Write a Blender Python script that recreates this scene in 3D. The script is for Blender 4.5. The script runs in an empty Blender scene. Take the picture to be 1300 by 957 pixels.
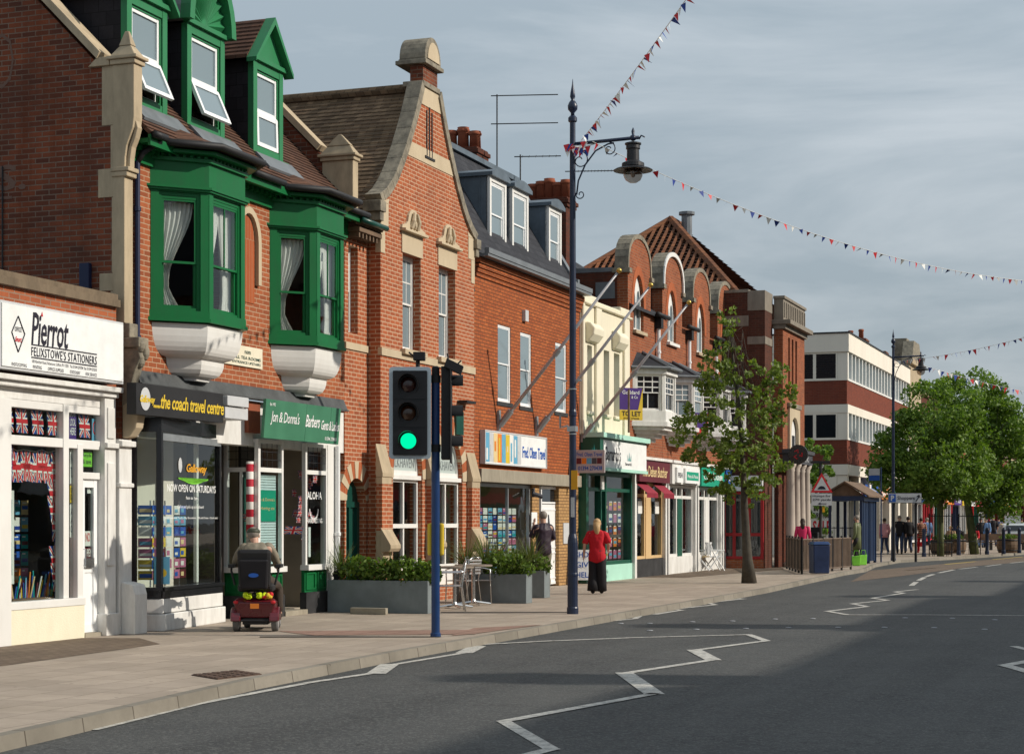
import bpy, bmesh, math, random
from mathutils import Vector, Matrix
from mathutils.geometry import tessellate_polygon
random.seed(7)
R = math.radians
scene = bpy.context.scene
COL = scene.collection
# ------------------------------------------------------------------ street frame
# u runs along the shop fronts away from the camera, v comes out of the fronts to the road, z is up
F = 2300.0; CX = 650.0; HY = 660.0; CH = 1.57
DU = (.3396, .9406); DV = (.9406, -.3396); P0 = (-14.5, 0.0)
TH = math.atan2(DU[1], DU[0])
def W(u, v, z=0.0):
    return Vector((P0[0] + u*DU[0] + v*DV[0], P0[1] + u*DU[1] + v*DV[1], z))
def UV(x, y):
    dx, dy = x-P0[0], y-P0[1]
    return dx*DU[0]+dy*DU[1], dx*DV[0]+dy*DV[1]
def U(px, v=0.0):
    k = (px-CX)/F
    return (14.5 - v*(DV[0]+DU[0]*k))/(DU[0]-DU[1]*k)
def Z(px, py, v=0.0):
    w = W(U(px, v), v)
    return CH + (HY-py)*w.y/F
def G(px, py, z=0.0):
    d = (CH-z)*F/(py-HY)
    return Vector(((px-CX)/F*d, d, z))
def GU(px, py, z=0.0):
    g = G(px, py, z); return UV(g.x, g.y)
# ------------------------------------------------------------------ materials
MATS = {}
class NT:
    def __init__(s, name):
        m = bpy.data.materials.new(name); m.use_nodes = True
        s.m = m; s.t = m.node_tree; s.n = s.t.nodes; s.l = s.t.links
        s.n.clear(); s.out = s.n.new('ShaderNodeOutputMaterial')
        MATS[name] = m
    def node(s, typ, **kw):
        n = s.n.new('ShaderNode'+typ)
        for k, v in kw.items():
            if k.startswith('i_'): n.inputs[k[2:].replace('_', ' ')].default_value = v
            else: setattr(n, k, v)
        return n
    def link(s, a, b): s.l.new(a, b)
def c4(c): return (c[0], c[1], c[2], 1.0)
def mixc(t, fac, a, b, mode='MIX'):
    n = t.node('Mix', data_type='RGBA', blend_type=mode)
    for i, x in ((0, fac), (6, a), (7, b)):
        if hasattr(x, 'is_output') : t.link(x, n.inputs[i])
        else: n.inputs[i].default_value = c4(x) if i else x
    return n.outputs[2]
def ramp(t, src, stops):
    r = t.node('ValToRGB'); el = r.color_ramp.elements
    while len(el) < len(stops): el.new(.5)
    for e, (p, v) in zip(el, stops):
        e.position = p; e.color = (v, v, v, 1) if not isinstance(v, tuple) else c4(v)
    t.link(src, r.inputs[0]); return r.outputs[0]
def noise(t, vec, scale, detail=4, rough=.6):
    n = t.node('TexNoise'); n.inputs['Scale'].default_value = scale; n.inputs['Detail'].default_value = detail
    n.inputs['Roughness'].default_value = rough; t.link(vec, n.inputs['Vector']); return n.outputs['Fac']
def wallvec(t, zs=1.0):
    tc = t.node('TexCoord'); sp = t.node('SeparateXYZ'); t.link(tc.outputs['Object'], sp.inputs[0])
    ad = t.node('Math', operation='ADD'); t.link(sp.outputs[0], ad.inputs[0]); t.link(sp.outputs[1], ad.inputs[1])
    mu = t.node('Math', operation='MULTIPLY'); t.link(sp.outputs[2], mu.inputs[0]); mu.inputs[1].default_value = zs
    cb = t.node('CombineXYZ'); t.link(ad.outputs[0], cb.inputs[0]); t.link(mu.outputs[0], cb.inputs[1])
    return cb.outputs[0], tc.outputs['Object']
def finish(t, col, rough=.8, bump=None, bstr=.3, bdist=.01, spec=.3, metal=0, coat=0):
    p = t.node('BsdfPrincipled')
    if hasattr(col, 'is_output'): t.link(col, p.inputs['Base Color'])
    else: p.inputs['Base Color'].default_value = c4(col)
    if hasattr(rough, 'is_output'): t.link(rough, p.inputs['Roughness'])
    else: p.inputs['Roughness'].default_value = rough
    p.inputs['Metallic'].default_value = metal; p.inputs['Specular IOR Level'].default_value = spec
    p.inputs['Coat Weight'].default_value = coat
    if bump is not None:
        b = t.node('Bump'); b.inputs['Strength'].default_value = bstr; b.inputs['Distance'].default_value = bdist
        t.link(bump, b.inputs['Height']); t.link(b.outputs[0], p.inputs['Normal'])
    t.link(p.outputs[0], t.out.inputs[0]); return t.m
def plain(name, col, rough=.6, var=.18, scale=3.0, metal=0, spec=.4, bump=.08, coat=0):
    if name in MATS: return MATS[name]
    t = NT(name); tc = t.node('TexCoord')
    n1 = noise(t, tc.outputs['Object'], scale, 6, .65); n2 = noise(t, tc.outputs['Object'], scale*14, 3)
    lo = tuple(c*(1-var) for c in col); hi = tuple(min(1, c*(1+var*.7)) for c in col)
    c = mixc(t, ramp(t, n1, [(.3, 0.), (.7, 1.)]), lo, hi)
    rr = t.node('MapRange'); t.link(n1, rr.inputs[0]); rr.inputs[3].default_value = max(.02, rough-.1); rr.inputs[4].default_value = min(1, rough+.12)
    return finish(t, c, rr.outputs[0], n2, bump, .004, spec, metal, coat)
def dirty(name, col, dirt, amt=.5, scale=1.6, rough=.8, streak=True, bump=.25):
    """masonry, stone, render or old paint with stains of its own"""
    t = NT(name); vec, obj = wallvec(t)
    mp = t.node('Mapping'); mp.inputs['Scale'].default_value = (1, 1, .3 if streak else 1); t.link(obj, mp.inputs[0])
    n1 = noise(t, mp.outputs[0], scale*2.2, 8, .7); n2 = noise(t, obj, scale*.6, 4); n3 = noise(t, obj, 60, 3)
    f = ramp(t, n1, [(.47-.12*amt, 0.), (.75, amt)])
    c = mixc(t, f, col, dirt); c = mixc(t, ramp(t, n2, [(.35, 0.), (.7, .35)]), c, tuple(x*.72 for x in col))
    return finish(t, c, rough, n3, bump, .006, .25)
def brick(name, a, b, mortar, bw=.225, rh=.075, ms=.009, soot=.25, sootcol=(.05, .035, .03), off=.5, bias=0.):
    t = NT(name); vec, obj = wallvec(t)
    bt = t.node('TexBrick'); t.link(vec, bt.inputs[0]); bt.offset = off
    for k, v in (('Color1', c4(a)), ('Color2', c4(b)), ('Mortar', c4(mortar))): bt.inputs[k].default_value = v
    for k, v in (('Scale', 1.), ('Mortar Size', ms), ('Mortar Smooth', .3), ('Bias', bias), ('Brick Width', bw), ('Row Height', rh)): bt.inputs[k].default_value = v
    mp = t.node('Mapping'); mp.inputs['Scale'].default_value = (1.6, 1.6, .22); t.link(obj, mp.inputs[0]); n4 = noise(t, mp.outputs[0], 1.4, 7, .7)
    pass
    n1 = noise(t, obj, 1.1, 8, .7); n2 = noise(t, obj, 9, 4); n3 = noise(t, obj, 90, 3)
    c0 = mixc(t, ramp(t, n4, [(.50, 0.), (.78, soot*2.2)]), bt.outputs['Color'], tuple(x*.45 for x in a))
    c = mixc(t, ramp(t, n1, [(.42, 0.), (.8, soot*1.6)]), c0, sootcol)
    c = mixc(t, ramp(t, n2, [(.3, 0.), (.75, .3)]), c, tuple(x*.6 for x in a))
    h = t.node('Math', operation='MULTIPLY_ADD'); t.link(bt.outputs['Fac'], h.inputs[0]); h.inputs[1].default_value = -1.; t.link(n3, h.inputs[2])
    return finish(t, c, .88, h.outputs[0], .45, .008, .15)
def tiles(name, a, b, rh=.11, bw=.17, mort=(.02, .015, .012), zs=1.0, moss=None):
    t = NT(name); vec, obj = wallvec(t, zs)
    bt = t.node('TexBrick'); t.link(vec, bt.inputs[0]); bt.offset = .5
    for k, v in (('Color1', c4(a)), ('Color2', c4(b)), ('Mortar', c4(mort)), ('Scale', 1.), ('Mortar Size', .006), ('Mortar Smooth', .4), ('Bias', 0.), ('Brick Width', bw), ('Row Height', rh)):
        bt.inputs[k].default_value = v
    n1 = noise(t, obj, .9, 8, .7); n2 = noise(t, obj, 13, 4)
    c = mixc(t, ramp(t, n1, [(.4, 0.), (.75, .55)]), bt.outputs['Color'], moss or tuple(x*.45 for x in a))
    c = mixc(t, ramp(t, n2, [(.35, 0.), (.75, .45)]), c, tuple(x*.5 for x in b))
    return finish(t, c, .85, bt.outputs['Fac'], -.5, .01, .2)
def glass(name, tint=(.9, .94, .93), refl=1.0):
    t = NT(name); tr = t.node('BsdfTransparent'); tr.inputs[0].default_value = c4(tint)
    gl = t.node('BsdfGlossy'); gl.inputs['Roughness'].default_value = .015; gl.inputs[0].default_value = (.9, .93, .95, 1)
    fr = t.node('Fresnel'); fr.inputs[0].default_value = 1.5
    mu = t.node('Math', operation='MULTIPLY', use_clamp=True); t.link(fr.outputs[0], mu.inputs[0]); mu.inputs[1].default_value = refl
    ge = t.node('NewGeometry'); iv = t.node('Math', operation='SUBTRACT'); iv.inputs[0].default_value = 1.; t.link(ge.outputs['Backfacing'], iv.inputs[1]); m2 = t.node('Math', operation='MULTIPLY'); t.link(mu.outputs[0], m2.inputs[0]); t.link(iv.outputs[0], m2.inputs[1]); mu = m2
    tc = t.node('TexCoord'); n = noise(t, tc.outputs['Object'], 2.2, 2); b = t.node('Bump'); b.inputs['Strength'].default_value = .05; b.inputs['Distance'].default_value = .02
    t.link(n, b.inputs['Height']); t.link(b.outputs[0], gl.inputs['Normal'])
    mx = t.node('MixShader'); t.link(mu.outputs[0], mx.inputs[0]); t.link(tr.outputs[0], mx.inputs[1]); t.link(gl.outputs[0], mx.inputs[2])
    t.link(mx.outputs[0], t.out.inputs[0]); return t.m
def leafmat(name, a, b):
    t = NT(name); oi = t.node('NewGeometry')
    tc = t.node('TexCoord'); n = noise(t, tc.outputs['Object'], 1.3, 3)
    c = mixc(t, ramp(t, oi.outputs['Random Per Island'], [(.0, 0.), (1., 1.)]), a, b)
    c = mixc(t, ramp(t, n, [(.4, 0.), (.7, .35)]), c, tuple(x*.65 for x in a))
    p = t.node('BsdfPrincipled'); t.link(c, p.inputs['Base Color']); p.inputs['Roughness'].default_value = .55; p.inputs['Specular IOR Level'].default_value = .35
    tl = t.node('BsdfTranslucent'); c2 = mixc(t, 1., c, (1.3, 1.5, .5), 'MULTIPLY'); t.link(c2, tl.inputs[0])
    mx = t.node('MixShader'); mx.inputs[0].default_value = .3; t.link(p.outputs[0], mx.inputs[1]); t.link(tl.outputs[0], mx.inputs[2])
    t.link(mx.outputs[0], t.out.inputs[0]); return t.m
def flat(name, col, rough=.55, spec=.3):
    if name in MATS: return MATS[name]
    return plain(name, col, rough, .08, 5., 0, spec, .02)
def emit(name, col, s):
    t = NT(name); e = t.node('Emission'); e.inputs[0].default_value = c4(col); e.inputs[1].default_value = s
    t.link(e.outputs[0], t.out.inputs[0]); return t.m
def banded(name, a, b, period, width, axis=2, rough=.7):
    """alternating bands along one object axis"""
    t = NT(name); tc = t.node('TexCoord'); sp = t.node('SeparateXYZ'); t.link(tc.outputs['Object'], sp.inputs[0])
    m = t.node('Math', operation='PINGPONG'); t.link(sp.outputs[axis], m.inputs[0]); m.inputs[1].default_value = period
    g = t.node('Math', operation='GREATER_THAN'); t.link(m.outputs[0], g.inputs[0]); g.inputs[1].default_value = width
    return finish(t, mixc(t, g.outputs[0], a, b), rough)
# ------------------------------------------------------------------ mesh builder
ORG = {}
class MB:
    def __init__(s): s.v = []; s.f = []; s.mi = []; s.T = None; s.m = 0
    def P(s, a, b, c):
        p = s.T(a, b, c) if s.T else (a, b, c)
        s.v.append((p[0], p[1], p[2])); return len(s.v)-1
    def face(s, idx): s.f.append(tuple(idx)); s.mi.append(s.m)
    def poly(s, pts): s.face([s.P(*p) for p in pts])
    def box(s, a0, a1, b0, b1, c0, c1):
        i = [s.P(a, b, c) for a in (a0, a1) for b in (b0, b1) for c in (c0, c1)]
        for q in ((0, 1, 3, 2), (4, 6, 7, 5), (0, 4, 5, 1), (2, 3, 7, 6), (0, 2, 6, 4), (1, 5, 7, 3)): s.face([i[k] for k in q])
    def hexa(s, bot, top):
        i = [s.P(*p) for p in bot] + [s.P(*p) for p in top]; n = len(bot)
        s.face(i[:n][::-1]); s.face(i[n:])
        for k in range(n): s.face((i[k], i[(k+1) % n], i[n+(k+1) % n], i[n+k]))
    def prism_b(s, pts, b0, b1):   # profile in (a,c), depth b
        s.hexa([(a, b0, c) for a, c in pts], [(a, b1, c) for a, c in pts])
    def prism_a(s, pts, a0, a1):   # profile in (b,c)
        s.hexa([(a0, b, c) for b, c in pts], [(a1, b, c) for b, c in pts])
    def prism_c(s, pts, c0, c1):   # plan in (a,b)
        s.hexa([(a, b, c0) for a, b in pts], [(a, b, c1) for a, b in pts])
    def wall(s, outer, holes, b0, b1):
        loops = [outer]+list(holes); flatp = [p for l in loops for p in l]
        tris = tessellate_polygon([[Vector((a, c, 0)) for a, c in l] for l in loops])
        i0 = [s.P(a, b0, c) for a, c in flatp]; i1 = [s.P(a, b1, c) for a, c in flatp]
        for t in tris: s.face([i0[k] for k in t]); s.face([i1[k] for k in t][::-1])
        k = 0
        for l in loops:
            n = len(l)
            for j in range(n):
                a, b = k+j, k+(j+1) % n; s.face((i0[a], i0[b], i1[b], i1[a]))
            k += n
    def rings(s, rings, cap=True, closed=True):
        ids = [[s.P(*p) for p in r] for r in rings]; n = len(ids[0])
        for a, b in zip(ids, ids[1:]):
            for k in range(n if closed else n-1): s.face((a[k], a[(k+1) % n], b[(k+1) % n], b[k]))
        if cap: s.face(ids[0][::-1]); s.face(ids[-1])
    def tube(s, path, r, n=8, cap=True):
        path = [Vector(p) for p in path]; rs = r if isinstance(r, (list, tuple)) else [r]*len(path); out = []
        up = None
        for i, p in enumerate(path):
            d = (path[min(i+1, len(path)-1)]-path[max(i-1, 0)])
            if d.length < 1e-9: d = Vector((0, 0, 1))
            d.normalize()
            if up is None: up = Vector((0, 0, 1)) if abs(d.z) < .9 else Vector((1, 0, 0))
            x = d.cross(up)
            if x.length < 1e-6: x = d.cross(Vector((1, .3, 0)))
            x.normalize(); y = x.cross(d).normalized(); up = y
            out.append([tuple(p + (x*math.cos(t)+y*math.sin(t))*rs[i]) for t in [2*math.pi*k/n for k in range(n)]])
        s.rings(out, cap)
    def lathe(s, prof, c=(0, 0, 0), n=16, cap=True):
        s.rings([[(c[0]+r*math.cos(2*math.pi*k/n), c[1]+r*math.sin(2*math.pi*k/n), c[2]+z) for k in range(n)] for r, z in prof], cap)
    def ball(s, c, r, n=12, m=8):
        r = r if isinstance(r, (tuple, list)) else (r, r, r)
        s.rings([[(c[0]+r[0]*math.sin(f)*math.cos(2*math.pi*k/n), c[1]+r[1]*math.sin(f)*math.sin(2*math.pi*k/n), c[2]-r[2]*math.cos(f)) for k in range(n)]
                 for f in [math.pi*(j+.02)/(m+.04) for j in range(m+1)]])
    def grid(s, a0, a1, c0, c1, b0, b1, t, av=(), cv=(), tb=None):
        """frame: border t, inner bars at av / cv (bar width tb)"""
        tb = tb or t*.7
        s.box(a0, a0+t, b0, b1, c0, c1); s.box(a1-t, a1, b0, b1, c0, c1)
        e = (b1-b0)*.06
        s.box(a0+t, a1-t, b0+e, b1-e, c0, c0+t); s.box(a0+t, a1-t, b0+e, b1-e, c1-t, c1)
        for a in av: s.box(a-tb/2, a+tb/2, b0+2*e, b1-2*e, c0+t, c1-t)
        for c in cv: s.box(a0+t, a1-t, b0+3*e, b1-3*e, c-tb/2, c+tb/2)
    def build(s, name, mat, parent=None, org=None, bevel=0, smooth=False, world=False, recalc=True, rot=None):
        """street frame when parent is a street thing or org given; org=(u,v,z)"""
        if parent is not None: fr = ORG[parent.name]
        else:
            fr = ('s',)+tuple(org) if org is not None else ('w', 0, 0, 0)
            if world: fr = ('l', 0, 0, 0)
        if fr[0] == 's': vs = [(p[0]-fr[1], -(p[1]-fr[2]), p[2]-fr[3]) for p in s.v]
        else: vs = s.v
        me = bpy.data.meshes.new(name); me.from_pydata(vs, [], s.f)
        ml = mat if isinstance(mat, (list, tuple)) else [mat]
        for m in ml: me.materials.append(MATS[m] if isinstance(m, str) else m)
        me.polygons.foreach_set('material_index', s.mi)
        if recalc or bevel:
            bm = bmesh.new(); bm.from_mesh(me)
            if recalc: bmesh.ops.recalc_face_normals(bm, faces=bm.faces)
            bm.to_mesh(me); bm.free()
        if smooth: me.polygons.foreach_set('use_smooth', [True]*len(me.polygons))
        me.update()
        o = bpy.data.objects.new(name, me); COL.objects.link(o)
        if parent is not None: o.parent = parent
        elif fr[0] == 's':
            o.location = W(fr[1], fr[2], fr[3]); o.rotation_euler = (0, 0, TH)
        ORG[o.name] = fr
        if bevel:
            b = o.modifiers.new('bevel', 'BEVEL'); b.width = bevel; b.segments = 2; b.limit_method = 'ANGLE'; b.angle_limit = R(40)
        return o
def tag(o, label, cat, group=None, kind=None):
    if label: o['label'] = label
    if cat: o['category'] = cat
    if group: o['group'] = group
    if kind: o['kind'] = kind
    return o
def sthing(name, label, cat, u, v=0., z=0., group=None):
    o = bpy.data.objects.new(name, None); COL.objects.link(o); o.empty_display_size = .2
    o.location = W(u, v, z); o.rotation_euler = (0, 0, TH); ORG[o.name] = ('s', u, v, z)
    return tag(o, label, cat, group)
def lthing(name, label, cat, loc, rz=0., group=None):
    o = bpy.data.objects.new(name, None); COL.objects.link(o); o.empty_display_size = .2
    o.location = loc; o.rotation_euler = (0, 0, rz); ORG[o.name] = ('l', 0, 0, 0)
    return tag(o, label, cat, group)
def struct(o): o['kind'] = 'structure'; return o
def kids(o): return [c for c in bpy.data.objects if c.parent == o]
def copy_tree(o, parent=None, label=None, loc=None, rz=None):
    c = o.copy(); COL.objects.link(c); c.parent = parent; ORG[c.name] = ORG[o.name]
    if label: c['label'] = label
    if loc is not None: c.location = loc
    if rz is not None: c.rotation_euler[2] = rz
    for k in kids(o): copy_tree(k, c)
    return c
def plane_T(u0, v0, ang):
    """(a,b,c): a along direction ang from the street line (towards the road), b outward"""
    ca, sa = math.cos(ang), math.sin(ang)
    return lambda a, b, c: (u0+a*ca-b*sa, v0+a*sa+b*ca, c)
def arch(a0, a1, c0, cs, n=10, rise=None):
    """closed loop: rectangle a0..a1, c0..cs with an arch of the given rise on top"""
    r = (a1-a0)/2; rise = r if rise is None else rise; m = (a0+a1)/2
    return [(a0, c0), (a1, c0)] + [(m+r*math.cos(math.pi*k/n), cs+rise*math.sin(math.pi*k/n)) for k in range(n+1)]
def rect(a0, a1, c0, c1): return [(a0, c0), (a1, c0), (a1, c1), (a0, c1)]
# ------------------------------------------------------------------ lettering
_F = {}
def glyphs(s, space=1.0, bold=0., ext=.5):
    key = (s, space, bold)
    if key in _F: return _F[key]
    cu = bpy.data.curves.new('t', 'FONT'); cu.body = s; cu.size = 1; cu.space_character = space; cu.offset = bold; cu.resolution_u = 2
    o = bpy.data.objects.new('t', cu); COL.objects.link(o)
    me = bpy.data.meshes.new_from_object(o.evaluated_get(bpy.context.evaluated_depsgraph_get()))
    vs = [(v.co.x, v.co.y) for v in me.vertices]; fs = [tuple(p.vertices) for p in me.polygons]
    bpy.data.objects.remove(o); bpy.data.curves.remove(cu); bpy.data.meshes.remove(me)
    _F[key] = (vs, fs); return _F[key]
def text(mb, s, a0, a1, c0, c1, b, shear=0., space=1.0, bold=0., mi=None, thick=.004):
    """adds letters filling a0..a1 x c0..c1 at depth b (in the builder's frame)"""
    vs, fs = glyphs(s, space, bold)
    if not vs: return
    xs = [v[0] for v in vs]; ys = [v[1] for v in vs]; x0, x1, y0, y1 = min(xs), max(xs), min(ys), max(ys)
    if mi is not None: mb.m = mi
    base = len(mb.v)
    for x, y in vs:
        t = (y-y0)/(y1-y0 or 1); mb.P(a0+(x-x0)/(x1-x0)*(a1-a0)+shear*t*(c1-c0), b, c0+t*(c1-c0))
    for f in fs: mb.face([base+k for k in f])
# ------------------------------------------------------------------ material set
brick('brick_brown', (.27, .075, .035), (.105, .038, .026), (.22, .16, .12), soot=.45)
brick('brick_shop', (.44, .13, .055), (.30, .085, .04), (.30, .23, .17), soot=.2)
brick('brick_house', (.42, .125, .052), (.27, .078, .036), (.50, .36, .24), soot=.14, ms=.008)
brick('brick_gable', (.45, .130, .055), (.32, .090, .042), (.60, .44, .30), soot=.16, ms=.009)
brick('brick_orange', (.47, .135, .045), (.33, .085, .032), (.10, .05, .03), soot=.15, ms=.01)
brick('brick_yellow', (.52, .31, .13), (.40, .23, .10), (.10, .06, .035), soot=.08)
brick('brick_terrace', (.37, .105, .045), (.23, .065, .032), (.30, .19, .12), soot=.2)
brick('brick_dark', (.15, .042, .024), (.09, .03, .02), (.09, .055, .04), soot=.3)
brick('brick_modern', (.23, .055, .033), (.17, .042, .028), (.19, .09, .06), soot=.15)
brick('rubbed_brick', (.45, .12, .045), (.36, .09, .035), (.42, .24, .14), .09, 3., .006, .1)
tiles('tile_red', (.17, .085, .055), (.095, .052, .038), .075, .17)
tiles('tile_brown', (.30, .20, .12), (.14, .09, .055), .085, .17, moss=(.045, .04, .02))
tiles('slate', (.06, .062, .072), (.035, .037, .045), .15, .26, (.012, .012, .014))
tiles('slate_cheek', (.03, .028, .034), (.018, .017, .021), .2, .25, (.007, .007, .008))
dirty('stone', (.50, .40, .27), (.10, .085, .06), .55, 1.6)
dirty('stone_clean', (.56, .46, .32), (.28, .21, .13), .35, 1.2, bump=.12)
dirty('stone_weathered', (.33, .29, .22), (.045, .043, .038), .95, 2.6, streak=False, bump=.5)
dirty('coping_brown', (.20, .15, .10), (.06, .045, .03), .7, 2.4)
dirty('render_cream', (.80, .74, .58), (.45, .38, .26), .3, 1.2, bump=.1)
dirty('render_rough', (.86, .80, .62), (.55, .47, .33), .28, 1.4, bump=.7)
dirty('white_paint', (.80, .79, .76), (.50, .46, .40), .25, 1.5, .5, bump=.05)
dirty('white_worn', (.80, .79, .76), (.32, .29, .25), .5, 2.2, .6, bump=.15)
dirty('concrete', (.36, .32, .25), (.15, .13, .10), .6, 2., bump=.3)
dirty('white_band', (.82, .76, .66), (.55, .50, .42), .25, .6, bump=.05)
dirty('ochre_frame', (.68, .47, .24), (.40, .26, .12), .3, 2., .55, bump=.05)
plain('upvc', (.86, .87, .87), .3, .03, 2, bump=0)
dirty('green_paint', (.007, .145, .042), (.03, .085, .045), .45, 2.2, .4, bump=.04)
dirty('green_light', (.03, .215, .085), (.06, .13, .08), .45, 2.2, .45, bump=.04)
plain('green_sign', (.055, .20, .115), .45, .14, 2.0, bump=.03)
plain('green_dark', (.006, .06, .045), .35, .15, 2.)
plain('shop_green', (.01, .095, .06), .35, .15, 2.)
plain('mint', (.42, .72, .60), .5, .08, 2.)
plain('black_gloss', (.012, .012, .014), .22, .2, 2., spec=.5)
plain('black_matt', (.015, .015, .017), .6, .3, 3.)
plain('black_plinth', (.035, .035, .037), .6, .5, 2.2, bump=.2)
plain('pale_wall', (.66, .62, .54), .9, .1, 1.)
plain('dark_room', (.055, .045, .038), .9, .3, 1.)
plain('room_wall', (.42, .37, .30), .9, .2, 1.)
plain('lead', (.16, .175, .19), .45, .22, 3., spec=.5, bump=.15)
plain('lead_dark', (.075, .08, .082), .6, .5, 2.5, spec=.3, bump=.4)
dirty('stone_grey', (.27, .235, .19), (.07, .06, .05), .6, 2.)
plain('stone_pale', (.50, .43, .37), .8, .15, 2.)
plain('lead_blue', (.10, .13, .16), .42, .35, 2.2, spec=.5, bump=.15)
plain('galv', (.42, .45, .47), .35, .15, 6., metal=.6)
plain('steel', (.62, .63, .64), .25, .08, 6., metal=.95)
plain('steel_dull', (.42, .40, .40), .45, .15, 6., metal=.5)
plain('navy_metal', (.008, .028, .085), .35, .25, 3., spec=.5)
plain('blue_metal', (.008, .04, .14), .35, .2, 3., spec=.5)
plain('lamp_blue', (.012, .022, .055), .38, .25, 3., spec=.5)
plain('terracotta', (.27, .075, .035), .85, .3, 4., bump=.3)
plain('aluminium', (.45, .44, .45), .4, .15, 3., metal=.3)
plain('gold', (.55, .36, .08), .35, .1, metal=.7)
plain('planter_grey', (.19, .22, .23), .6, .2, 3., bump=.15)
plain('curtain', (.78, .75, .70), .9, .06, 3., bump=0)
plain('blind', (.62, .74, .76), .7, .06, 3.)
plain('timber', (.17, .11, .07), .8, .4, 3., bump=.3)
plain('rubber', (.025, .025, .026), .8, .3, 8.)
plain('maroon', (.12, .008, .016), .28, .15, 3., spec=.5, coat=.4)
plain('maroon_sign', (.13, .018, .028), .4, .2, 3.)
plain('awning', (.28, .02, .04), .8, .15, 3.)
plain('bark', (.075, .065, .05), .9, .4, 6., bump=.8)
plain('bark_moss', (.10, .115, .045), .9, .4, 6., bump=.8)
plain('soil', (.05, .035, .022), .95, .4, 9., bump=.6)
for n, c in dict(sign_white=(.82, .83, .82), ink=(.02, .018, .03), red=(.60, .025, .035), sign_red=(.62, .02, .03), flag_blue=(.02, .055, .30), yellow=(.68, .48, .04), amber=(.75, .36, .02),
                 purple=(.07, .03, .20), sign_blue=(.02, .10, .42), sky_card=(.13, .38, .56), teal=(.0, .30, .30), pink=(.48, .15, .26), paper=(.78, .77, .73), orange=(.75, .22, .03),
                 sign_green=(.01, .33, .20), lime=(.20, .58, .05), hivis=(.62, .80, .02), grey=(.33, .34, .36), light_grey=(.55, .56, .57), dark_grey=(.07, .07, .08), navy=(.012, .02, .06),
                 sand=(.72, .55, .28), skin=(.56, .33, .24), skin_pale=(.62, .40, .31), hair_grey=(.24, .21, .18), hair_dark=(.035, .022, .016), hair_blonde=(.50, .33, .16), olive=(.13, .15, .07),
                 khaki=(.23, .20, .15), cap_green=(.055, .06, .04), red_cloth=(.50, .010, .020), black_cloth=(.014, .013, .016), denim=(.03, .05, .11), brown_cloth=(.06, .045, .035), pink_cloth=(.62, .03, .12), plum=(.035, .022, .035),
                 soft_pink=(.68, .32, .36), tan_cloth=(.36, .24, .14), blue_cloth=(.16, .28, .52), bag_green=(.30, .32, .16), white_cloth=(.75, .74, .72), mauve=(.48, .42, .42)).items(): flat(n, c, .75 if 'cloth' in n else .5)
glass('shop_glass'); glass('window_glass', (.90, .93, .93), 1.3); glass('globe_glass', (.55, .50, .46), 1.3)
t = NT('dark_glass'); finish(t, (.012, .016, .02), .03, spec=.7)
t = NT('sky_pale_glass'); finish(t, (.20, .26, .29), .06, spec=.8)  # pale blue-grey base colour stands in for sky reflected in the panes
t = NT('car_paint'); finish(t, (.50, .54, .55), .25, spec=.5, coat=.6)
t = NT('frost'); finish(t, (.48, .55, .53), .35, spec=.5)
leafmat('leaf_street', (.10, .15, .03), (.24, .31, .06))
leafmat('leaf_dark', (.09, .165, .03), (.22, .32, .05))
leafmat('leaf_bright', (.12, .22, .04), (.24, .36, .07))
leafmat('leaf_shrub', (.06, .11, .02), (.20, .30, .045))
leafmat('leaf_spike', (.06, .085, .03), (.17, .20, .07))
emit('signal_green', (.0, .95, .42), 1.1)
banded('pole_stripe', (.45, .02, .04), (.75, .72, .68), .12, .06)
banded('knit', (.50, .20, .16), (.10, .08, .03), .05, .025)
# ------------------------------------------------------------------ generic parts
def window(root, a0, a1, c0, c1, b, T=None, va=(), up=(), low=(), frame='upvc', pane='dark_glass', t=.05, sash=True, sill=None, name='window', tb=.022, depth=.07, mid=None):
    m = MB(); m.T = T; w = a1-a0; mid = mid or (c0+c1)/2
    m.grid(a0, a1, c0, c1, b-depth-.04, b, t)
    if sash:
        m.grid(a0+t, a1-t, mid-.02, c1-t, b-depth*.55, b-.012, t*.7, [a0+w*k for k in up], [mid-.02+(c1-t-mid)*k for k in va], tb)
        m.grid(a0+t, a1-t, c0+t, mid+.02, b-depth-.02, b-depth*.6, t*.8, [a0+w*k for k in low], (), tb)
    else:
        e = .012
        for k in up: m.box(a0+w*k-t*.4, a0+w*k+t*.4, b-depth, b-e, c0+t, c1-t)
        for k in va: m.box(a0+t, a1-t, b-depth-.01, b-e*1.5, c0+(c1-c0)*k-t*.4, c0+(c1-c0)*k+t*.4)
    f = m.build(name, frame, root)
    g = MB(); g.T = T
    if sash:
        g.box(a0+t*1.5, a1-t*1.5, b-depth*.40, b-depth*.34, mid, c1-t*1.5); g.box(a0+t*1.5, a1-t*1.5, b-depth*.86, b-depth*.80, c0+t*1.5, mid)
    else: g.box(a0+t*.8, a1-t*.8, b-depth*.62, b-depth*.55, c0+t*.8, c1-t*.8)
    g.build('pane', pane, f)
    if sill:
        s = MB(); s.T = T; s.box(a0-.08, a1+.08, b-.1, b+sill[1], c0-.09, c0-.002); s.build('sill', sill[0], f)
    return f
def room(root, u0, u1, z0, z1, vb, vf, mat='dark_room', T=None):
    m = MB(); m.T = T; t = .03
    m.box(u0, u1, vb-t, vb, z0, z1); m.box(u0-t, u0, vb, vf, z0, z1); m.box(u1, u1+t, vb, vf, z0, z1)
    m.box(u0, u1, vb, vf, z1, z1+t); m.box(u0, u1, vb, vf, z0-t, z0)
    return m.build('room_lining', mat, root)
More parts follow.
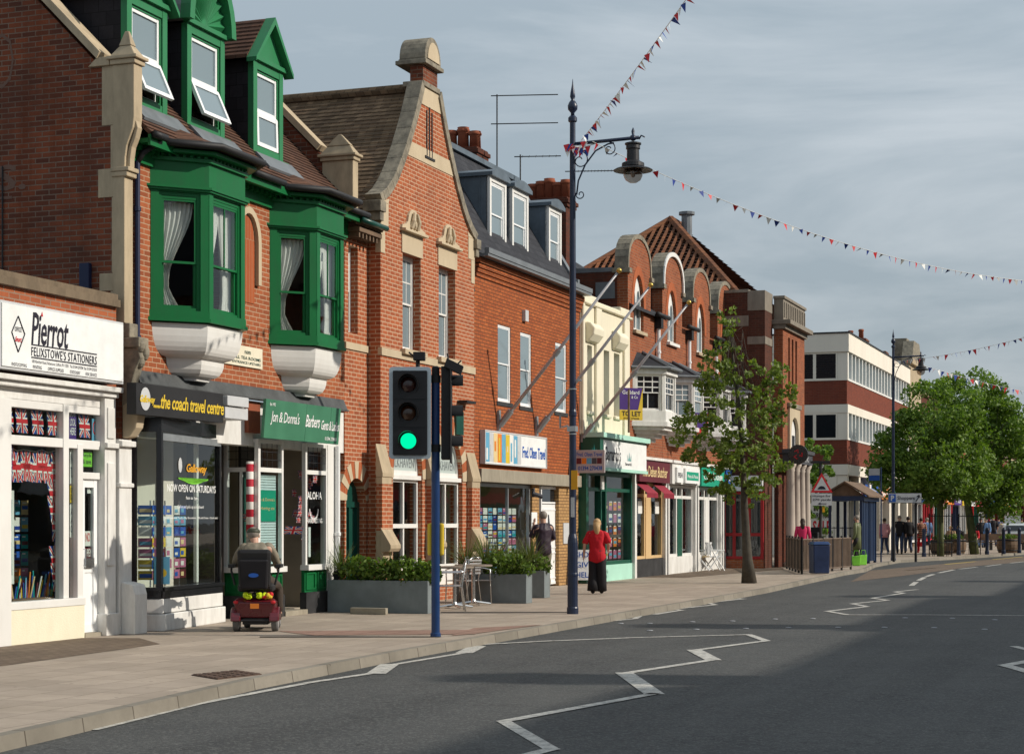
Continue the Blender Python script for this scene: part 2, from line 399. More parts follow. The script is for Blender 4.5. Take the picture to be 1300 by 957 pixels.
def curtain(root, a0, a1, c0, c1, b, T=None, tie=0., side=1, n=28, mat='curtain'):
    m = MB(); m.T = T; nz = 14; rows = []
    for j in range(nz+1):
        z = c1-(c1-c0)*j/nz; f = j/nz; wd = (a1-a0)*(1-tie*math.sin(min(1, f*1.35)*math.pi*.5)**2*(1 if f < .8 else 1-.5*(f-.8)/.2))
        r = []
        for i in range(n+1):
            q = i/n; a = (a0+wd*q) if side > 0 else (a1-wd*q)
            r.append(m.P(a, b+.028*math.sin(q*n*1.55+1.2*f)+.012*math.sin(q*51), z))
        rows.append(r)
    for p, q in zip(rows, rows[1:]):
        for i in range(n): m.face((p[i], p[i+1], q[i+1], q[i]))
    return m.build('curtain', mat, root, smooth=True, recalc=False)
def slope(m, u0, u1, ve, ze, vr, zr, dz, th=.022):
    n = max(1, round((zr-ze)/dz)); L = math.hypot(vr-ve, zr-ze); nv, nz = (zr-ze)/L, -(vr-ve)/L
    if vr > ve: nv, nz = -nv, -nz if nz < 0 else nz
    nv = abs(nv) if vr < ve else -abs(nv); nz = abs(nz)
    for i in range(n):
        a, b = i/n, (i+1)/n; p = (ve+(vr-ve)*a, ze+(zr-ze)*a); q = (ve+(vr-ve)*b, ze+(zr-ze)*b)
        m.prism_a([(p[0]-nv*.04, p[1]-nz*.04), (p[0]+nv*th, p[1]+nz*th), (q[0]+nv*.005, q[1]+nz*.005), (q[0]-nv*.04, q[1]-nz*.04)], u0, u1)
def gutter(root, pts, r=.055, mat='black_matt', name='gutter'):
    m = MB(); m.tube(pts, r, 8); return m.build(name, mat, root, smooth=True)
def downpipe(root, u, v, z0, z1, mat='black_matt', r=.04, name='downpipe'):
    m = MB(); m.tube([(u, v, z0), (u, v, z1)], r, 8)
    z = z0+.6
    while z < z1: m.lathe([(r*1.35, 0), (r*1.35, .06)], (u, v, z), 8); z += 1.8
    return m.build(name, mat, root, smooth=False)
def union_flag(m, a0, a1, c0, c1, b, sk=0.):
    """materials: 0 blue 1 white 2 red"""
    w, h = a1-a0, c1-c0; e = .003
    def Q(pts, k, d): m.m = k; m.poly([(a0+w*x+sk*y*h, b+d, c0+h*y) for x, y in pts])
    Q([(0, 0), (1, 0), (1, 1), (0, 1)], 0, 0)
    Q([(0, 0), (.1, 0), (1, .84), (1, 1), (.9, 1), (0, .16)], 1, e); Q([(1, 0), (.9, 0), (0, .84), (0, 1), (.1, 1), (1, .16)], 1, e*1.5)
    Q([(0, 0), (.04, 0), (1, .94), (1, 1), (.96, 1), (0, .06)], 2, e*2); Q([(1, 0), (.96, 0), (0, .94), (0, 1), (.04, 1), (1, .06)], 2, e*2.5)
    Q([(.38, 0), (.62, 0), (.62, 1), (.38, 1)], 1, e*3); Q([(0, .34), (1, .34), (1, .66), (0, .66)], 1, e*3.5)
    Q([(.43, 0), (.57, 0), (.57, 1), (.43, 1)], 2, e*4); Q([(0, .41), (1, .41), (1, .59), (0, .59)], 2, e*4.5)
FLAG = ['flag_blue', 'paper', 'red']
def cards(m, a0, a1, c0, c1, b, nx, nz, mats, gap=.15, th=.006):
    w, h = (a1-a0)/nx, (c1-c0)/nz
    for i in range(nx):
        for j in range(nz):
            k = mats[(i*7+j*3+random.randrange(len(mats))) % len(mats)] if isinstance(mats[0], int) else 0
            x, z = a0+w*(i+gap/2), c0+h*(j+gap/2)
            m.m = k; m.box(x, x+w*(1-gap), b, b+th, z, z+h*(1-gap))
            m.m = (k*3+1+j) % len(CARDS); q = random.random(); m.box(x+w*.06, x+w*(1-gap-.06), b+th, b+th+.003, z+h*(.08+.3*q), z+h*(.30+.3*q)); m.m = 1; m.box(x+w*.1, x+w*(.3+.4*q), b+th, b+th+.003, z+h*.66, z+h*.74)
CARDS = ['sky_card', 'paper', 'sign_blue', 'pink', 'yellow', 'teal', 'orange', 'flag_blue', 'maroon_sign', 'sand']
def panel_door(root, a0, a1, c0, c1, b, mat, T=None, glassed=True, name='door', arched=False, pane='dark_glass'):
    m = MB(); m.T = T; t = .11; mid = c0+(c1-c0)*.42
    if glassed:
        m.grid(a0, a1, c0, c1, b-.05, b, t); m.box(a0+t, a1-t, b-.045, b-.005, mid-.06, mid+.06); m.box(a0+t, a1-t, b-.04, b-.02, c0+t, mid-.06)
    else:
        m.box(a0, a1, b-.05, b, c0, c1)
        for q0, q1 in ((c0+t, mid-.05), (mid+.05, c1-t)):
            m.grid(a0+t*.8, a1-t*.8, q0, q1, b, b+.015, .03)
    d = m.build(name, mat, root)
    if glassed:
        g = MB(); g.T = T; g.box(a0+t, a1-t, b-.03, b-.022, mid+.06, c1-t); g.build('pane', pane, d)
    h = MB(); h.T = T; x = a0+t*.5; zc = c0+1.0; h.tube([(x, b, zc-.1), (x, b+.05, zc-.1), (x, b+.05, zc+.12), (x, b, zc+.12)], .012, 6); h.build('handle', 'steel', d)
    return d
# ------------------------------------------------------------------ 1. stationers' shop (single storey)
def stationers():
    r = sthing('stationers_shop', 'single storey white and cream stationers shop with flag bunting in its window', 'shop', 22, 0)
    u1 = 26.6; u0 = 16.5
    m = MB(); m.wall(rect(u0, u1, 3.3, 4.5), [], -.25, 0.); m.build('wall', 'brick_shop', r)
    m = MB(); m.box(u0, u1+.0, -.32, .07, 4.5, 4.60); m.box(u0, u1, -.28, .03, 4.60, 4.68); m.build('coping', 'coping_brown', r)
    m = MB(); m.box(u0, u1, -7, -.25, 4.2, 4.3); m.build('roof', 'lead', r)
    # sign box
    s0, s1 = U(3, .3), U(160, .3); z0, z1 = 3.42, 4.26
    m = MB(); m.box(s0, s1, .0, .26, z0, z1); m.build('sign_box', 'light_grey', r, bevel=.006)
    m = MB(); m.box(s0+.03, s1-.03, .26, .275, z0+.035, z1-.035); sg = m.build('sign_panel', 'sign_white', r)
    m = MB(); v = .281; w = s1-s0; X = lambda q: s0+w*q; Y = lambda q: z0+(z1-z0)*q
    # q positions measured along the sign (near end foreshortens less)
    def px(x): return U(x, .28)
    text(m, 'Pierrot', px(40), px(86), Y(.42), Y(.90), v, .10, .95, .012, 0)
    m.box(px(40), px(123), v-.004, v, Y(.405), Y(.422)); m.box(px(40), px(123), v-.004, v, Y(.215), Y(.232))
    text(m, "FELIXSTOWE'S STATIONERS", px(40), px(123), Y(.245), Y(.385), v, 0, 1.1, .004, 0)
    text(m, '183 Hamilton Road, Felixstowe, Suffolk, IP11 7DR   Tel: 01394 270704  Fax: 01394 270505', px(41), px(123), Y(.14), Y(.19), v, 0, 1, .006, 0)
    for q, a, b in (('PHOTOCOPYING', 15, 34), ('PRINTING', 42, 53), ('OFFICE SUPPLIES', 61, 81), ('STATIONERY', 89, 102), ('FAX SERVICE', 109, 123)): text(m, q, px(a), px(b), Y(.06), Y(.11), v, 0, 1, .006, 0)
    d = [(px(15), Y(.55)), (px(23.3), Y(.80)), (px(31.5), Y(.55)), (px(23.3), Y(.27))]
    for a, b in zip(d, d[1:]+d[:1]): m.tube([(a[0], v, a[1]), (b[0], v, b[1])], .008, 4)
    text(m, 'OFFICE', px(19), px(27.5), Y(.57), Y(.64), v, 0, 1, .01, 0)
    text(m, 'Smart', px(19), px(27), Y(.42), Y(.50), v, .3, 1, .02, 1)
    m.m = 1; m.hexa([(px(52), v, Y(.86)), (px(54.5), v, Y(.86)), (px(53.5), v, Y(.93))], [(px(52), v+.002, Y(.86)), (px(54.5), v+.002, Y(.86)), (px(53.5), v+.002, Y(.93))])
    m.build('lettering', ['ink', 'red'], sg, recalc=False)
    # cornice and frieze under the sign
    m = MB(); m.box(u0, U(150, .1), -.1, .19, 3.31, 3.38); m.box(u0, U(149, .1), -.1, .13, 3.24, 3.308); m.box(u0, U(128), -.12, .02, 3.09, 3.238); m.build('cornice', 'white_worn', r, bevel=.01)
    # frames: verticals measured from the picture
    def fx(x): return U(x, .02)
    m = MB(); V0, V1 = -.10, .03
    zt, zm, zs = Z(50, 500), Z(45, 560), Z(45, 762)
    for a, b in ((U(-30), U(8)), ): m.box(a, b, -.12, .08, 0, 3.088)
    m.box(fx(80), fx(87), V0, V1, zs, 3.09); m.box(fx(98), fx(105), V0, V1, .0, zm)
    m.box(fx(8), fx(80), V0+.01, V1-.01, zm-.06, zm+.06); m.box(fx(87), fx(128), V0+.01, V1-.01, zm-.06, zm+.06)
    m.box(fx(-110), fx(-38), V0+.01, V1-.01, zm-.06, zm+.06)
    m.box(fx(8), fx(80), V0+.012, V1-.012, 2.99, 3.089); m.box(fx(87), fx(128), V0+.012, V1-.012, 2.99, 3.089)
    m.box(fx(105), fx(128), V0+.01, V1-.012, 2.12, 2.21)
    m.box(u0, fx(105), V0, V1+.04, zs-.10, zs)
    m.box(fx(128), fx(133), V0, V1, 0, 3.09)
    m.build('shopfront_frame', 'white_paint', r, bevel=.008)
    m = MB(); a, b = U(134, .1), U(148, .1)
    m.box(a, b, -.1, .09, 0, 3.236); m.box(a+.05, b-.05, .09, .11, .95, 2.35); m.box(a-.01, b+.01, .09, .14, 2.55, 2.62); m.box(a+.05, b-.05, .09, .11, 2.68, 3.1); m.box(a-.02, b+.02, -.1, .13, 0, .30)
    m.build('pilaster', 'white_worn', r, bevel=.008)
    m = MB(); m.box(u0, fx(104), -.12, .06, 0, zs-.102); m.build('stall_riser', 'render_rough', r)
    for a, b, c, d in ((8, 80, zs, zm-.06), (8, 80, zm+.06, 2.99), (87, 98, zs, zm-.06), (87, 128, zm+.06, 2.99), (105, 128, 2.21, zm-.06), (-110, -38, zs, zm-.06)):
        g = MB(); g.box(fx(a), fx(b), -.05, -.042, c, d); g.build('pane', 'shop_glass', r)
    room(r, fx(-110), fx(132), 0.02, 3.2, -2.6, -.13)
    panel_door(r, fx(105), fx(128), .06, 2.12, -.02, 'upvc', name='door', pane='shop_glass')
    m = MB(); m.box(fx(110), fx(121), -.012, .006, .93, 1.06); m.build('letter_box', 'steel', r)
    m = MB(); m.box(fx(106), fx(131), -.5, .05, 0, .055); m.build('doorstep', 'concrete', r)
    # window dressing
    for i, x in enumerate((2, 20, 40, 60)):
        f = MB(); union_flag(f, U(x+1, -.08), U(x+15, -.08), 2.68, 2.98, -.08, -.12)
        tag(f.build('paper_flag', FLAG, org=(U(x+8), -.1, 2.45), recalc=False), 'union flag picture stuck in the wide upper shop window light, number %d from the near end' % (i+1) if 0 else
            ['union flag sheet half cut by the near window post', 'union flag sheet next to the cut one in the upper light', 'union flag sheet third along the upper light', 'union flag sheet nearest the mullion in the wide upper light'][i], 'flag', 'paper flags in the stationers window')
    f = MB(); union_flag(f, U(101, -.08), U(114, -.08), 2.68, 2.98, -.08, -.12); tag(f.build('paper_flag', FLAG, org=(U(107), -.1, 2.4), recalc=False), 'lone union flag sheet above the shop door beside a blue sticker', 'flag', 'paper flags in the stationers window')
    def sticker(x0, x1, y0, y1, mat, label, txt=None, tm='paper', cat='poster'):
        m = MB(); a, b = U(x0, -.06), U(x1, -.06); c, d = Z(x0, y1, -.06), Z(x0, y0, -.06)
        m.box(a, b, -.07, -.062, c, d); m.m = 1
        if txt:
            n = len(txt)
            for i, q in enumerate(txt): text(m, q, a+(b-a)*.1, b-(b-a)*.1, d-(d-c)*(.12+(i+.75)*.8/n), d-(d-c)*(.1+i*.8/n), -.060, 0, 1, .01, 1)
        tag(m.build('window_poster', [mat, tm], org=(a, -.07, c), recalc=False), label, cat, 'posters in the stationers window')
    sticker(88, 97, 515, 558, 'purple', 'purple strip poster right of the upper mullion', ['BUY', 'LOCAL', 'HERE'])
    sticker(9, 16, 564, 611, 'purple', 'purple strip poster at the near top of the main pane', ['SHOP', 'LOCAL', 'NOW'])
    sticker(104, 117, 573, 592, 'lime', 'green recycle notice in the fanlight over the door', ['Recycle', '& save'], 'ink')
    sticker(117, 124, 531, 560, 'sky_card', 'blue and white sticker beside the lone flag', ['O'], 'red')
    sticker(89, 96, 571, 614, 'paper', 'pale picture poster at top of the narrow light', ['NEWS', 'TODAY'], 'navy')
    sticker(89, 96, 616, 638, 'yellow', 'yellow notice in the narrow light', ['OPEN', 'DAILY'], 'ink')
    sticker(89, 96, 640, 682, 'paper', 'white list notice under the yellow one', ['A4', 'A3', 'COPY'], 'navy')
    sticker(108, 115, 674, 693, 'paper', 'white notice with red ring in the door pane', ['NO'], 'red')
    sticker(106, 118, 695, 711, 'maroon_sign', 'dark red panel poster low in the door pane', ['OPEN'], 'paper')
    sticker(111, 118, 612, 626, 'paper', 'small white card high in the door pane', ['Pull'], 'ink')
    # hanging flags
    pts = [(U(15+i*8, -.12), -.14, 2.50-.05*abs(math.sin(i*1.3))) for i in range(9)] + [(U(72, -.12)+.01*i, -.14, 2.35-.22*i) for i in range(8)]
    b = sthing('window_bunting', 'string of union flag pennants hung round the inside of the stationers display window', 'bunting', U(40, -.4), -.35)
    m = MB(); m.tube(pts, .005, 4); m.build('cord', 'paper', b)
    for i, p in enumerate(pts):
        f = MB(); w = .21 if i < 9 else .24
        union_flag(f, p[0]-w/2, p[0]+w/2, p[2]-.40, p[2]-.02, p[1]+.01, random.uniform(-.35, .35)); f.build('flag', FLAG, b, recalc=False)
    d = sthing('window_display', 'stacked pens, paper goods and boxes filling the stationers window', 'display', U(40, -.5), -.5)
    m = MB()
    cards(m, U(18, -.6), U(48, -.6), .72, 1.85, -.75, 3, 5, list(range(10)))
    m.build('boxes', CARDS, d)
    m = MB(); m.m = 0; m.box(U(9, -.3), U(17, -.3), -.3, -.29, .75, 1.95); m.m = 1; text(m, 'DESK', U(10, -.28), U(16, -.28), .85, 1.85, -.285, 0, 1, .01, 1); m.build('banner', ['paper', 'teal'], d, recalc=False)
    m = MB(); m.box(U(10, -.2), U(78, -.2), -.8, -.13, zs-.05, zs+.02); m.build('shelf', 'timber', d)
    for i in range(26):
        p = MB(); u = U(14+2.2*i, -.25); h = .1+.22*random.random(); p.tube([(u, -.3, zs+.02), (u+.03, -.25-.1*random.random(), zs+h+.05)], .012, 5); p.build('pen_pack', CARDS[i*3 % 10], d)
stationers()
# ------------------------------------------------------------------ 2. brick house with green bays
def bay(root, u0, p, w, zs=4.42, tieside=1):
    def plan(d): return [(u0-d*1.4, -.05), (u0-d*1.4, .0), (u0+p-d*.41, p+d), (u0+p+w+d*.41, p+d), (u0+2*p+w+d*1.4, .0), (u0+2*p+w+d*1.4, -.05)]
    b = MB(); b.prism_c(plan(.05), zs, zs+.05); b.prism_c(plan(.025), zs+.052, zs+.16)
    zt = 6.28
    b.prism_c(plan(.012), zt, 6.82); b.prism_c(plan(.05), zt+.02, zt+.05); b.prism_c(plan(.075), zt+.05, zt+.085); b.prism_c(plan(.06), 6.72, 6.77); b.prism_c(plan(.17), 6.822, 6.87)
    L = p*math.sqrt(2); faces = [(plane_T(u0, 0, R(45)), L), (plane_T(u0+p, p, 0), w), (plane_T(u0+p+w, p, R(-45)), L)]
    for T, l in faces:
        b.T = T; t = .12
        b.box(0, t, -.09, .012, zs+.158, zt); b.box(l-t, l, -.09, .012, zs+.158, zt)
        b.box(t, t+.03, -.09, -.015, zs+.158, zt); b.box(l-t-.03, l-t, -.09, -.015, zs+.158, zt); b.box(t+.03, l-t-.03, -.09, -.017, zt-.05, zt)
        n = int(l/.10)
        for i in range(n): b.box((i+.3)*l/n, (i+.7)*l/n, .012, .06, 6.775, 6.815)
    b.T = None
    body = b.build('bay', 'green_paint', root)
    for k, (T, l) in enumerate(faces):
        window(body, .125, l-.125, zs+.16, zt-.05, -.02, T, frame='green_paint', pane='window_glass', t=.045, up=(.5,) if k == 1 else (), mid=5.28)
    # corbel under the bay
    c = MB()
    def ring(s, z): return [(u0+p+w/2+(x-u0-p-w/2)*s if False else (u0+ (x-u0)*s + (p+w/2)*(1-s)*1.0), max(y, -.02)*s, z) for x, y in plan(-.01)[1:5]]
    rs = []
    for k in range(9): t = k/8*math.pi/2; rs.append(ring(.66+.32*math.cos(t)**.8 if k < 8 else .66, zs-.02-.46*math.sin(t)))
    for k in range(6): t = k/5*math.pi/2; rs.append(ring(.36+.27*math.cos(t)**.8 if k < 5 else .36, zs-.50-.25*math.sin(t)))
    rs.append(ring(.34, 3.62))
    c.rings(rs, True); co = c.build('corbel', 'white_paint', root)
    inset = [(u0+.1, .05), (u0+p+.02, p-.12), (u0+p+w-.02, p-.12), (u0+2*p+w-.1, .05)]
    T0, l0 = faces[0]; curtain(body, .16, .16+.5, zs+.17, 6.15, -.16, T0, tie=.72)
    T1, l1 = faces[1]; curtain(body, .14, .14+.42, zs+.17, 6.15, -.16, T1, tie=.65); curtain(body, l1-.5, l1-.14, zs+.17, 6.15, -.17, T1, tie=.3, side=-1)
    m = MB(); m.prism_c([(u0+.05, 0), (u0+p, p-.1), (u0+p+w, p-.1), (u0+2*p+w-.05, 0)], zs+.165, zs+.18); m.build('window_board', 'white_paint', body)
    # swept roof skirt and gutter
    pl = plan(.24)[1:5]; m = MB()
    m.hexa([(x, y, 6.90) for x, y in pl], [(pl[0][0]+.1, -.25, 7.42), (pl[1][0]+.15, -.25, 7.44), (pl[2][0]-.15, -.25, 7.44), (pl[3][0]-.1, -.25, 7.42)])
    m.build('bay_roof', 'tile_red', root)
    gutter(root, [(x, y+.03, 6.93) for x, y in pl], .055)
    return body
def dormer(root, u0, u1, z0, z1, v, kind, opened):
    f = MB(); t = .13; d = .05
    f.m = 0
    f.grid(u0, u1, z0, z1, v-.10, v, t); f.box(u0-.04, u1+.04, v-.05, v+.09, z0-.10, z0-.002); f.grid(u0+t, u1-t, z0+t, z1-t, v-.09, v-.03, .035)
    f.box(u0-.03, u1+.03, v-.05, v+.05, z1+.002, z1+.07)
    um = (u0+u1)/2; zr = z1+.75
    f.m = 1
    f.prism_a([(v-.1, z0-.1), (v-.1, z1), (v-3.2, z1), (v-3.2, z0+2.9), ], u0, u0+.06) if False else None
    for a, b in ((u0+.005, u0+.06), (u1-.06, u1-.005)): f.prism_a([(v-.101, z0-.3), (v-.101, z1-.001), (v-2.6, z1-.001), (v-2.6, z0+1.7)], a, b)
    if kind == 'gable':
        f.m = 0; f.prism_b([(u0-.02, z1+.071), (u1+.02, z1+.071), (um, zr-.08)], v-.08, v+.0)
        for sg in (-1, 1):
            e0 = (um+sg*((u1-u0)/2+.14), z1+.0); e1 = (um, zr+.04); n = .07
            f.m = 0; f.prism_b([(e0[0], e0[1]), (e1[0], e1[1]), (e1[0], e1[1]-.12), (e0[0], e0[1]-.07)] if sg > 0 else [(e0[0], e0[1]), (e0[0], e0[1]-.07), (e1[0], e1[1]-.12), (e1[0], e1[1])], v-.05, v+.13)
        f.m = 2
        for sg in (-1, 1):
            nn = 9
            for i in range(nn):
                a, b = i/nn, (i+1)/nn; w = (u1-u0)/2+.12; x0, x1 = um+sg*w*(1-a), um+sg*w*(1-b); q0, q1 = z1+.03+(zr-z1)*a, z1+.03+(zr-z1)*b
                f.hexa([(x0, v-2.8, q0-.03), (x0, v-.05, q0-.03), (x0, v-.05, q0+.03), (x0, v-2.8, q0+.03)], [(x1, v-2.8, q1-.03), (x1, v-.05, q1-.03), (x1, v-.05, q1+.005), (x1, v-2.8, q1+.005)])
    else:
        w = (u1-u0)/2-.02; n = 14; f.m = 0
        f.wall([(um+w*math.cos(math.pi*k/n), z1+.071+.78*math.sin(math.pi*k/n)) for k in range(n+1)], [], v-.08, v-.03)
        for k in range(13):      # sunburst ribs
            a = math.pi*(k+.5)/13
            p0 = (um+.08*math.cos(a), z1+.10+.08*math.sin(a)); r = lambda q, l: (um+w*l*math.cos(q), z1+.10+.76*l*math.sin(q))
            a0, a1 = a-.085, a+.085; q0, q1, q2 = r(a0, .95), r(a, .95), r(a1, .95)
            f.poly([(p0[0], v-.028, p0[1]), (q0[0], v-.028, q0[1]), (q1[0], v+.03, q1[1])]); f.poly([(p0[0], v-.028, p0[1]), (q1[0], v+.03, q1[1]), (q2[0], v-.028, q2[1])])
        def arc(rad, hh): return [(um+rad*math.cos(math.pi*k/n), z1+.03+hh*math.sin(math.pi*k/n)) for k in range(n+1)]
        ou, inn = arc(w+.16, .98), arc(w+.02, .84)
        for k in range(n):
            f.m = 0; f.hexa([(ou[k][0], v-.04, ou[k][1]), (ou[k+1][0], v-.04, ou[k+1][1]), (inn[k+1][0], v-.04, inn[k+1][1]), (inn[k][0], v-.04, inn[k][1])], [(ou[k][0], v+.13, ou[k][1]), (ou[k+1][0], v+.13, ou[k+1][1]), (inn[k+1][0], v+.13, inn[k+1][1]), (inn[k][0], v+.13, inn[k][1])])
            f.m = 3; f.hexa([(ou[k][0], v-2.8, ou[k][1]), (ou[k+1][0], v-2.8, ou[k+1][1]), (inn[k+1][0], v-2.8, inn[k+1][1]), (inn[k][0], v-2.8, inn[k][1])], [(ou[k][0], v-.041, ou[k][1]), (ou[k+1][0], v-.041, ou[k+1][1]), (inn[k+1][0], v-.041, inn[k+1][1]), (inn[k][0], v-.041, inn[k][1])])
    # lead apron under the sill
    f.m = 3; f.hexa([(u0-.08, .12, 7.20), (u1+.14, .12, 7.20), (u1+.14, -.14, 7.46), (u0-.08, -.14, 7.46)], [(u0-.08, .14, 7.235), (u1+.14, .14, 7.235), (u1+.14, -.11, 7.49), (u0-.08, -.11, 7.49)])
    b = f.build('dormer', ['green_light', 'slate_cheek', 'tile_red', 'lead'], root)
    a0, a1, c0, c1 = u0+t+.035, u1-t-.035, z0+t+.035, z1-t-.035; cm = c0+(c1-c0)*.46
    w = MB(); w.grid(a0, a1, cm, c1, v-.10, v-.045, .05); w.box(a0, a1, v-.10, v-.03, cm-.03, cm-.002); w.grid(a0, a1, c0, cm-.03, v-.12, v-.09, .03)
    w.build('window', 'upvc', b)
    g = MB(); g.box(a0+.04, a1-.04, v-.08, v-.074, cm+.04, c1-.04); g.build('pane', 'sky_pale_glass', b)
    an = R(24 if opened else 1.5); hz = cm-.02
    T = lambda a, bb, c: (a, v-.045+math.sin(an)*(hz-c)+bb*math.cos(an), hz-(hz-c)*math.cos(an)+bb*math.sin(an))
    s = MB(); s.T = T; s.grid(a0-.01, a1+.01, c0-.02, hz, -.025, .025, .065); s.build('opening_sash', 'upvc', b)
    g = MB(); g.T = T; g.box(a0+.05, a1-.05, -.003, .003, c0+.04, hz-.06); g.build('pane', 'sky_pale_glass', b)
    m = MB(); m.box(a0-.06, a1+.06, v-1.6, v-1.5, c0-.1, c1+.1); m.box(a0-.08, a0-.06, v-1.5, v-.14, c0-.1, c1+.1); m.box(a1+.06, a1+.08, v-1.5, v-.14, c0-.1, c1+.1); m.box(a0-.06, a1+.06, v-1.5, v-.14, c1+.1, c1+.12); m.box(a0-.06, a1+.06, v-1.5, v-.14, c0-.12, c0-.1); m.build('room_lining', 'room_wall', b)
def green_house():
    r = sthing('bay_windowed_house', 'red brick house with green bay windows, green dormers and two shops below', 'house', 28, 0)
    u0, u1 = 26.72, 34.05
    holes = [rect(27.6, 29.7, 4.55, 6.3), rect(31.25, 33.2, 4.55, 6.3)]
    m = MB(); m.wall(rect(u0+.25, u1, 3.55, 6.95), holes, -.3, 0.); m.build('wall', 'brick_house', r)
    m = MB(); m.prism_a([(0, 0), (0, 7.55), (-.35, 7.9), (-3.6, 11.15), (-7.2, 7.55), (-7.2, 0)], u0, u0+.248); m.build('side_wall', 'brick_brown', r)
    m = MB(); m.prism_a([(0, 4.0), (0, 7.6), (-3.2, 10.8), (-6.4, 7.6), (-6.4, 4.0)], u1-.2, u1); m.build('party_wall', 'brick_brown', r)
    # ghost sign lettering on the side wall
    m = MB(); m.T = lambda a, b, c: (u0-.004-b, a, c)
    text(m, 'S.', -2.05, -1.55, 6.25, 6.62, 0, 0, 1, .02); text(m, 'O', -2.15, -1.75, 7.7, 8.5, 0, 0, 1, -.02); m.box(-2.4, -1.78, 0, .003, 6.13, 6.17)
    m.build('painted_letters', 'faded_paint', r, recalc=False)
    m = MB(); m.box(u0-.09, u0-.01, -.62, -.46, 4.75, 5.15); tag(m.build('alarm_box', 'navy', org=(u0, -.5, 4.8), bevel=.01), 'small dark blue box fixed to the brick side wall above the parapet', 'alarm box')
    for q in (-2.02, -1.93):
        m = MB(); m.tube([(u0-.02, q, 4.6), (u0-.02, q, 6.6)], .012, 5); m.build('conduit', 'black_matt', r)
    # stone verge coping, kneeler and quoins
    m = MB(); cp = [(-.35, 7.98), (-3.6, 11.23), (-3.6, 11.37), (-.30, 8.08)]; m.prism_a(cp, u0-.07, u0+.3)
    m.prism_a([(-.50, 7.88), (-.16, 7.88), (-.16, 8.0), (-.36, 8.0)], u0-.05, u0+.28)
    for i, (a, b, w) in enumerate(((7.05, 7.88, .30), (6.45, 7.05, .16), (6.05, 6.45, .36), (5.0, 6.05, .14), (4.75, 5.0, .34), (4.0, 4.75, .16))): m.box(u0-.012, u0+.1, -w, 0, a+.004, b)
    m.build('quoins', 'stone', r, bevel=.006)
    def kneeler(uu, name='kneeler'):
        k = MB(); a, b = uu, uu+.22; f0, f1 = (-.12, .22) if name == 'kneeler' else (-.36, .24)
        prof = [(-.12, 7.88), (.22, 7.88), (.22, 7.15), (.20, 7.0), (.15, 6.88), (.10, 6.76), (.075, 6.6), (.07, 6.45), (.07, 4.3), (-.12, 4.3)]
        if name == 'kneeler_far': prof = [(-.36, 7.88), (.24, 7.88), (.24, 7.0), (-.36, 7.0)]
        k.prism_a(prof, a, b); k.prism_a([(v, z) for v, z in [(.22, 7.1), (.25, 7.0), (.21, 6.86), (.155, 6.74), (.13, 6.58), (.125, 6.42), (.07, 6.42), (.08, 6.62), (.12, 6.78), (.17, 6.9), (.2, 7.0), (.2, 7.1)]], a+.05, b-.05) if name == 'kneeler' else None
        k.box(a-.03, b+.03, -.14, .15, 6.40, 6.46) if name == 'kneeler' else None
        k.box(a-.02, b+.02, -.13, .12, 6.33, 6.398) if name == 'kneeler' else None
        k.box(a-.03, b+.03, f0-.03, f1+.03, 7.882, 7.95); k.box(a-.06, b+.06, f0-.07, f1+.07, 7.952, 8.0)
        k.hexa([(a-.03, f0-.03, 8.002), (b+.03, f0-.03, 8.002), (b+.03, f1+.03, 8.002), (a-.03, f1+.03, 8.002)], [(a+.05, f0+.08, 8.15), (b-.05, f0+.08, 8.15), (b-.05, f1-.08, 8.15), (a+.05, f1-.08, 8.15)])
        fm = (f0+f1)/2; k.hexa([(a+.04, f0+.07, 8.152), (b-.04, f0+.07, 8.152), (b-.04, f1-.07, 8.152), (a+.04, f1-.07, 8.152)], [(a+.09, fm-.03, 8.36), (b-.09, fm-.03, 8.36), (b-.09, fm+.03, 8.36), (a+.09, fm+.03, 8.36)])
        k.build('kneeler', 'stone', r, bevel=.012)
    kneeler(u0-.02); kneeler(u1-.22, 'kneeler_far')
    m = MB(); m.prism_a([(-.45, 8.1), (-3.6, 11.25), (-3.6, 11.38), (-.38, 8.18)], u1-.25, u1+.06); m.build('verge_coping', 'stone', r)
    # worn stone console over the shop party pilaster
    m = MB(); m.box(u0-.0, u0+.22, .0, .14, 4.1, 4.3); m.box(u0-.02, u0+.24, .0, .30, 3.96, 4.1); m.prism_a([(0, 3.96), (.26, 3.96), (.30, 3.82), (.22, 3.66), (.15, 3.45), (.1, 3.2), (0, 3.15)], u0+.02, u0+.20); m.ball((u0+.06, .27, 3.98), (.07, .07, .10), 8, 5); m.ball((u0+.17, .28, 3.90), (.07, .07, .12), 8, 5); m.ball((u0+.11, .24, 3.76), (.08, .07, .08), 8, 5)
    m.build('console', 'stone_weathered', r, bevel=.02)
    m = MB(); m.prism_a([(0, 3.3), (.16, 3.3), (.26, 3.05), (.22, 2.85), (.12, 2.72), (0, 2.7)], u0+.03, u0+.23); m.build('scroll_bracket', 'stone_clean', r, bevel=.02)
    m = MB(); a, b = U(150, .1), U(166, .1)
    m.box(a, b, -.2, .12, 0, 2.68); m.box(a-.02, b+.02, -.2, .18, 2.58, 2.66); m.box(a-.015, b+.015, .0, .15, 2.02, 2.08); m.prism_a([(.12, 0), (.34, 0), (.34, .55), (.30, .68), (.12, .72)], a+.04, b+.04); m.build('pilaster', 'white_worn', r, bevel=.012)
    downpipe(r, u0+.33, .06, 3.5, 6.6, 'navy'); m = MB(); m.tube([(u0+.33, .06, 6.58), (u0+.38, .12, 6.72), (u0+.5, .32, 6.9)], .04, 8); m.build('swan_neck', 'black_matt', r, smooth=True)
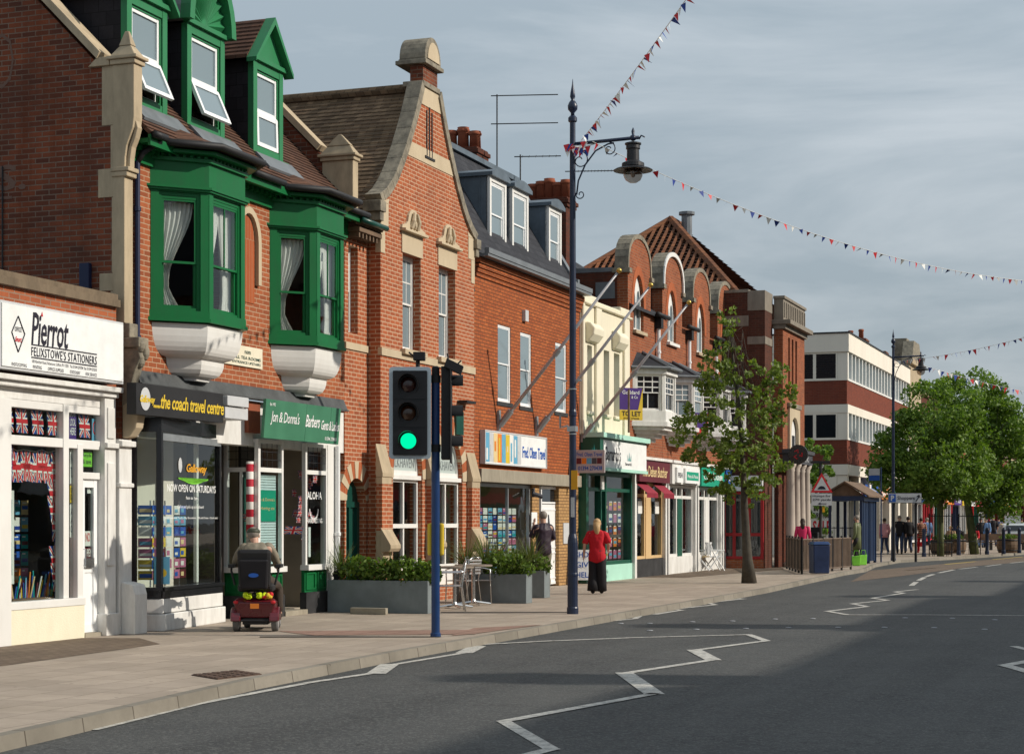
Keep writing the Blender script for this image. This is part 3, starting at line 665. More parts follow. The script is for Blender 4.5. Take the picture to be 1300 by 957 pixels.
    # roof
    m = MB(); slope(m, u0+.25, u1-.2, .32, 6.975, -3.55, 10.88, .075); m.build('roof', 'tile_red', r)
    m = MB(); m.prism_a([(-3.6, 10.9), (-7.3, 7.4), (-7.3, 7.3), (-3.6, 10.8)], u0+.25, u1-.2); m.build('rear_roof', 'tile_red', r)
    m = MB(); m.box(u0+.25, u1, .0, .30, 6.84, 6.90); m.box(u0+.25, u1, .0, .05, 6.60, 6.838); m.box(u0+.25, u1, .28, .32, 6.80, 6.95)
    n = 44
    for i in range(n): a = u0+.3+(u1-u0-.4)*i/n; m.box(a, a+.07, .05, .12, 6.76, 6.838)
    m.build('eaves', 'green_paint', r)
    gutter(r, [(u0+.27, .37, 6.95), (27.3, .37, 6.95)]); gutter(r, [(29.95, .37, 6.95), (30.95, .37, 6.95)]); gutter(r, [(33.45, .37, 6.95), (u1+.15, .37, 6.95)])
    bay(r, 27.5, .60, 1.08); bay(r, 31.16, .56, 1.02)
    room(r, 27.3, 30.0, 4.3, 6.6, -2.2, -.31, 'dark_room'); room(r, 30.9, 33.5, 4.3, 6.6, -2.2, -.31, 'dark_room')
    dormer(r, 27.2, 28.30, 7.50, 9.05, -.2, 'gable', True); dormer(r, 28.88, 30.03, 7.50, 9.05, -.2, 'arch', True); dormer(r, 30.98, 32.02, 7.50, 9.0, -.2, 'gable', False)
    # blind arch between the bays
    m = MB(); a0, a1 = 29.95, 30.75; A, B = arch(a0, a1, 5.3, 5.95, 12, .55), arch(a0+.1, a1-.1, 5.3, 5.95, 12, .45)
    for (p, q), (s, w) in zip(zip(A[1:-1], A[2:]), zip(B[1:-1], B[2:])): m.hexa([(p[0], 0, p[1]), (q[0], 0, q[1]), (w[0], 0, w[1]), (s[0], 0, s[1])], [(p[0], .07, p[1]), (q[0], .07, q[1]), (w[0], .07, w[1]), (s[0], .07, s[1])])
    m.build('arch_hood', 'stone_clean', r)
    m = MB(); m.wall(arch(a0+.14, a1-.14, 5.0, 5.95, 12, .42), [], .0, .012); m.build('blind_arch', 'rubbed_brick', r)
    m = MB(); m.box(29.35, 30.85, .0, .03, 3.98, 4.30); p = m.build('wall_plaque', 'render_cream', r)
    m = MB(); text(m, 'ALL TEA ROOMS', 29.9, 30.78, 4.09, 4.14, .036, 0, 1, .006); text(m, 'ENTRANCE UPSTAIRS', 29.85, 30.78, 4.02, 4.06, .036, 0, 1, .006); text(m, 'rooms', 30.25, 30.45, 4.18, 4.23, .036, 0, 1, .006); m.build('lettering', 'green_dark', p, recalc=False)
    # lead flashing shelf over the shop fascias
    m = MB(); m.hexa([(u0+.3, 0, 3.50), (33.85, 0, 3.50), (33.85, .13, 3.50), (u0+.3, .13, 3.50)], [(u0+.3, 0, 3.68), (33.85, 0, 3.68), (33.85, .05, 3.68), (u0+.3, .05, 3.68)]); m.box(u0+.3, 33.85, .0, .16, 3.475, 3.498); m.build('flashing', 'lead_dark', r)
    m = MB(); m.box(u0+.3, u1, -.3, -.02, 2.75, 3.458); m.build('bressummer', 'white_worn', r)
    room(r, u0+.3, 33.95, .03, 2.9, -3.0, -.7, 'room_wall')
    # ---- coach travel shop
    C = (U(205, .28), .28); c0 = (U(167, -.1), -.10); e = (U(281, -.05), -.05)
    A0 = math.atan2(C[1]-c0[1], C[0]-c0[0]); L0 = math.hypot(C[1]-c0[1], C[0]-c0[0]); A1 = math.atan2(e[1]-C[1], e[0]-C[0]); L1 = math.hypot(e[1]-C[1], e[0]-C[0])
    T0, T1 = plane_T(c0[0], c0[1], A0), plane_T(C[0], C[1], A1); zs, zt = .62, 2.82
    s = MB(); s.box(U(177, .45), U(287, .45), .25, .40, 3.02, 3.45); sb = s.build('fascia', 'black_matt', r)
    tp = lambda d: (lambda a, b, c: (a, .40+b+d*(3.45-c)*.0, c))
    m = MB(); v = .405
    def px(x): return U(x, .42)
    text(m, '.....the coach travel centre', px(196), px(285), 3.13, 3.33, v, .15, .92, .02, 0)
    m.m = 1; m.lathe([(.0, 0), (.13, 0), (.13, .004)], (0, 0, 0), 20) if False else None
    n = 20; m.poly([(px(186)+.13*math.cos(2*math.pi*k/n), v, 3.24+.16*math.sin(2*math.pi*k/n)) for k in range(n)])
    text(m, 'Galloway', px(178), px(197), 3.16, 3.29, v+.004, .2, .9, .03, 0)
    m.build('lettering', ['yellow', 'light_grey'], sb, recalc=False)
    m = MB()
    for T, L in ((T0, L0), (T1, L1)):
        m.T = T; m.box(0, L, -.10, .0, zt, 3.02); m.box(.0, .07, -.08, .0, zs, zt); m.box(L-.07, L, -.08, .0, zs, zt); m.box(.0, L+.02, -.12, .05, zs-.05, zs); m.box(.0, L, -.1, .02, zs-.16, zs-.052)
    m.build('shopfront_frame', 'black_gloss', r)
    m = MB()
    m.T = T1; m.box(.05, L1-.03, -.02, .005, 2.70, 2.80); m.build('blind_rail', 'galv', r)
    for T, L in ((T0, L0), (T1, L1)):
        g = MB(); g.T = T; g.box(.07, L-.07, -.05, -.042, zs, zt); g.build('pane', 'shop_glass', r)
    m = MB(); z = zs-.162
    for T, L, d in ((T0, L0, 0), (T1, L1, .0)): m.T = T; m.box(.0, L+.03, -.15, .015, z*.55, z); m.box(-.0, L+.06, -.2, .05, 0, z*.55-.01)
    m.build('stall_riser', 'white_worn', r, bevel=.012)
    m = MB(); m.T = T1; w = L1
    text(m, 'NOW OPEN ON SATURDAYS', w*.12, w*.93, 1.98, 2.09, -.03, 0, 1, .012, 0); text(m, '9am to 1pm', w*.42, w*.62, 1.86, 1.92, -.03, 0, 1, .008, 0); text(m, 'Call in and pick up a brochure!', w*.28, w*.72, 1.73, 1.79, -.03, 0, 1, .006, 0)
    text(m, 'UK and Continental Tours - Day Excursions - UK and Cruise - Coach and...', w*.03, w*.98, 1.58, 1.62, -.03, 0, 1, .008, 0)
    text(m, 'Galloway', w*.42, w*.76, 2.24, 2.40, -.03, .25, .9, .02, 1)
    m.m = 2; m.poly([(w*.33+.07*math.cos(2*math.pi*k/16), -.032, 2.37+.11*math.sin(2*math.pi*k/16)) for k in range(16)])
    m.m = 3; m.poly([(w*(.30+.5*k/12), -.031, 2.19-.09*math.sin(math.pi*k/12)) for k in range(13)]+[(w*(.80-.5*k/12), -.031, 2.17-.05*math.sin(math.pi*(12-k)/12)-.0) for k in range(13)])
    m.build('window_lettering', ['sign_white', 'amber', 'light_grey', 'lime'], r, recalc=False)
    d = sthing('brochure_display', 'racks of blue, pink and yellow brochures in the black framed shop window', 'display', C[0]+.5, -.2)
    for (T, a0, a1, nx) in ((T0, .06, .42, 1), (T1, .05, .28, 1), (T1, .34, .78, 2), (T1, .86, 1.32, 2)):
        rows = 7
        for j in range(rows):
            for i in range(nx):
                m = MB(); m.T = T; w = (a1-a0)/nx; a = a0+w*i; z = .72+j*.155
                tall = .13; m.m = random.choice([0, 0, 2, 7, 1]) if j > 3 else random.choice([1, 3, 3, 4, 8, 2])
                m.box(a+.01, a+w-.01, -.17, -.165, z, z+tall); m.m = random.choice([0, 1, 2, 3, 9]); m.box(a+.03, a+w*.6, -.165, -.162, z+.03, z+.06+.04*random.random()); m.build('brochure', CARDS, d)
    m = MB()
    for T, a in ((T0, .24), (T1, .16), (T1, .56), (T1, 1.09)):
        m.T = T; m.box(a-.01, a+.01, -.19, -.175, zs, 1.85)
    m.build('rack', 'steel', d)
    m = MB(); m.T = T1; m.box(L1-.26, L1-.18, -.35, -.3, zs, 2.75); m.build('blind_edge', 'paper', r)
    m = MB(); m.T = T0; m.m = 0; m.box(.30, .52, -.13, -.12, .66, 1.05); m.m = 1; m.poly([(.42+.06*math.cos(k*.4), -.115, .82+.06*math.sin(k*.4)) for k in range(16)]); tag(m.build('show_card', ['sky_card', 'yellow'], org=(C[0]-.3, 0, .66), recalc=False), 'turquoise card with yellow shape leaning low in the canted window', 'sign')
    m = MB(); m.box(C[0]-.6, e[0]+.1, -1.0, -.95, .1, 2.8); m.build('partition', 'pale_wall', r)
    # small blank sign boxes between the fascias
    m = MB(); m.box(U(289, .4), U(318, .4), -.02, .36, 3.10, 3.28); m.box(U(289, .4), U(316, .4), -.02, .40, 3.29, 3.44); m.build('blank_sign', 'light_grey', r, bevel=.01)
    m = MB(); m.box(U(319, .1), U(334, .1), -.02, .05, 2.95, 3.45); m.build('exposed_timber', 'terracotta', r)
    # ---- barbers
    s0, s1 = U(338, .38), U(433, .38)
    m = MB(); sm = [s0, U(390, .38), U(421, .38), s1]
    for a, b in zip(sm, sm[1:]): m.hexa([(a+.004, .28, 2.86), (b-.004, .28, 2.86), (b-.004, .33, 2.86), (a+.004, .33, 2.86)], [(a+.004, .33, 3.47), (b-.004, .33, 3.47), (b-.004, .38, 3.47), (a+.004, .38, 3.47)])
    sb = m.build('fascia', 'green_sign', r)
    m = MB(); m.T = lambda a, b, c: (a, .336+b+(c-2.86)*.082, c); X = lambda q: U(q, .38)
    text(m, "Jon & Donna's", X(345), X(381), 3.07, 3.30, 0, .12, .9, .004, 0); text(m, 'Barbers', X(389.5), X(407), 3.10, 3.30, 0, .12, .9, .012, 0); text(m, "Gents & Ladies", X(409), X(431.5), 3.08, 3.24, 0, .12, .9, .012, 0)
    text(m, 'Est 1992', X(343), X(350), 3.37, 3.42, 0, 0, 1, .01, 0); text(m, '01394 278480', X(415), X(430), 2.91, 2.97, 0, 0, 1, .01, 0); m.build('lettering', 'sign_white', sb, recalc=False)
    zs = .82; g0, g1 = U(284, -.45), U(358, .12)   # splayed near window, lobby, flat far window
    Ta = plane_T(U(284, -.55), -.55, math.atan2(.63, U(328, .08)-U(284, -.55))); La = math.hypot(.63, U(328, .08)-U(284, -.55))
    Tb = plane_T(U(328, .08), .08, 0); Lb = U(360, .08)-U(328, .08)
    Tc = plane_T(U(360, .08), .08, R(-62)); Lc = 1.0
    Td = plane_T(U(388, .08), .08, 0); Ld = U(416, .08)-U(388, .08); Te = plane_T(U(388, .08)-.0, .08-.0, R(180+62)) 
    fr = MB(); pl = MB(); gr = MB()
    for T, L, mul in ((Ta, La, (.48,)), (Tb, Lb, ()), (Td, Ld, ())):
        fr.T = T; fr.box(0, .06, -.07, .0, zs, 2.86); fr.box(L-.06, L, -.07, .0, zs, 2.86); fr.box(.06, L-.06, -.065, -.004, 2.34, 2.41); fr.box(-.0, L+.02, -.1, .06, zs-.09, zs); fr.box(.06, L-.06, -.065, -.006, 2.80, 2.86)
        for q in mul: fr.box(L*q-.02, L*q+.02, -.05, -.01, zs, 2.34)
        gr.T = T; gr.box(0, L, -.08, -.02, .36, zs-.092)
        n = max(2, int(L/.4))
        for i in range(n): gr.grid(L*i/n+.04, L*(i+1)/n-.04, .40, zs-.13, -.02, .0, .03)
        pl.T = T; pl.box(-.01, L+.01, -.1, .02, 0, .358)
    fr.build('shopfront_frame', 'white_paint', r); gr.build('panel', 'green_paint', r); pl.build('plinth', 'black_plinth', r)
    for T, L in ((Ta, La), (Tb, Lb), (Td, Ld)):
        g = MB(); g.T = T; g.box(.06, L-.06, -.04, -.032, zs, 2.34); g.build('pane', 'shop_glass', r)
        g = MB(); g.T = T; g.box(.06, L-.06, -.04, -.032, 2.41, 2.80); g.build('pane', 'window_glass', r)
        ld = MB(); ld.T = T; n = max(2, int(L/.16))
        for i in range(1, n): ld.box(L*i/n-.005, L*i/n+.005, -.030, -.026, 2.41, 2.80)
        for q in (.33, .66): ld.box(.06, L-.06, -.0305, -.0265, 2.41+.39*q-.005, 2.41+.39*q+.005)
        ld.build('leaded_light', 'black_matt', r)
    dk = MB(); a, b = U(360, .08), U(388, .08)
    dk.box(a, b, -.75, -.70, .82, 2.86); dk.build('lobby_back', 'dark_room', r)
    m = MB(); m.box(a, b, -.72, -.66, .36, .80); m.grid(a, b, .80, 2.34, -.70, -.64, .06); m.build('lobby_door', 'green_dark', r); m = MB(); m.box(a, b, -.7, .12, .0, .08); m.build('doorstep', 'concrete', r)
    m = MB(); m.box(U(284, -.5)-.3, U(284, -.5), -1.0, -.5, 0, 2.9); m.build('lobby_side', 'dark_room', r)
    p0, p1 = U(417, .1), U(424, .1)
    m = MB(); m.box(p0, U(431, .1), -.05, .09, .05, 2.86); m.build('pilaster', 'white_paint', r); downpipe(r, U(430, .16), .14, .7, 2.85, 'upvc', .045); downpipe(r, U(427, .2), .2, .0, .7, 'black_matt', .05)
    m = MB(); m.T = Ta; x = La*.80; m.tube([(x, .05, 1.30), (x, .05, 2.5)], .06, 14); tag(m.build('barber_pole', 'pole_stripe', org=(U(320), -.2, 0), smooth=True), 'red and white striped barber pole standing in the window', 'barber pole')
    m = MB(); m.T = Tb; n = 34
    for i in range(n): z = .86+i*(1.45/n); m.box(.07, Lb-.07, -.115, -.10, z, z+.034)
    m.build('blind', 'blind', r)
    m = MB(); m.T = Tb; m.m = 0; m.box(.10, Lb-.10, -.098, -.09, 1.55, 2.05); text(m, "Jon & Donna's", .14, Lb-.15, 1.86, 1.93, -.087, 0, 1, .006, 1); text(m, 'Barbering etc', .14, Lb-.15, 1.72, 1.79, -.087, 0, 1, .006, 1)
    tag(m.build('window_notice', ['sign_green', 'sand'], org=(U(345), 0, 1.5), recalc=False), 'green notice with gold script hung on the pale blind', 'notice')
    m = MB(); m.T = Td; text(m, 'ALOHA', .11, Ld-.18, 1.92, 2.05, -.025, 0, 1, .012, 0); text(m, 'HAIRDRESSING', .10, Ld-.16, 1.52, 1.60, -.025, 0, 1, .006, 0)
    for k in range(13):
        a = math.pi*k/12; x, z = Ld*.43-.16*math.cos(a), 1.74-.15*math.sin(a); m.box(x-.012, x+.012, -.025, -.022, z-.02, z+.02)
    m.box(.2, .28, -.05, -.045, .95, 1.45); m.build('window_lettering', 'sign_white', r, recalc=False)
    fl = sthing('flag_bunting', 'union flag bunting bunched inside the barbers windows', 'bunting', U(375), -.4)
    for (T, x, z, w, k) in ((Td, .05, 1.75, .14, 4), (Td, .2, 1.35, .12, 3), (Ta, .3, 1.45, .3, 1), (Ta, 1.0, 1.25, .32, 1)):
        for i in range(k):
            f = MB(); f.T = T; union_flag(f, x+.03*i, x+w+.03*i, z-.11*i+.1, z+.12-.11*i+.1, -.15-.03*i, random.uniform(-.4, .4)); f.build('flag', FLAG, fl, recalc=False)
    for i in range(12):
        f = MB(); x = U(366+random.random()*20, -.62); z = 1.5+random.random()*.8; union_flag(f, x, x+.16, z, z+.13, -.60+.02*i, random.uniform(-.6, .6)); f.build('flag', FLAG, fl, recalc=False)
flat('dark_red', (.36, .02, .025)); t = NT('faded_paint'); finish(t, (.17, .10, .075), .9)
green_house()
def chimney(root, u0, u1, v0, v1, z0, z1, pots, mat='brick_brown', along='u'):
    m = MB(); m.box(u0, u1, v0, v1, z0, z1-.25); m.box(u0-.05, u1+.05, v0-.05, v1+.05, z1-.25, z1-.16); m.box(u0-.09, u1+.09, v0-.09, v1+.09, z1-.16, z1-.06); m.box(u0-.04, u1+.04, v0-.04, v1+.04, z1-.06, z1)
    c = m.build('chimney', mat, root, bevel=.01)
    for i in range(pots):
        q = (i+.5)/pots; x, y = (u0+(u1-u0)*q, (v0+v1)/2) if along == 'u' else ((u0+u1)/2, v0+(v1-v0)*q)
        h = .44+.06*((i*7) % 3); p = MB(); p.lathe([(.15, 0), (.135, h*.75), (.15, h*.78), (.165, h*.8), (.165, h*.9), (.14, h*.93), (.15, h), (.10, h), (.10, h-.1)], (x, y, z1), 12); p.build('chimney_pot', 'terracotta', c, smooth=True)
    return c
def aerial(label, u, v, z0, z1, ln, n, rot=0., double=False):
    a = sthing('tv_aerial', label, 'aerial', u, v, z0, 'television aerials on the roofs'); m = MB(); m.tube([(u, v, z0), (u, v, z1)], .018, 6); m.build('mast', 'black_matt', a)
    for k, z in enumerate([z1-.03, z1-.72] if double else [z1-.05]):
        b = MB(); d = (math.cos(rot), math.sin(rot)); b.tube([(u-d[0]*.15, v-d[1]*.15, z), (u+d[0]*ln, v+d[1]*ln, z)], .014, 5)
        for i in range(n): q = ln*(i+.3)/n; h = .11 if not double else .04; b.tube([(u+d[0]*q-d[1]*h, v+d[1]*q+d[0]*h, z-(h*.4)), (u+d[0]*q+d[1]*h, v+d[1]*q-d[0]*h, z+h*.4)], .008, 4)
        b.build('boom', 'black_matt', a)
    return a
# ------------------------------------------------------------------ 3. tall gabled house
def gabled():
    r = sthing('gabled_restaurant', 'tall orange brick building with curved stone coped gable and arched ground floor windows', 'building', 37, .25)
    V = .25; cx = 37.35
    half = [(9.86, .42), (9.5, .60), (9.2, .76), (8.85, .97), (8.5, 1.2), (8.2, 1.42), (7.9, 1.67), (7.7, 1.87), (7.52, 2.1), (7.42, 2.28), (7.36, 2.42)]
    ul, ur = cx-2.36, cx+2.36
    outer = [(ul, .0), (ur, .0), (ur, 7.3)] + [(cx+h, z-.02) for z, h in half[::-1][1:]] + [(cx-h, z-.02) for z, h in half[:-1]] + [(ul, 7.3)]
    W1, W2 = (36.0, 36.87), (37.78, 38.66)
    A1, A2 = (35.55, 36.95), (37.65, 39.05)
    holes = [rect(W1[0], W1[1], 4.76, 6.56), rect(W2[0], W2[1], 4.76, 6.56), arch(A1[0], A1[1], .62, 2.35, 14, .95), arch(A2[0], A2[1], .30, 2.35, 14, .95)]
    m = MB(); m.wall(outer, holes, V-.26, V); m.build('wall', 'brick_gable', r)
    m = MB(); m.wall([(34.0, 0), (ul-.02, 0), (ul-.02, 6.75), (34.0, 6.75)], [arch(34.06, 34.90, .02, 1.92, 10, .40), rect(34.15, 34.55, 4.9, 6.45)], -.3, 0.0); m.build('link_wall', 'brick_gable', r)
    # stone coping in segments
    m = MB(); out = [(h+.07, z+.10) for z, h in half]; inn = [(h-.045, z-.04) for z, h in half]
    for sg in (-1, 1):
        m = MB()
        for k in range(len(half)-1):
            q = [(cx+sg*out[k][0], out[k][1]), (cx+sg*out[k+1][0], out[k+1][1]), (cx+sg*inn[k+1][0], inn[k+1][1]), (cx+sg*inn[k][0], inn[k][1])]
            m.prism_b(q, V-.27, V+.05)
        m.box(*sorted((cx+sg*2.30, cx+sg*2.55)), V-.27, V+.09, 7.14, 7.34); m.box(*sorted((cx+sg*2.34, cx+sg*2.50)), V-.25, V+.06, 6.98, 7.14)
        m.build('gable_coping', 'stone_weathered', r, bevel=.012)
    for sg in (-1, 1):
        m = MB(); a, b = cx+sg*2.372, cx+sg*2.02
        m.box(*sorted((a, b)), V-.1, V+.012, 6.9, 7.34) ; m.box(*sorted((a, cx+sg*2.18)), V-.1, V+.012, 6.42, 6.898); m.prism_b([(a, 7.342), (b, 7.342), (cx+sg*1.98, 7.45), (cx+sg*2.2, 7.38)] if sg > 0 else [(a, 7.342), (cx+sg*2.2, 7.38), (cx+sg*1.98, 7.45), (b, 7.342)], V-.1, V+.011); m.build('quoin', 'stone_clean', r, bevel=.006)
    def hw(z):
        for (z1, h1), (z0, h0) in zip(half, half[1:]):
            if z0 <= z <= z1: return h0+(h1-h0)*(z-z0)/(z1-z0)
        return half[0][1]
    m = MB(); m.prism_b([(cx-hw(8.42)+.09, 8.42), (cx+hw(8.42)-.09, 8.42), (cx+hw(8.70)-.09, 8.70), (cx-hw(8.70)+.09, 8.70)], V-.05, V+.012); m.build('stone_band', 'stone_clean', r); m = MB()
    m.prism_b([(cx-.55, 9.52), (cx+.55, 9.52), (cx+.38, 9.86), (cx-.38, 9.86)], V-.2, V+.014); m.build('apex_stone', 'stone_clean', r)
    # string course, window surrounds, sills
    m = MB(); m.box(ul-.01, ur+.01, V-.05, V+.03, 4.56, 4.70); m.build('string_course', 'stone_clean', r); m = MB(); m.box(34.0, ul-.03, -.05, .03, 4.60, 4.72); m.build('string_course', 'stone_clean', r)
    for a, b in (W1, W2):
        m = MB(); m.box(a-.06, b+.06, V-.2, V+.02, 6.562, 6.95); m.build('lintel', 'stone_clean', r); m = MB(); m.box(a-.10, b+.10, V-.2, V+.10, 4.66, 4.758); m.build('sill', 'stone_clean', r)
    m = MB()
    for a, b in (W1, W2):
        c = (a+b)/2; m.box(a-.12, b+.12, V-.1, V+.12, 6.952, 7.0)
        m.prism_b([(a-.13, 7.002), (b+.13, 7.002), (b+.10, 7.07), (c+.36, 7.10), (c+.28, 7.16), (c+.24, 7.28), (c+.17, 7.36), (c+.08, 7.40), (c-.08, 7.40), (c-.17, 7.36), (c-.24, 7.28), (c-.28, 7.16), (c-.36, 7.10), (a-.10, 7.07)], V-.02, V+.05)
        for q in (-.14, .14): m.tube([(c+q, V+.05, 7.05), (c+q*.9, V+.10, 7.18), (c+q*.5, V+.09, 7.34)], [.06, .05, .03], 7)
        m.ball((c, V+.06, 7.12), (.05, .06, .10), 8, 5)
    m.build('window_crest', 'stone_clean', r, bevel=.006)
    # finial
    m = MB(); m.box(cx-.42, cx+.42, V-.40, V+.04, 9.88, 9.98); m.build('apex_cap', 'stone_weathered', r, bevel=.01)
    m = MB(); m.box(cx-.36, cx+.36, V-.27, V+.0, 9.98, 10.30); m.build('finial_pier', 'brick_brown', r)
    m = MB(); m.box(cx-.46, cx+.46, V-.54, V+.10, 10.30, 10.38); m.box(cx-.40, cx+.40, V-.50, V+.06, 10.38, 10.42); n = 14
    m.prism_b([(cx+.40*math.cos(math.pi*k/n), 10.42+.46*math.sin(math.pi*k/n)) for k in range(n+1)], V-.48, V+.06); m.build('finial', 'stone_weathered', r, bevel=.01)
    m = MB(); m.prism_b([(cx+.29*math.cos(math.pi*k/n), 10.43+.35*math.sin(math.pi*k/n)) for k in range(n+1)], V+.061, V+.075); m.build('finial_tympanum', 'stone_clean', r)
    m = MB()
    for k in (-1, 0, 1): m.box(cx-.06+k*.13-.02, cx-.06+k*.13+.02, V-.02, V+.016, 8.58, 9.45+.08*(k == 0))
    m.box(cx-.30, cx+.18, V, V+.03, 8.52, 8.565); m.build('vent_slits', 'black_matt', r)
    # buttresses
    for a, b in ((ul-.20, ul+.22), (37.12, 37.46), (ur-.42, ur+.02)):
        m = MB(); m.box(a, b, V, V+.12, 1.30, 2.35); m.build('buttress', 'brick_gable', r)
        m = MB(); m.prism_a([(V, 2.35), (V+.14, 2.35), (V+.14, 2.42), (V, 2.95)], a-.015, b+.015); m.box(a-.005, b+.005, V, V+.125, 2.22, 2.348); m.build('buttress_cap', 'stone', r, bevel=.008); m = MB(); m.prism_a([(V+.1, 1.0), (V+.26, 1.0), (V+.30, 1.06), (V+.30, 1.12), (V+.1, 1.44)], a-.02, b+.02); m.box(a-.008, b+.008, V, V+.14, .80, 1.38); m.build('buttress_cap', 'stone', r, bevel=.008)
        m = MB(); m.box(a, b, V, V+.135, 0, .799); m.build('buttress_base', 'brick_gable', r)
    # voussoirs
    def vous(a0, a1, cs, rise, v, n, w=.28):
        c = (a0+a1)/2; s = MB(); b = MB(); h = (a1-a0)/2
        for k in range(n):
            t0, t1 = math.pi*k/n, math.pi*(k+1)/n; P = lambda t, e: (c+(h+e)*math.cos(t), cs+(rise+e)*math.sin(t)); q = [P(t0, 0), P(t0, w), P(t1, w), P(t1, 0)]
            (s if k % 2 == 0 else b).prism_b(q, v-.2, v+(.016 if k % 2 == 0 else .008))
        s.build('voussoir_stone', 'stone_clean', r); b.build('voussoir_brick', 'rubbed_brick', r)
    vous(34.06, 34.90, 1.92, .40, 0., 13, .30)
    for a, b in (A1, A2): vous(a, b, 2.35, .95, V, 17, .26)
    for a, b in (A1, A2):
        f = MB(); v = V-.09
        f.m = 0; f.wall(arch(a, b, .3, 2.35, 14, .95), [rect(a+.07, (a+b)/2-.03, .7, 2.28), rect((a+b)/2+.03, b-.07, .7, 2.28), arch(a+.07, b-.07, 2.50, 2.52, 14, .72)], v-.06, v)
        f.box(a-.0, b+.0, v, v+.07, 2.33, 2.41); f.box(a+.05, b-.05, v-.02, v+.02, 1.42, 1.50)
        w = f.build('window', 'white_paint', r)
        g = MB(); g.box(a+.06, b-.06, v-.05, v-.042, .5, 2.3); g.build('pane', 'shop_glass', w)
        g = MB(); g.wall(arch(a+.06, b-.06, 2.49, 2.52, 14, .74), [], v-.04, v-.03); g.build('fanlight', 'frost', w)
        x = MB(); text(x, 'MILKHAVEN', a+.14, b-.14, 2.56, 2.74, v-.025, 0, 1, .0); x.build('lettering', 'planter_grey', w, recalc=False)
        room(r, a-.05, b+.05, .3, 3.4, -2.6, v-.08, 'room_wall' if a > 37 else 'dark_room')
        c = MB(); c.box(a+.2, a+.26, -.3, -.24, .5, 2.2); c.box(b-.3, b-.24, -.5, -.44, .5, 1.9); c.build('inner_post', 'white_paint', w)
    for a, b in (W1, W2): window(r, a, b, 4.76, 6.56, V-.16, None, up=(.33, .66), va=(.5,), low=(.5,), frame='white_paint', t=.05, name='window', pane='sky_pale_glass')
    window(r, 34.15, 34.55, 4.9, 6.45, -.14, None, frame='white_paint', pane='sky_pale_glass', t=.05)
    # arched door
    d = MB(); d.wall(arch(34.07, 34.89, .02, 1.92, 10, .39), [], -.22, -.16); d.grid(34.08, 34.88, .05, 1.9, -.16, -.12, .10, (34.48,)); d = d.build('door', 'green_dark', r)
    h = MB(); h.ball((34.22, -.12, 1.05), .03, 8, 6); h.build('handle', 'gold', d)
    # roofs
    m = MB(); n = 15
    for sg in (-1, 1):
        w0 = 4.3 if sg < 0 else 2.3
        zt, ztr = 9.92, 7.3
        nn = 30
        for i in range(nn):
            a, b = i/nn, (i+1)/nn; x0, x1 = cx+sg*2.45*(1-a), cx+sg*2.45*(1-b); q0, q1 = 7.12+2.76*a, 7.12+2.76*b
            m.hexa([(x0, -8, q0-.05), (x0, V-.25, q0-.05), (x0, V-.25, q0+.03), (x0, -8, q0+.03)], [(x1, -8, q1-.05), (x1, V-.25, q1-.05), (x1, V-.25, q1+.005), (x1, -8, q1+.005)])
    m.build('roof', 'tile_brown', r)
    m = MB(); m.tube([(cx, V-.26, 9.93), (cx, -8, 9.93)], .11, 8); m.build('ridge', 'tile_brown', r)
    m = MB(); slope(m, 33.9, ul+.05, .28, 6.80, -1.6, 8.2, .085); m.build('link_roof', 'tile_brown', r)
    gutter(r, [(33.95, .36, 6.84), (ul+.02, .36, 6.84)], .055, 'green_dark'); m = MB(); m.box(34.02, ul, .0, .28, 6.66, 6.74)
    for i in range(6): m.box(34.06+i*.15, 34.11+i*.15, .0, .25, 6.56, 6.658)
    m.build('eaves', 'timber', r)
    m = MB(); m.box(34.0, cx+2.3, -8, -7.8, 0, 7.3); m.build('rear_wall', 'brick_brown', r)
    m = MB(); m.box(38.6, 39.0, V+.002, V+.05, 3.28, 3.75); tag(m.build('hanging_board', 'green_dark', r), None, None)
    m = MB(); m.box(38.75, 39.25, V+.01, V+.22, 3.92, 3.97); m.build('lamp_hood', 'black_matt', r)
    downpipe(r, cx+2.62, .1, 0.3, 6.8, 'black_matt', .05)
gabled()
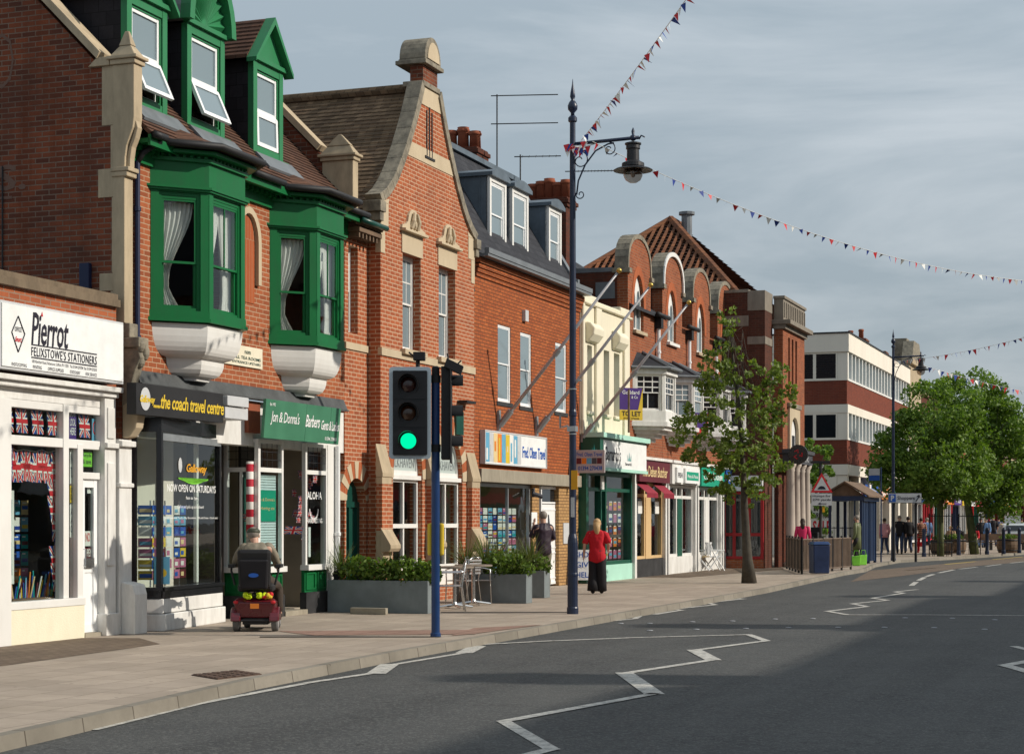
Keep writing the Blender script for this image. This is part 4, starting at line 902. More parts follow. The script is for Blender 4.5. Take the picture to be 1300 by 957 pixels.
# ------------------------------------------------------------------ 4. travel agent with mansard roof
def travel_agent():
    r = sthing('travel_agency', 'orange brick travel agency with lead clad mansard roof and three white dormer windows', 'building', 44, 0)
    u0, u1 = 40.0, 47.6
    wins = [(U(632), U(648.5), 4.15, 5.83), (U(660.5), U(674.5), 4.13, 5.80), (U(705), U(719), 4.15, 5.80)]
    m = MB(); m.wall(rect(u0, u1, 2.66, 6.70), [rect(*w) for w in wins], -.3, 0); m.build('wall', 'brick_orange', r)
    m = MB()
    for k, (z0, z1, v) in enumerate(((6.70, 6.79, .03), (6.79, 6.88, .06), (6.88, 6.97, .09), (6.97, 7.10, .12))): m.box(u0+.42, u1+.06, -.3, v, z0+.0 if k == 0 else z0, z1-.02)
    m.build('corbelled_cornice', 'brick_orange', r)
    m = MB(); m.box(u0+.40, u1+.08, -.2, .30, 7.10, 7.16); m.box(u0+.40, u1+.08, .22, .32, 7.16, 7.27); m.build('lead_gutter', 'lead', r)
    for w in wins: window(r, w[0], w[1], w[2], w[3], -.02, None, frame='upvc', pane='sky_pale_glass', t=.045, depth=.05, sill=('black_plinth', .04), name='window')
    # mansard
    m = MB(); m.hexa([(u0+.3, .05, 7.2), (u1, .05, 7.2), (u1, -7, 7.2), (u0+.3, -7, 7.2)], [(u0+.3, -1.55, 9.95), (u1-.4, -1.55, 9.95), (u1-.4, -6, 9.95), (u0+.3, -6, 9.95)]); m.build('roof', 'slate', r)
    m = MB(); m.box(u0+.25, u1-.35, -1.65, -1.45, 9.93, 10.05); m.hexa([(u0+.3, -1.6, 10.05), (u1-.4, -1.6, 10.05), (u1-.4, -6, 10.05), (u0+.3, -6, 10.05)], [(u0+.3, -3.5, 10.4), (u1-.4, -3.5, 10.4), (u1-.4, -4, 10.4), (u0+.3, -4, 10.4)]); m.build('roof_top', 'lead_blue', r)
    m = MB(); m.box(u1-.12, u1+.02, -6, .0, 7.2, 7.5); m.hexa([(u1-.2, .1, 7.2), (u1+.05, .1, 7.2), (u1+.05, -6, 7.2), (u1-.2, -6, 7.2)], [(u1-.6, -1.5, 10.05), (u1-.35, -1.5, 10.05), (u1-.35, -6, 10.05), (u1-.6, -6, 10.05)]); m.build('verge', 'lead', r)
    for a, b in ((U(622, -.3), U(643, -.3)), (U(650.5, -.3), U(671, -.3)), (U(697, -.3), U(713, -.3))):
        v = -.3; d = MB(); d.m = 0; d.box(a+.0, a+.05, -2.2, v-.06, 7.4, 9.2); d.box(b-.05, b, -2.2, v-.06, 7.4, 9.2)
        for k in range(5): d.box(a-.012, a, v-.25-.42*k, v-.22-.42*k, 7.4, 9.19)
        n = 6; um = (a+b)/2
        ou = [(a-.06+(b-a+.12)*k/n, 9.2+.14*math.sin(math.pi*k/n)) for k in range(n+1)]
        d.prism_b(ou+[(b+.06, 9.12), (a-.06, 9.12)], -2.3, v+.08)
        d.m = 1; d.grid(a, b, 7.52, 9.12, v-.09, v, .10); d.box(a-.03, b+.03, v-.05, v+.05, 7.42, 7.52)
        db = d.build('dormer', ['lead_blue', 'white_paint'], r)
        window(db, a+.10, b-.10, 7.62, 9.02, v-.03, None, frame='upvc', pane='sky_pale_glass', t=.05, depth=.05)
    chimney(r, 46.2, 46.9, -3.45, -2.2, 9.8, 10.68, 4, 'brick_dark', along='v'); chimney(r, 49.6, 50.3, -2.15, -1.0, 8.0, 9.95, 5, 'brick_dark', along='v')
    m = MB(); m.box(U(606), U(690)+.0, -.25, .10, 2.38, 2.66); m.box(U(690), u1, -.25, .06, 2.38, 2.66); m.build('lintel', 'concrete', r, bevel=.01)
    s0, s1 = U(615.5, .12), U(694, .12); m = MB(); m.grid(s0, s1, 2.76, 3.48, .01, .13, .03); s = m.build('sign_box', 'light_grey', r)
    m = MB(); m.m = 0; m.box(s0+.03, s1-.03, .02, .11, 2.79, 3.45)
    w = (s1-s0)*.56
    for i in range(9):
        m.m = 2+(i*5) % 7; a = s0+.05+w*i/9; m.box(a, a+w/9*.96, .11, .114, 2.81, 3.43); m.m = 2+(i*3+2) % 7; m.box(a+.05, a+w/16, .114, .118, 2.85+.1*(i % 3), 3.1+.08*(i % 4))
    text(m, 'Fred. Olsen Travel', s0+w+.12, s1-.08, 2.96, 3.22, .114, .05, .9, .02, 1)
    m.build('sign_panel', ['sign_white', 'sign_blue', 'sky_card', 'orange', 'paper', 'sand', 'yellow', 'light_grey', 'sky_card'], s, recalc=False)
    # shop front
    a0, a1 = U(607, -.1), U(672, -.1); f = MB(); f.grid(a0, a1, .35, 2.36, -.16, -.08, .07, (a0+(a1-a0)*.56,)); f = f.build('window', 'galv', r)
    g = MB(); g.box(a0+.06, a1-.06, -.13, -.122, .4, 2.3); g.build('pane', 'shop_glass', f); m = MB(); m.box(u0, a1, -.2, -.04, 0, .348); m.build('stall_riser', 'brick_orange', r)
    p = MB(); p.box(a1+.002, U(686), -.2, -.03, 0, 2.378); p.build('shop_pier', 'brick_yellow', r); p = MB(); p.box(U(711), u1, -.2, -.03, 0, 2.378); p.build('shop_pier', 'brick_yellow', r)
    da, db = U(687, -.1), U(710, -.1); m = MB(); m.grid(da, db, .05, 2.36, -.18, -.10, .06, (), (1.98,)); dd = m.build('door_frame', 'upvc', r); panel_door(r, da+.07, db-.07, .07, 1.94, -.12, 'upvc', glassed=False)
    m = MB(); q = (da+db)/2; m.prism_b([(q-.10+.14*math.sin(math.pi*k/10), .45+1.25*k/10) for k in range(11)]+[(q-.12, 1.7), (q-.12, .45)], -.118, -.10); m.build('door_light', 'dark_glass', r)
    m = MB(); m.box(da+.07, db-.07, -.15, -.14, 2.0, 2.3); m.build('fanlight', 'dark_glass', r)
    room(r, a0-.1, a1+.1, .05, 2.5, -3, -.2, 'room_wall')
    d = sthing('brochure_wall', 'wall of holiday brochures behind the grey framed travel agency window', 'display', 42.5, -.6); m = MB(); cards(m, a0+.3, a1-.2, .5, 1.85, -.35, 9, 8, [0, 1, 2, 1, 7, 0, 3], .16); m.build('brochures', CARDS, d)
    m = MB(); m.box(U(674), U(681), .0, .02, 1.35, 1.75); tag(m.build('wall_notice', 'sign_white', org=(U(676), 0, 1.3)), 'white notice on yellow brick left of the white door', 'notice'); m = MB(); m.box(U(716), U(723), -.03, -.01, 1.0, 1.5); tag(m.build('wall_notice', 'light_grey', org=(U(718), 0, 1)), 'pale notice on yellow brick right of the white door', 'notice')
    m = MB(); m.tube([(U(675), .02, 2.18), (U(677), .22, 2.10)], .05, 8); m.box(U(675), U(676.5), 0, .05, 2.1, 2.3); tag(m.build('wall_lamp', 'dark_grey', org=(U(676), 0, 2)), 'small dark wall lamp under the concrete lintel', 'lamp')
    m = MB(); uu = U(664); m.box(U(663), U(667), 0, .08, 6.05, 6.30); tag(m.build('bell_box', 'light_grey', org=(U(665), 0, 6)), 'small grey alarm box high on the orange brick wall', 'alarm box')
travel_agent()
aerial('double tier aerial on the first chimney stack', 46.6, -1.8, 9.9, 12.0, 1.5, 12, R(75), True)
aerial('thin aerial low over the middle dormer', 46.9, -1.3, 8.6, 10.55, 1.0, 6, R(75)); aerial('long comb aerial on the second chimney stack', 50.6, -1.2, 8.0, 10.85, 1.4, 16, R(75))
def flagpole(i, u, px_, py_, label):
    r = sthing('flagpole', label, 'flagpole', u, 0, 3.6, 'bare flagpoles slanting out from the wall'); m = MB(); m.tube([(u, .08, 3.66), (u, 1.35, 5.16), (u, 2.70, 6.80)], [.042, .037, .026], 10); m.build('pole', 'aluminium', r, smooth=True)
    m = MB(); m.ball((u, 2.74, 6.85), .058, 10, 8); m.build('finial', 'gold', r, smooth=True)
    m = MB(); m.box(u-.06, u+.06, .0, .05, 3.5, 3.95); m.tube([(u, .05, 3.62), (u, .30, 3.93)], .075, 8); m.tube([(u, 1.3, 5.10), (u, 1.4, 5.22)], .062, 8); m.build('bracket', 'galv', r)
for i, (x, l) in enumerate(((632, 'flagpole nearest the tall gable, above the travel sign'), (680, 'middle flagpole, rising behind the lamp post'), (738, 'flagpole on the white building'))): flagpole(i, U(x), 0, 0, l)
# ------------------------------------------------------------------ 5. white charity shop
def charity():
    r = sthing('charity_shop', 'narrow cream rendered building with tall slit windows above a green charity shop', 'building', 50, 0)
    u0, u1 = 47.62, 51.98; Wn = [(U(744), U(750)), (U(765), U(772)), (U(778), U(785))]
    m = MB(); m.wall(rect(u0, u1, 3.7, 6.95), [rect(a, b, 4.3, 5.95) for a, b in Wn], -.3, .03); m.build('wall', 'render_cream', r)
    m = MB()
    for a, b in Wn: m.box(a-.05, b+.05, .03, .10, 4.2, 4.298)
    for a, b in ((u0+.02, u0+.18), (U(753), U(760)), (U(789), U(795))): m.box(a, b, .03, .10, 3.7, 6.949)
    for c in (U(748), U(781)): m.prism_a([(.03, 6.0), (.14, 6.05), (.26, 6.2), (.28, 6.36), (.16, 6.5), (.03, 6.52)], c-.42, c+.42)
    m.box(u0-.02, u1+.01, -.2, .12, 6.95, 7.02); m.box(u0, U(757), -.3, .05, 7.02, 7.22); m.box(U(757), U(786), -.3, .05, 7.02, 7.12); m.box(U(786), u1, -.3, .05, 7.02, 7.22)
    m.build('parapet', 'render_cream', r, bevel=.035)
    for a, b in Wn: window(r, a, b, 4.3, 5.95, -.12, None, frame='white_paint', pane='sky_pale_glass', t=.04)
    m = MB(); m.hexa([(u0, -.2, 7.0), (u1, -.2, 7.0), (u1, -6, 9.6), (u0, -6, 9.6)], [(u0, -.2, 7.1), (u1, -.2, 7.1), (u1, -6, 9.7), (u0, -6, 9.7)]); m.build('roof', 'slate', r)
    V = .5; m = MB(); m.box(u0+.1, u1-.05, 0, V, 2.8, 3.72); fb = m.build('fascia', 'shop_green', r); m = MB(); m.box(u0+.35, u1-.1, V, V+.02, 2.88, 3.56); p = m.build('sign_panel', 'sign_white', fb)
    m = MB(); m.box(u0+.08, u1+.02, .02, V+.10, 3.62, 3.74); m.box(u0+.3, u1-.06, V+.02, V+.05, 2.80, 2.875); m.build('cornice', 'mint', fb)
    m = MB(); X = lambda q: U(q, V); text(m, "Barnardo's", X(768), X(787), 3.06, 3.42, V+.025, 0, .9, .004, 0); text(m, "Barnardo's", X(793), X(801), 2.98, 3.06, V+.025, 0, 1, .01, 0)
    for c, h in ((X(753), .30), (X(798), .22)):
        for k in (-1, 0, 1): m.m = 1; m.poly([(c+k*.12-.04, V+.026, 3.1), (c+k*.12+.04, V+.026, 3.1), (c+k*.16, V+.026, 3.1+h*(1.1 if k == 0 else .8))])
    m.build('lettering', ['ink', 'teal'], p, recalc=False)
    f = MB(); f.grid(u0+.25, u1-.1, .42, 2.79, -.1, .12, .09, (U(759), U(765), U(797)), (2.35,), .09); f.box(u0+.05, u0+.24, -.1, .16, 0, 2.79); f = f.build('shopfront_frame', 'shop_green', r)
    m = MB(); m.box(u0+.25, u1-.1, -.1, .13, 0, .418); m.build('stall_riser', 'mint', r); g = MB(); g.box(u0+.3, u1-.15, .0, .008, .45, 2.75); g.build('pane', 'shop_glass', f)
    m = MB(); m.box(u1-.09, u1+.02, -.1, .2, 0, 2.79); m.box(U(756), U(760), .125, .15, 2.35, 2.7); m.build('pilaster', 'white_paint', r)
    room(r, u0+.2, u1-.1, .05, 2.9, -2.5, -.11, 'room_wall')
    d = sthing('charity_window_display', 'red and patterned clothes shown inside the green shopfront', 'display', 50.5, -.5); m = MB(); cards(m, U(768, -.12), U(796, -.12), .5, 2.1, -.16, 5, 5, [8, 6, 1, 8, 3], .3); m.build('goods', CARDS, d)
charity()
# ------------------------------------------------------------------ 6. terrace with shaped gables
def terrace():
    M = [U(797), U(841), U(879), U(911), U(931)+.0]
    H = [(U(797), U(826)), (U(841), U(866)), (U(879), U(901)), (U(911), U(931))]
    labels = ['red brick terrace house with weathered stone gable next to the cream building', 'red brick terrace house whose gable has a white painted coping', 'red brick terrace house third from the cream building, grey gable coping', 'red brick terrace house with gable against the dark side wall']
    fas = [('maroon_sign', 'The Deben Butcher', 'sand'), ('sign_green', 'Pizza & Pasta', 'sign_white'), ('sign_green', 'Coffee Lounge', 'sign_white'), ('sign_blue', 'Newsagent', 'sign_white')]
    for i, (g0, g1) in enumerate(H):
        u0 = g0 if i else 52.0; u1 = H[i+1][0]-.02 if i < 3 else 64.25
        r = sthing('terraced_house', labels[i], 'house', (g0+g1)/2, 0, 0, 'terraced houses with shaped gables'); c = (g0+g1)/2; h = (g1-g0)/2
        prof = [(g0, 8.35), (g0, 8.42)]
        ws = arch(c-.58, c+.42, 6.75, 7.35, 12, .95)
        n = 16; top = [(c+h*math.cos(math.pi*k/n), 8.35+1.0*math.sin(math.pi*k/n)**.75) for k in range(n+1)]
        m = MB(); m.wall([(u0, 2.9), (u1, 2.9), (u1, 7.35), (g1, 7.35)]+top+([(g0, 7.35), (u0, 7.35)] if i == 0 and u0 < g0-.01 else []), [ws], -.3, 0); m.build('wall', 'brick_terrace', r)
        m = MB(); rg = MB(); cm = 'stone_weathered'
        for k in range(n):
            p, q = top[k], top[k+1]; f = lambda t, e: (c+(t[0]-c)*(1+e/h), t[1]+e*(.25+math.sin(math.pi*(k+.5)/n)))
            a, b, d, e2 = f(p, .05), f(q, .05), f(q, -.05), f(p, -.05); a, b = f(p, .05), (c+(q[0]-c)*(1+.05/h), q[1]+.05*(.25+math.sin(math.pi*(k+.5)/n)))
            m.prism_b([a, b, d, e2], -.36, .03)
            if i == 1: rg.prism_b([a, b, d, e2], .0301, .07)
        for sg in (-1, 1): m.box(*sorted((c+sg*(h+.10), c+sg*(h-.16))), -.42, .08, 8.24, 8.36)
        m.build('gable_coping', cm, r)
        if i == 1: rg.build('painted_edge', 'white_paint', r)
        window(r, c-.56, c+.40, 6.78, 7.35, -.10, None, frame='white_paint', t=.05) if 0 else None
        m = MB(); m.wall(arch(c-.58, c+.42, 6.75, 7.35, 12, .95), [arch(c-.50, c-.12, 6.83, 7.45, 8, .45), arch(c-.04, c+.34, 6.83, 7.45, 8, .45)], -.16, -.08); w = m.build('window', 'white_paint', r)
        g = MB(); g.wall(arch(c-.54, c+.38, 6.8, 7.35, 12, .9), [], -.13, -.122); g.build('pane', 'sky_pale_glass', w); m = MB(); m.box(c-.66, c+.50, -.1, .10, 6.66, 6.748); m.build('sill', 'white_paint' if i == 1 else 'stone', w)
        m = MB(); A = arch(c-.58, c+.42, 7.0, 7.35, 12, .95)[2:]; B = arch(c-.80, c+.64, 7.0, 7.35, 12, 1.20)[2:]
        for k in range(len(A)-1): m.prism_b([A[k], B[k], B[k+1], A[k+1]], -.02, .012)
        m.build('window_arch', 'rubbed_brick', r)
        # return of the gable, roof, gutter, pipes
        m = MB(); m.box(g0, g0+.25, -2.2, -.301, 7.0, 8.30); m.build('gable_return', 'brick_dark', r); m = MB(); m.box(g1-.25, g1, -2.2, -.301, 7.0, 8.30); m.build('gable_return', 'brick_dark', r)
        m = MB(); m.box(g0-.01, g1+.01, -2.6, -.42, 8.28, 8.4); m.box(g0-.03, g0, -.9, -.36, 7.55, 8.0); m.build('lead_roof', 'lead', r)
        m = MB(); m.hexa([(u0, .12, 7.30), (u1+.02, .12, 7.30), (u1+.02, -4, 9.9), (u0, -4, 9.9)], [(u0, .12, 7.36), (u1+.02, .12, 7.36), (u1+.02, -4, 10.0), (u0, -4, 10.0)]); m.build('roof', 'slate', r) if i == 0 else None
        if i:
            m = MB(); m.hexa([(u0, -.35, 7.6), (u1+.02, -.35, 7.6), (u1+.02, -3, 8.7), (u0, -3, 8.7)], [(u0, -.35, 7.7), (u1+.02, -.35, 7.7), (u1+.02, -3, 8.8), (u0, -3, 8.8)]); m.build('roof', 'slate', r)
        if u1-g1 > .5: gutter(r, [(g1+.02, .2, 7.36), (u1, .2, 7.36)], .07); m = MB(); m.box(g1+.4, g1+.65, .02, .2, 7.0, 7.3); m.build('hopper', 'black_matt', r)
        downpipe(r, g1+.52, .09, 5.7, 7.05, 'upvc', .055)
        # oriel
        p = .75; w = 1.15; a = g0+.15 if i else 52.35; zs, zt = 4.25, 5.55
        plan = lambda d: [(a-d, .0), (a+p*.75-d*.4, p+d), (a+p*.75+w+d*.4, p+d), (a+1.5*p+w+d, .0)]
        m = MB(); m.prism_c(plan(.08), zs-.12, zs); m.prism_c(plan(.03), zs-.0+.002, zs+.30); m.prism_c(plan(.06), zt, zt+.16)
        for s in range(4): m.prism_c([(a+(1.5*p+w)*.5+((x-(a+(1.5*p+w)*.5))*(1-.14*s-.03)), max(0, y*(1-.22*s))) for x, y in plan(-.02)], zs-.12-.10*(s+1)+.0, zs-.122-.10*s)
        L = math.hypot(p*.75, p); an = math.atan2(p, p*.75)
        m2 = m; fcs = [(plane_T(a, 0, an), L), (plane_T(a+p*.75, p, 0), w), (plane_T(a+p*.75+w, p, -an), L)]
        for T, l in fcs: m.T = T; m.box(0, .08, -.08, .01, zs+.3, zt); m.box(l-.08, l, -.08, .01, zs+.3, zt)
        m.T = None; o = m.build('oriel', 'white_worn', r)
        for T, l in fcs: window(o, .09, l-.09, zs+.30, zt, -.02, T, frame='white_paint', pane='dark_glass' if i != 1 else 'sky_pale_glass', t=.04, up=(.33, .66) if l > 1 or 1 else (), va=(.35, .68), low=(.5,), tb=.03)
        m = MB(); pl = plan(.16); m.hexa([(x, y, zt+.162) for x, y in pl], [(x*.0+(a+(1.5*p+w)*.5)+(x-(a+(1.5*p+w)*.5))*.55, y*.06, zt+.62) for x, y in pl]); m.build('oriel_roof', 'slate', o)
        m = MB()
        for k in (1, 2): q = pl[k]; m.tube([(q[0], q[1], zt+.18), ((a+(1.5*p+w)*.5)+(q[0]-(a+(1.5*p+w)*.5))*.55, q[1]*.06, zt+.65)], .04, 6)
        m.tube([(x, y, zt+.17) for x, y in pl], .04, 6); m.build('lead_roll', 'lead', o)
        # shop front
        fm, ft, tm = fas[i]; f0, f1 = u0+.12, u1-.12
        m = MB(); m.box(f0, f1, 0, .26, 2.62, 3.22); fb = m.build('fascia', fm if i != 1 else 'white_worn', r); m = MB(); k = .30 if i != 1 else .30
        if i == 1:
            m.m = 1; m.box(f0+.3, f0+1.0, .262, .33, 2.66, 3.1); m.box(f0+1.25, f1-.25, .262, .33, 2.66, 3.1); m.m = 2; m.box(f0+1.4, f1-.4, .331, .335, 2.75, 3.0); m.m = 0; text(m, 'FISH', f0+.4, f0+.9, 2.8, 2.95, .336, 0, 1, .01, 0); text(m, ft, f0+1.5, f1-.5, 2.82, 2.92, .338, 0, 1, .01, 1); m.build('lettering', ['ink', 'sign_white', 'sign_green'], fb, recalc=False)
        else: text(m, ft, f0+.25, f1-.3, 2.76, 3.06, .264, .1, .9, .01); m.build('lettering', tm, fb, recalc=False)
        m = MB(); m.box(f0-.08, f1+.08, -.05, .32, 3.222, 3.30); m.box(f0-.05, f0+.1, -.1, .16, 0, 3.2); m.box(f1-.1, f1+.05, -.1, .16, 0, 3.2); m.box(u0, u1, -.2, -.01, 3.3, 3.6) if 0 else None; m.build('cornice', 'white_worn', fb)
        fcol = ['ochre_frame', 'white_paint', 'white_paint', 'white_paint'][i]
        mid = [f0+(f1-f0)*.40, f0+(f1-f0)*.60]
        f = MB(); f.grid(f0+.1, f1-.1, .5, 2.6, -.06, .06, .08, mid, (2.25,), .09); f = f.build('shopfront_frame', fcol, r)
        g = MB(); g.box(f0+.15, f1-.15, -.01, -.003, .55, 2.55); g.build('pane', 'shop_glass', f); m = MB(); m.box(f0+.1, f1-.1, -.08, .08, 0, .498); m.build('stall_riser', 'black_plinth' if i == 0 else 'white_worn', f)
        d = MB(); d.box(mid[0]+.05, mid[1]-.05, .0, .065, .08, 2.2); d.build('door', ['ochre_frame', 'shop_green', 'white_paint', 'red'][i], r)
        room(r, f0+.1, f1-.1, .05, 2.7, -2, -.1, 'dark_room')
        m = MB(); cards(m, f0+.3, f1-.3, .6, 1.9, -.2, 6, 5, [0, 1, 1, 7, 9, 8, 1], .4); m.build('window_goods', CARDS, r)
        if i == 0:
            for x0, x1 in ((f0+.15, mid[0]), (mid[1], f1-.15)):
                m = MB(); n = 9; m.hexa([(x0, .08, 2.6), (x1, .08, 2.6), (x1, .1, 2.58), (x0, .1, 2.58)], [(x0, .42, 2.32), (x1, .42, 2.32), (x1, .44, 2.30), (x0, .44, 2.30)])
                for k in range(n): q = x0+(x1-x0)*k/n; m.box(q, q+(x1-x0)/n*.8, .425, .435, 2.18, 2.31)
                m.build('awning', 'awning', r)
                m = MB(); m.box((x0+x1)/2-.2, (x0+x1)/2+.2, .066, .075, 1.75, 2.1); m.build('window_card', 'paper', r)
    # estate agents' boards
    for (uu, vv, z0, z1, lab) in ((U(811, 1.0), .80, 4.05, 4.95, 'purple and yellow TO LET board on the first oriel window'), (U(893, 1.0), .85, 3.95, 4.7, 'purple board with red strip half hidden by the street tree')):
        r = sthing('letting_board', lab, 'sign', uu, vv, z0, 'letting boards on the oriel windows'); w = .5
        T0 = plane_T(uu-.05, vv-.30, R(45)); T = lambda a, b, c: T0(a*.66, b, c); m = MB(); m.T = T; m.m = 0; m.box(0, 1.0, 0, .03, z0+(z1-z0)*.38, z1); m.m = 1; m.box(0, 1.0, 0, .031, z0+.08, z0+(z1-z0)*.375) if 'yellow' in lab else m.box(0, 1.0, 0, .031, z0+.1, z0+(z1-z0)*.375); m.hexa([(.80, .031, z0+(z1-z0)*.38), (1.0, .031, z0+(z1-z0)*.38), (1.0, .031, z1)], [(.80, .034, z0+(z1-z0)*.38), (1.0, .034, z0+(z1-z0)*.38), (1.0, .034, z1)])
        h = z1-z0; text(m, 'Goddard', .1, .85, z0+h*.82, z0+h*.93, .036, 0, 1, .01, 2); text(m, '& Co', .5, .78, z0+h*.70, z0+h*.78, .036, 0, 1, .01, 2)
        if 'yellow' in lab: text(m, 'TO LET', .08, .92, z0+h*.20, z0+h*.34, .036, 0, 1, .02, 3)
        text(m, '01394 276606', .15, .85, z0+h*.11, z0+h*.16, .036, 0, 1, .01, 3)
        m.build('board', ['purple', 'yellow' if 'yellow' in lab else 'red', 'sign_white', 'ink'], r, recalc=False)
        m = MB(); m.tube([(uu-.05, vv-.05, z0-.25), (uu-.05, vv-.05, z1-.05)], .03, 6); m.build('post', 'timber', r)
terrace()
# ------------------------------------------------------------------ 7. corner bank
def bank():
    r = sthing('corner_bank', 'dark brick bank on the corner with stone parapet, pale columns and pantiled hipped roof', 'bank', 66, 1.7)
    V = 1.7; u0, u1 = 63.2, 68.2; L = 64.4
    uw = [(64.6+.55*k, 64.85+.55*k) for k in range(3)]
    m = MB(); m.wall(rect(L+.0, u1, 3.2, 8.05), [rect(65.3+k*.62, 65.6+k*.62, 5.9, 7.7) for k in range(3)]+[arch(65.3, 66.9, 3.5, 4.9, 10, .5)], V-.3, V); m.build('wall', 'brick_terrace', r)
    m = MB(); m.box(u0, L-.002, V-.9, V-.35, 0, 8.4); m.build('corner_pier', 'brick_bank', r)
    m = MB(); m.box(u0, u0+.3, -7.5, V-.902, 0, 9.0); m.box(u0+.3, u1, -7.5, -7.2, 0, 8.6); m.build('side_wall', 'brick_bank', r)
    m = MB(); m.box(L, u1, V-.28, V-.2, 3.2, 5.5); m.build('infill', 'brick_terrace', r)
    for k in range(3): window(r, 65.3+k*.62, 65.6+k*.62, 5.9, 7.7, V-.18, None, frame='white_paint', t=.03)
    m = MB(); m.box(u0-.03, u0+.33, -7.5, V-.88, 9.0, 9.1); m.box(u0-.012, u0+.1, -5.5, V-.89, 7.9, 8.25); m.box(u0-.02, L, V-.92, V-.34, 8.4, 9.05); m.box(u0-.02, L, V-.93, V-.33, 7.3, 7.55) ; m.box(L-.1, u1+.15, V-.35, V+.28, 8.05, 8.20); m.box(L-.05, u1+.05, V-.32, V+.1, 7.9, 8.05); m.box(L, u1, V-.3, V+.02, 8.2, 8.9); m.box(L-.03, u1+.04, V-.32, V+.07, 8.9, 9.0)
    m.box(65.1, 67.1, V, V+.12, 5.35, 5.5); m.build('parapet', 'stone_grey', r, bevel=.01)
    m = MB()
    for k in range(12): m.box(L+.1+k*.32, L+.2+k*.32, V+.021, V+.05, 8.3, 8.8)
    m.build('balustrade', 'stone_grey', r)
    m = MB(); m.wall(rect(65.2, 67.0, 3.3, 5.35), [arch(65.45, 66.75, 3.3, 4.5, 10, .55)], V-.02, V+.08); m.build('window_surround', 'stone_clean', r)
    w = MB(); w.wall(arch(65.45, 66.75, 3.35, 4.5, 10, .5), [rect(65.55, 66.05, 3.45, 4.45), rect(66.15, 66.65, 3.45, 4.45)], V-.1, V-.04); w = w.build('window', 'white_paint', r); g = MB(); g.box(65.5, 66.7, V-.09, V-.08, 3.4, 4.9); g.build('pane', 'dark_glass', w)
    # portico
    m = MB(); m.box(L-.1, u1-.7, V+.01, V+.42, 3.45, 3.80); m.box(L-.2, u1-.6, V+.01, V+.48, 3.80, 3.92); en = m.build('entablature', 'dark_grey', r); m = MB(); text(m, 'BANK', L+.3, L+2.4, 3.54, 3.72, V+.426, 0, 1.2, 0); m.build('lettering', 'light_grey', en, recalc=False)
    for k in range(4):
        u = L+.15+k*.92; m = MB(); m.lathe([(.22, 0), (.22, .12), (.17, .16), (.155, .3), (.165, 1.4), (.135, 3.15), (.16, 3.2), (.14, 3.25), (.20, 3.36), (.20, 3.428)], (u, V+.22, .02), 16); m.build('column', 'stone_pale', r, smooth=True)
    m = MB(); m.box(L, u1, V-.29, V-.19, 0, 3.2); m.build('ground_wall', 'brick_dark', r); m = MB(); m.box(L-.3, u1+.4, V, V+1.2, .004, .02); m.build('step', 'concrete', r)
    # round projecting sign
    c = W(L-.35, V+.75, 3.62); s = sthing('round_bank_sign', 'round dark projecting bank sign with a red emblem', 'sign', L-.45, V+.7, 3.65)
    m = MB(); m.T = lambda a, b, cc: (L-.45+b, V+.6+a, 3.72+cc); n = 24
    m.hexa([(.32*math.cos(2*math.pi*k/n), -.05, .32*math.sin(2*math.pi*k/n)) for k in range(n)], [(.32*math.cos(2*math.pi*k/n), .05, .32*math.sin(2*math.pi*k/n)) for k in range(n)]); m.build('disc', 'black_gloss', s)
    m = MB(); m.T = lambda a, b, cc: (L-.505+b, V+.6+a, 3.72+cc)
    for k in range(3):
        a = R(90+120*k); m.tube([(.05*math.cos(a), 0, .05*math.sin(a)), (.15*math.cos(a), 0, .15*math.sin(a)), (.15*math.cos(a+.9), 0, .15*math.sin(a+.9))], .022, 5)
    m.build('emblem', 'red', s)
    m = MB(); m.tube([(L-.45, V-.3, 3.75), (L-.45, V+.3, 3.75)], .03, 6); m.build('bracket', 'black_matt', s)
    # hipped pantile roof
    m = MB(); b0 = [(63.8, .3), (63.8, -7.0), (75.0, -7.0), (75.0, .3)]; t0 = [(68.8, -3.3), (68.8, -3.34), (71.5, -3.34), (71.5, -3.3)]; nn = 26
    for i in range(nn):
        a, b = i/nn, (i+1)/nn; L1 = [(p[0]+(q[0]-p[0])*a, p[1]+(q[1]-p[1])*a, 9.0+3.4*a+.05) for p, q in zip(b0, t0)]; L2 = [(p[0]+(q[0]-p[0])*b, p[1]+(q[1]-p[1])*b, 9.0+3.4*b+.0) for p, q in zip(b0, t0)]
        m.hexa(L1, L2)
    m.build('hipped_roof', 'tile_red', r)
    m = MB()
    for i in range(30):
        y = -6.9+7.1*i/29; x = lambda f: 63.8+5*f
        tt = min(1, (y+7)/3.68 if y < -3.32 else (.3-y)/3.62)
        if tt > .02: m.tube([(63.8-.02, y, 9.07), (63.8+5*tt, y, 9.07+3.4*tt)], .07, 5)
    m.build('pantile_rolls', 'pantile', r)
    m = MB(); m.tube([(63.8, .3, 9.05), (68.8, -3.3, 12.5)], .14, 6); m.tube([(63.8, -7, 9.05), (68.8, -3.3, 12.5)], .12, 6); m.tube([(68.8, -3.3, 12.5), (71.5, -3.3, 12.5)], .12, 6); m.build('hip_tiles', 'pantile', r)
    m = MB(); m.tube([(69.6, -2.9, 11.8), (69.6, -2.9, 12.75)], .20, 10); m.tube([(69.6, -2.9, 12.75), (69.6, -2.9, 12.85)], .30, 10); m.build('flue', 'lead', r)
    # red framed shop on the ground floor of the side wall
    m = MB(); T = lambda a, b, c: (u0-b, a, c); m.T = T; ms = .05
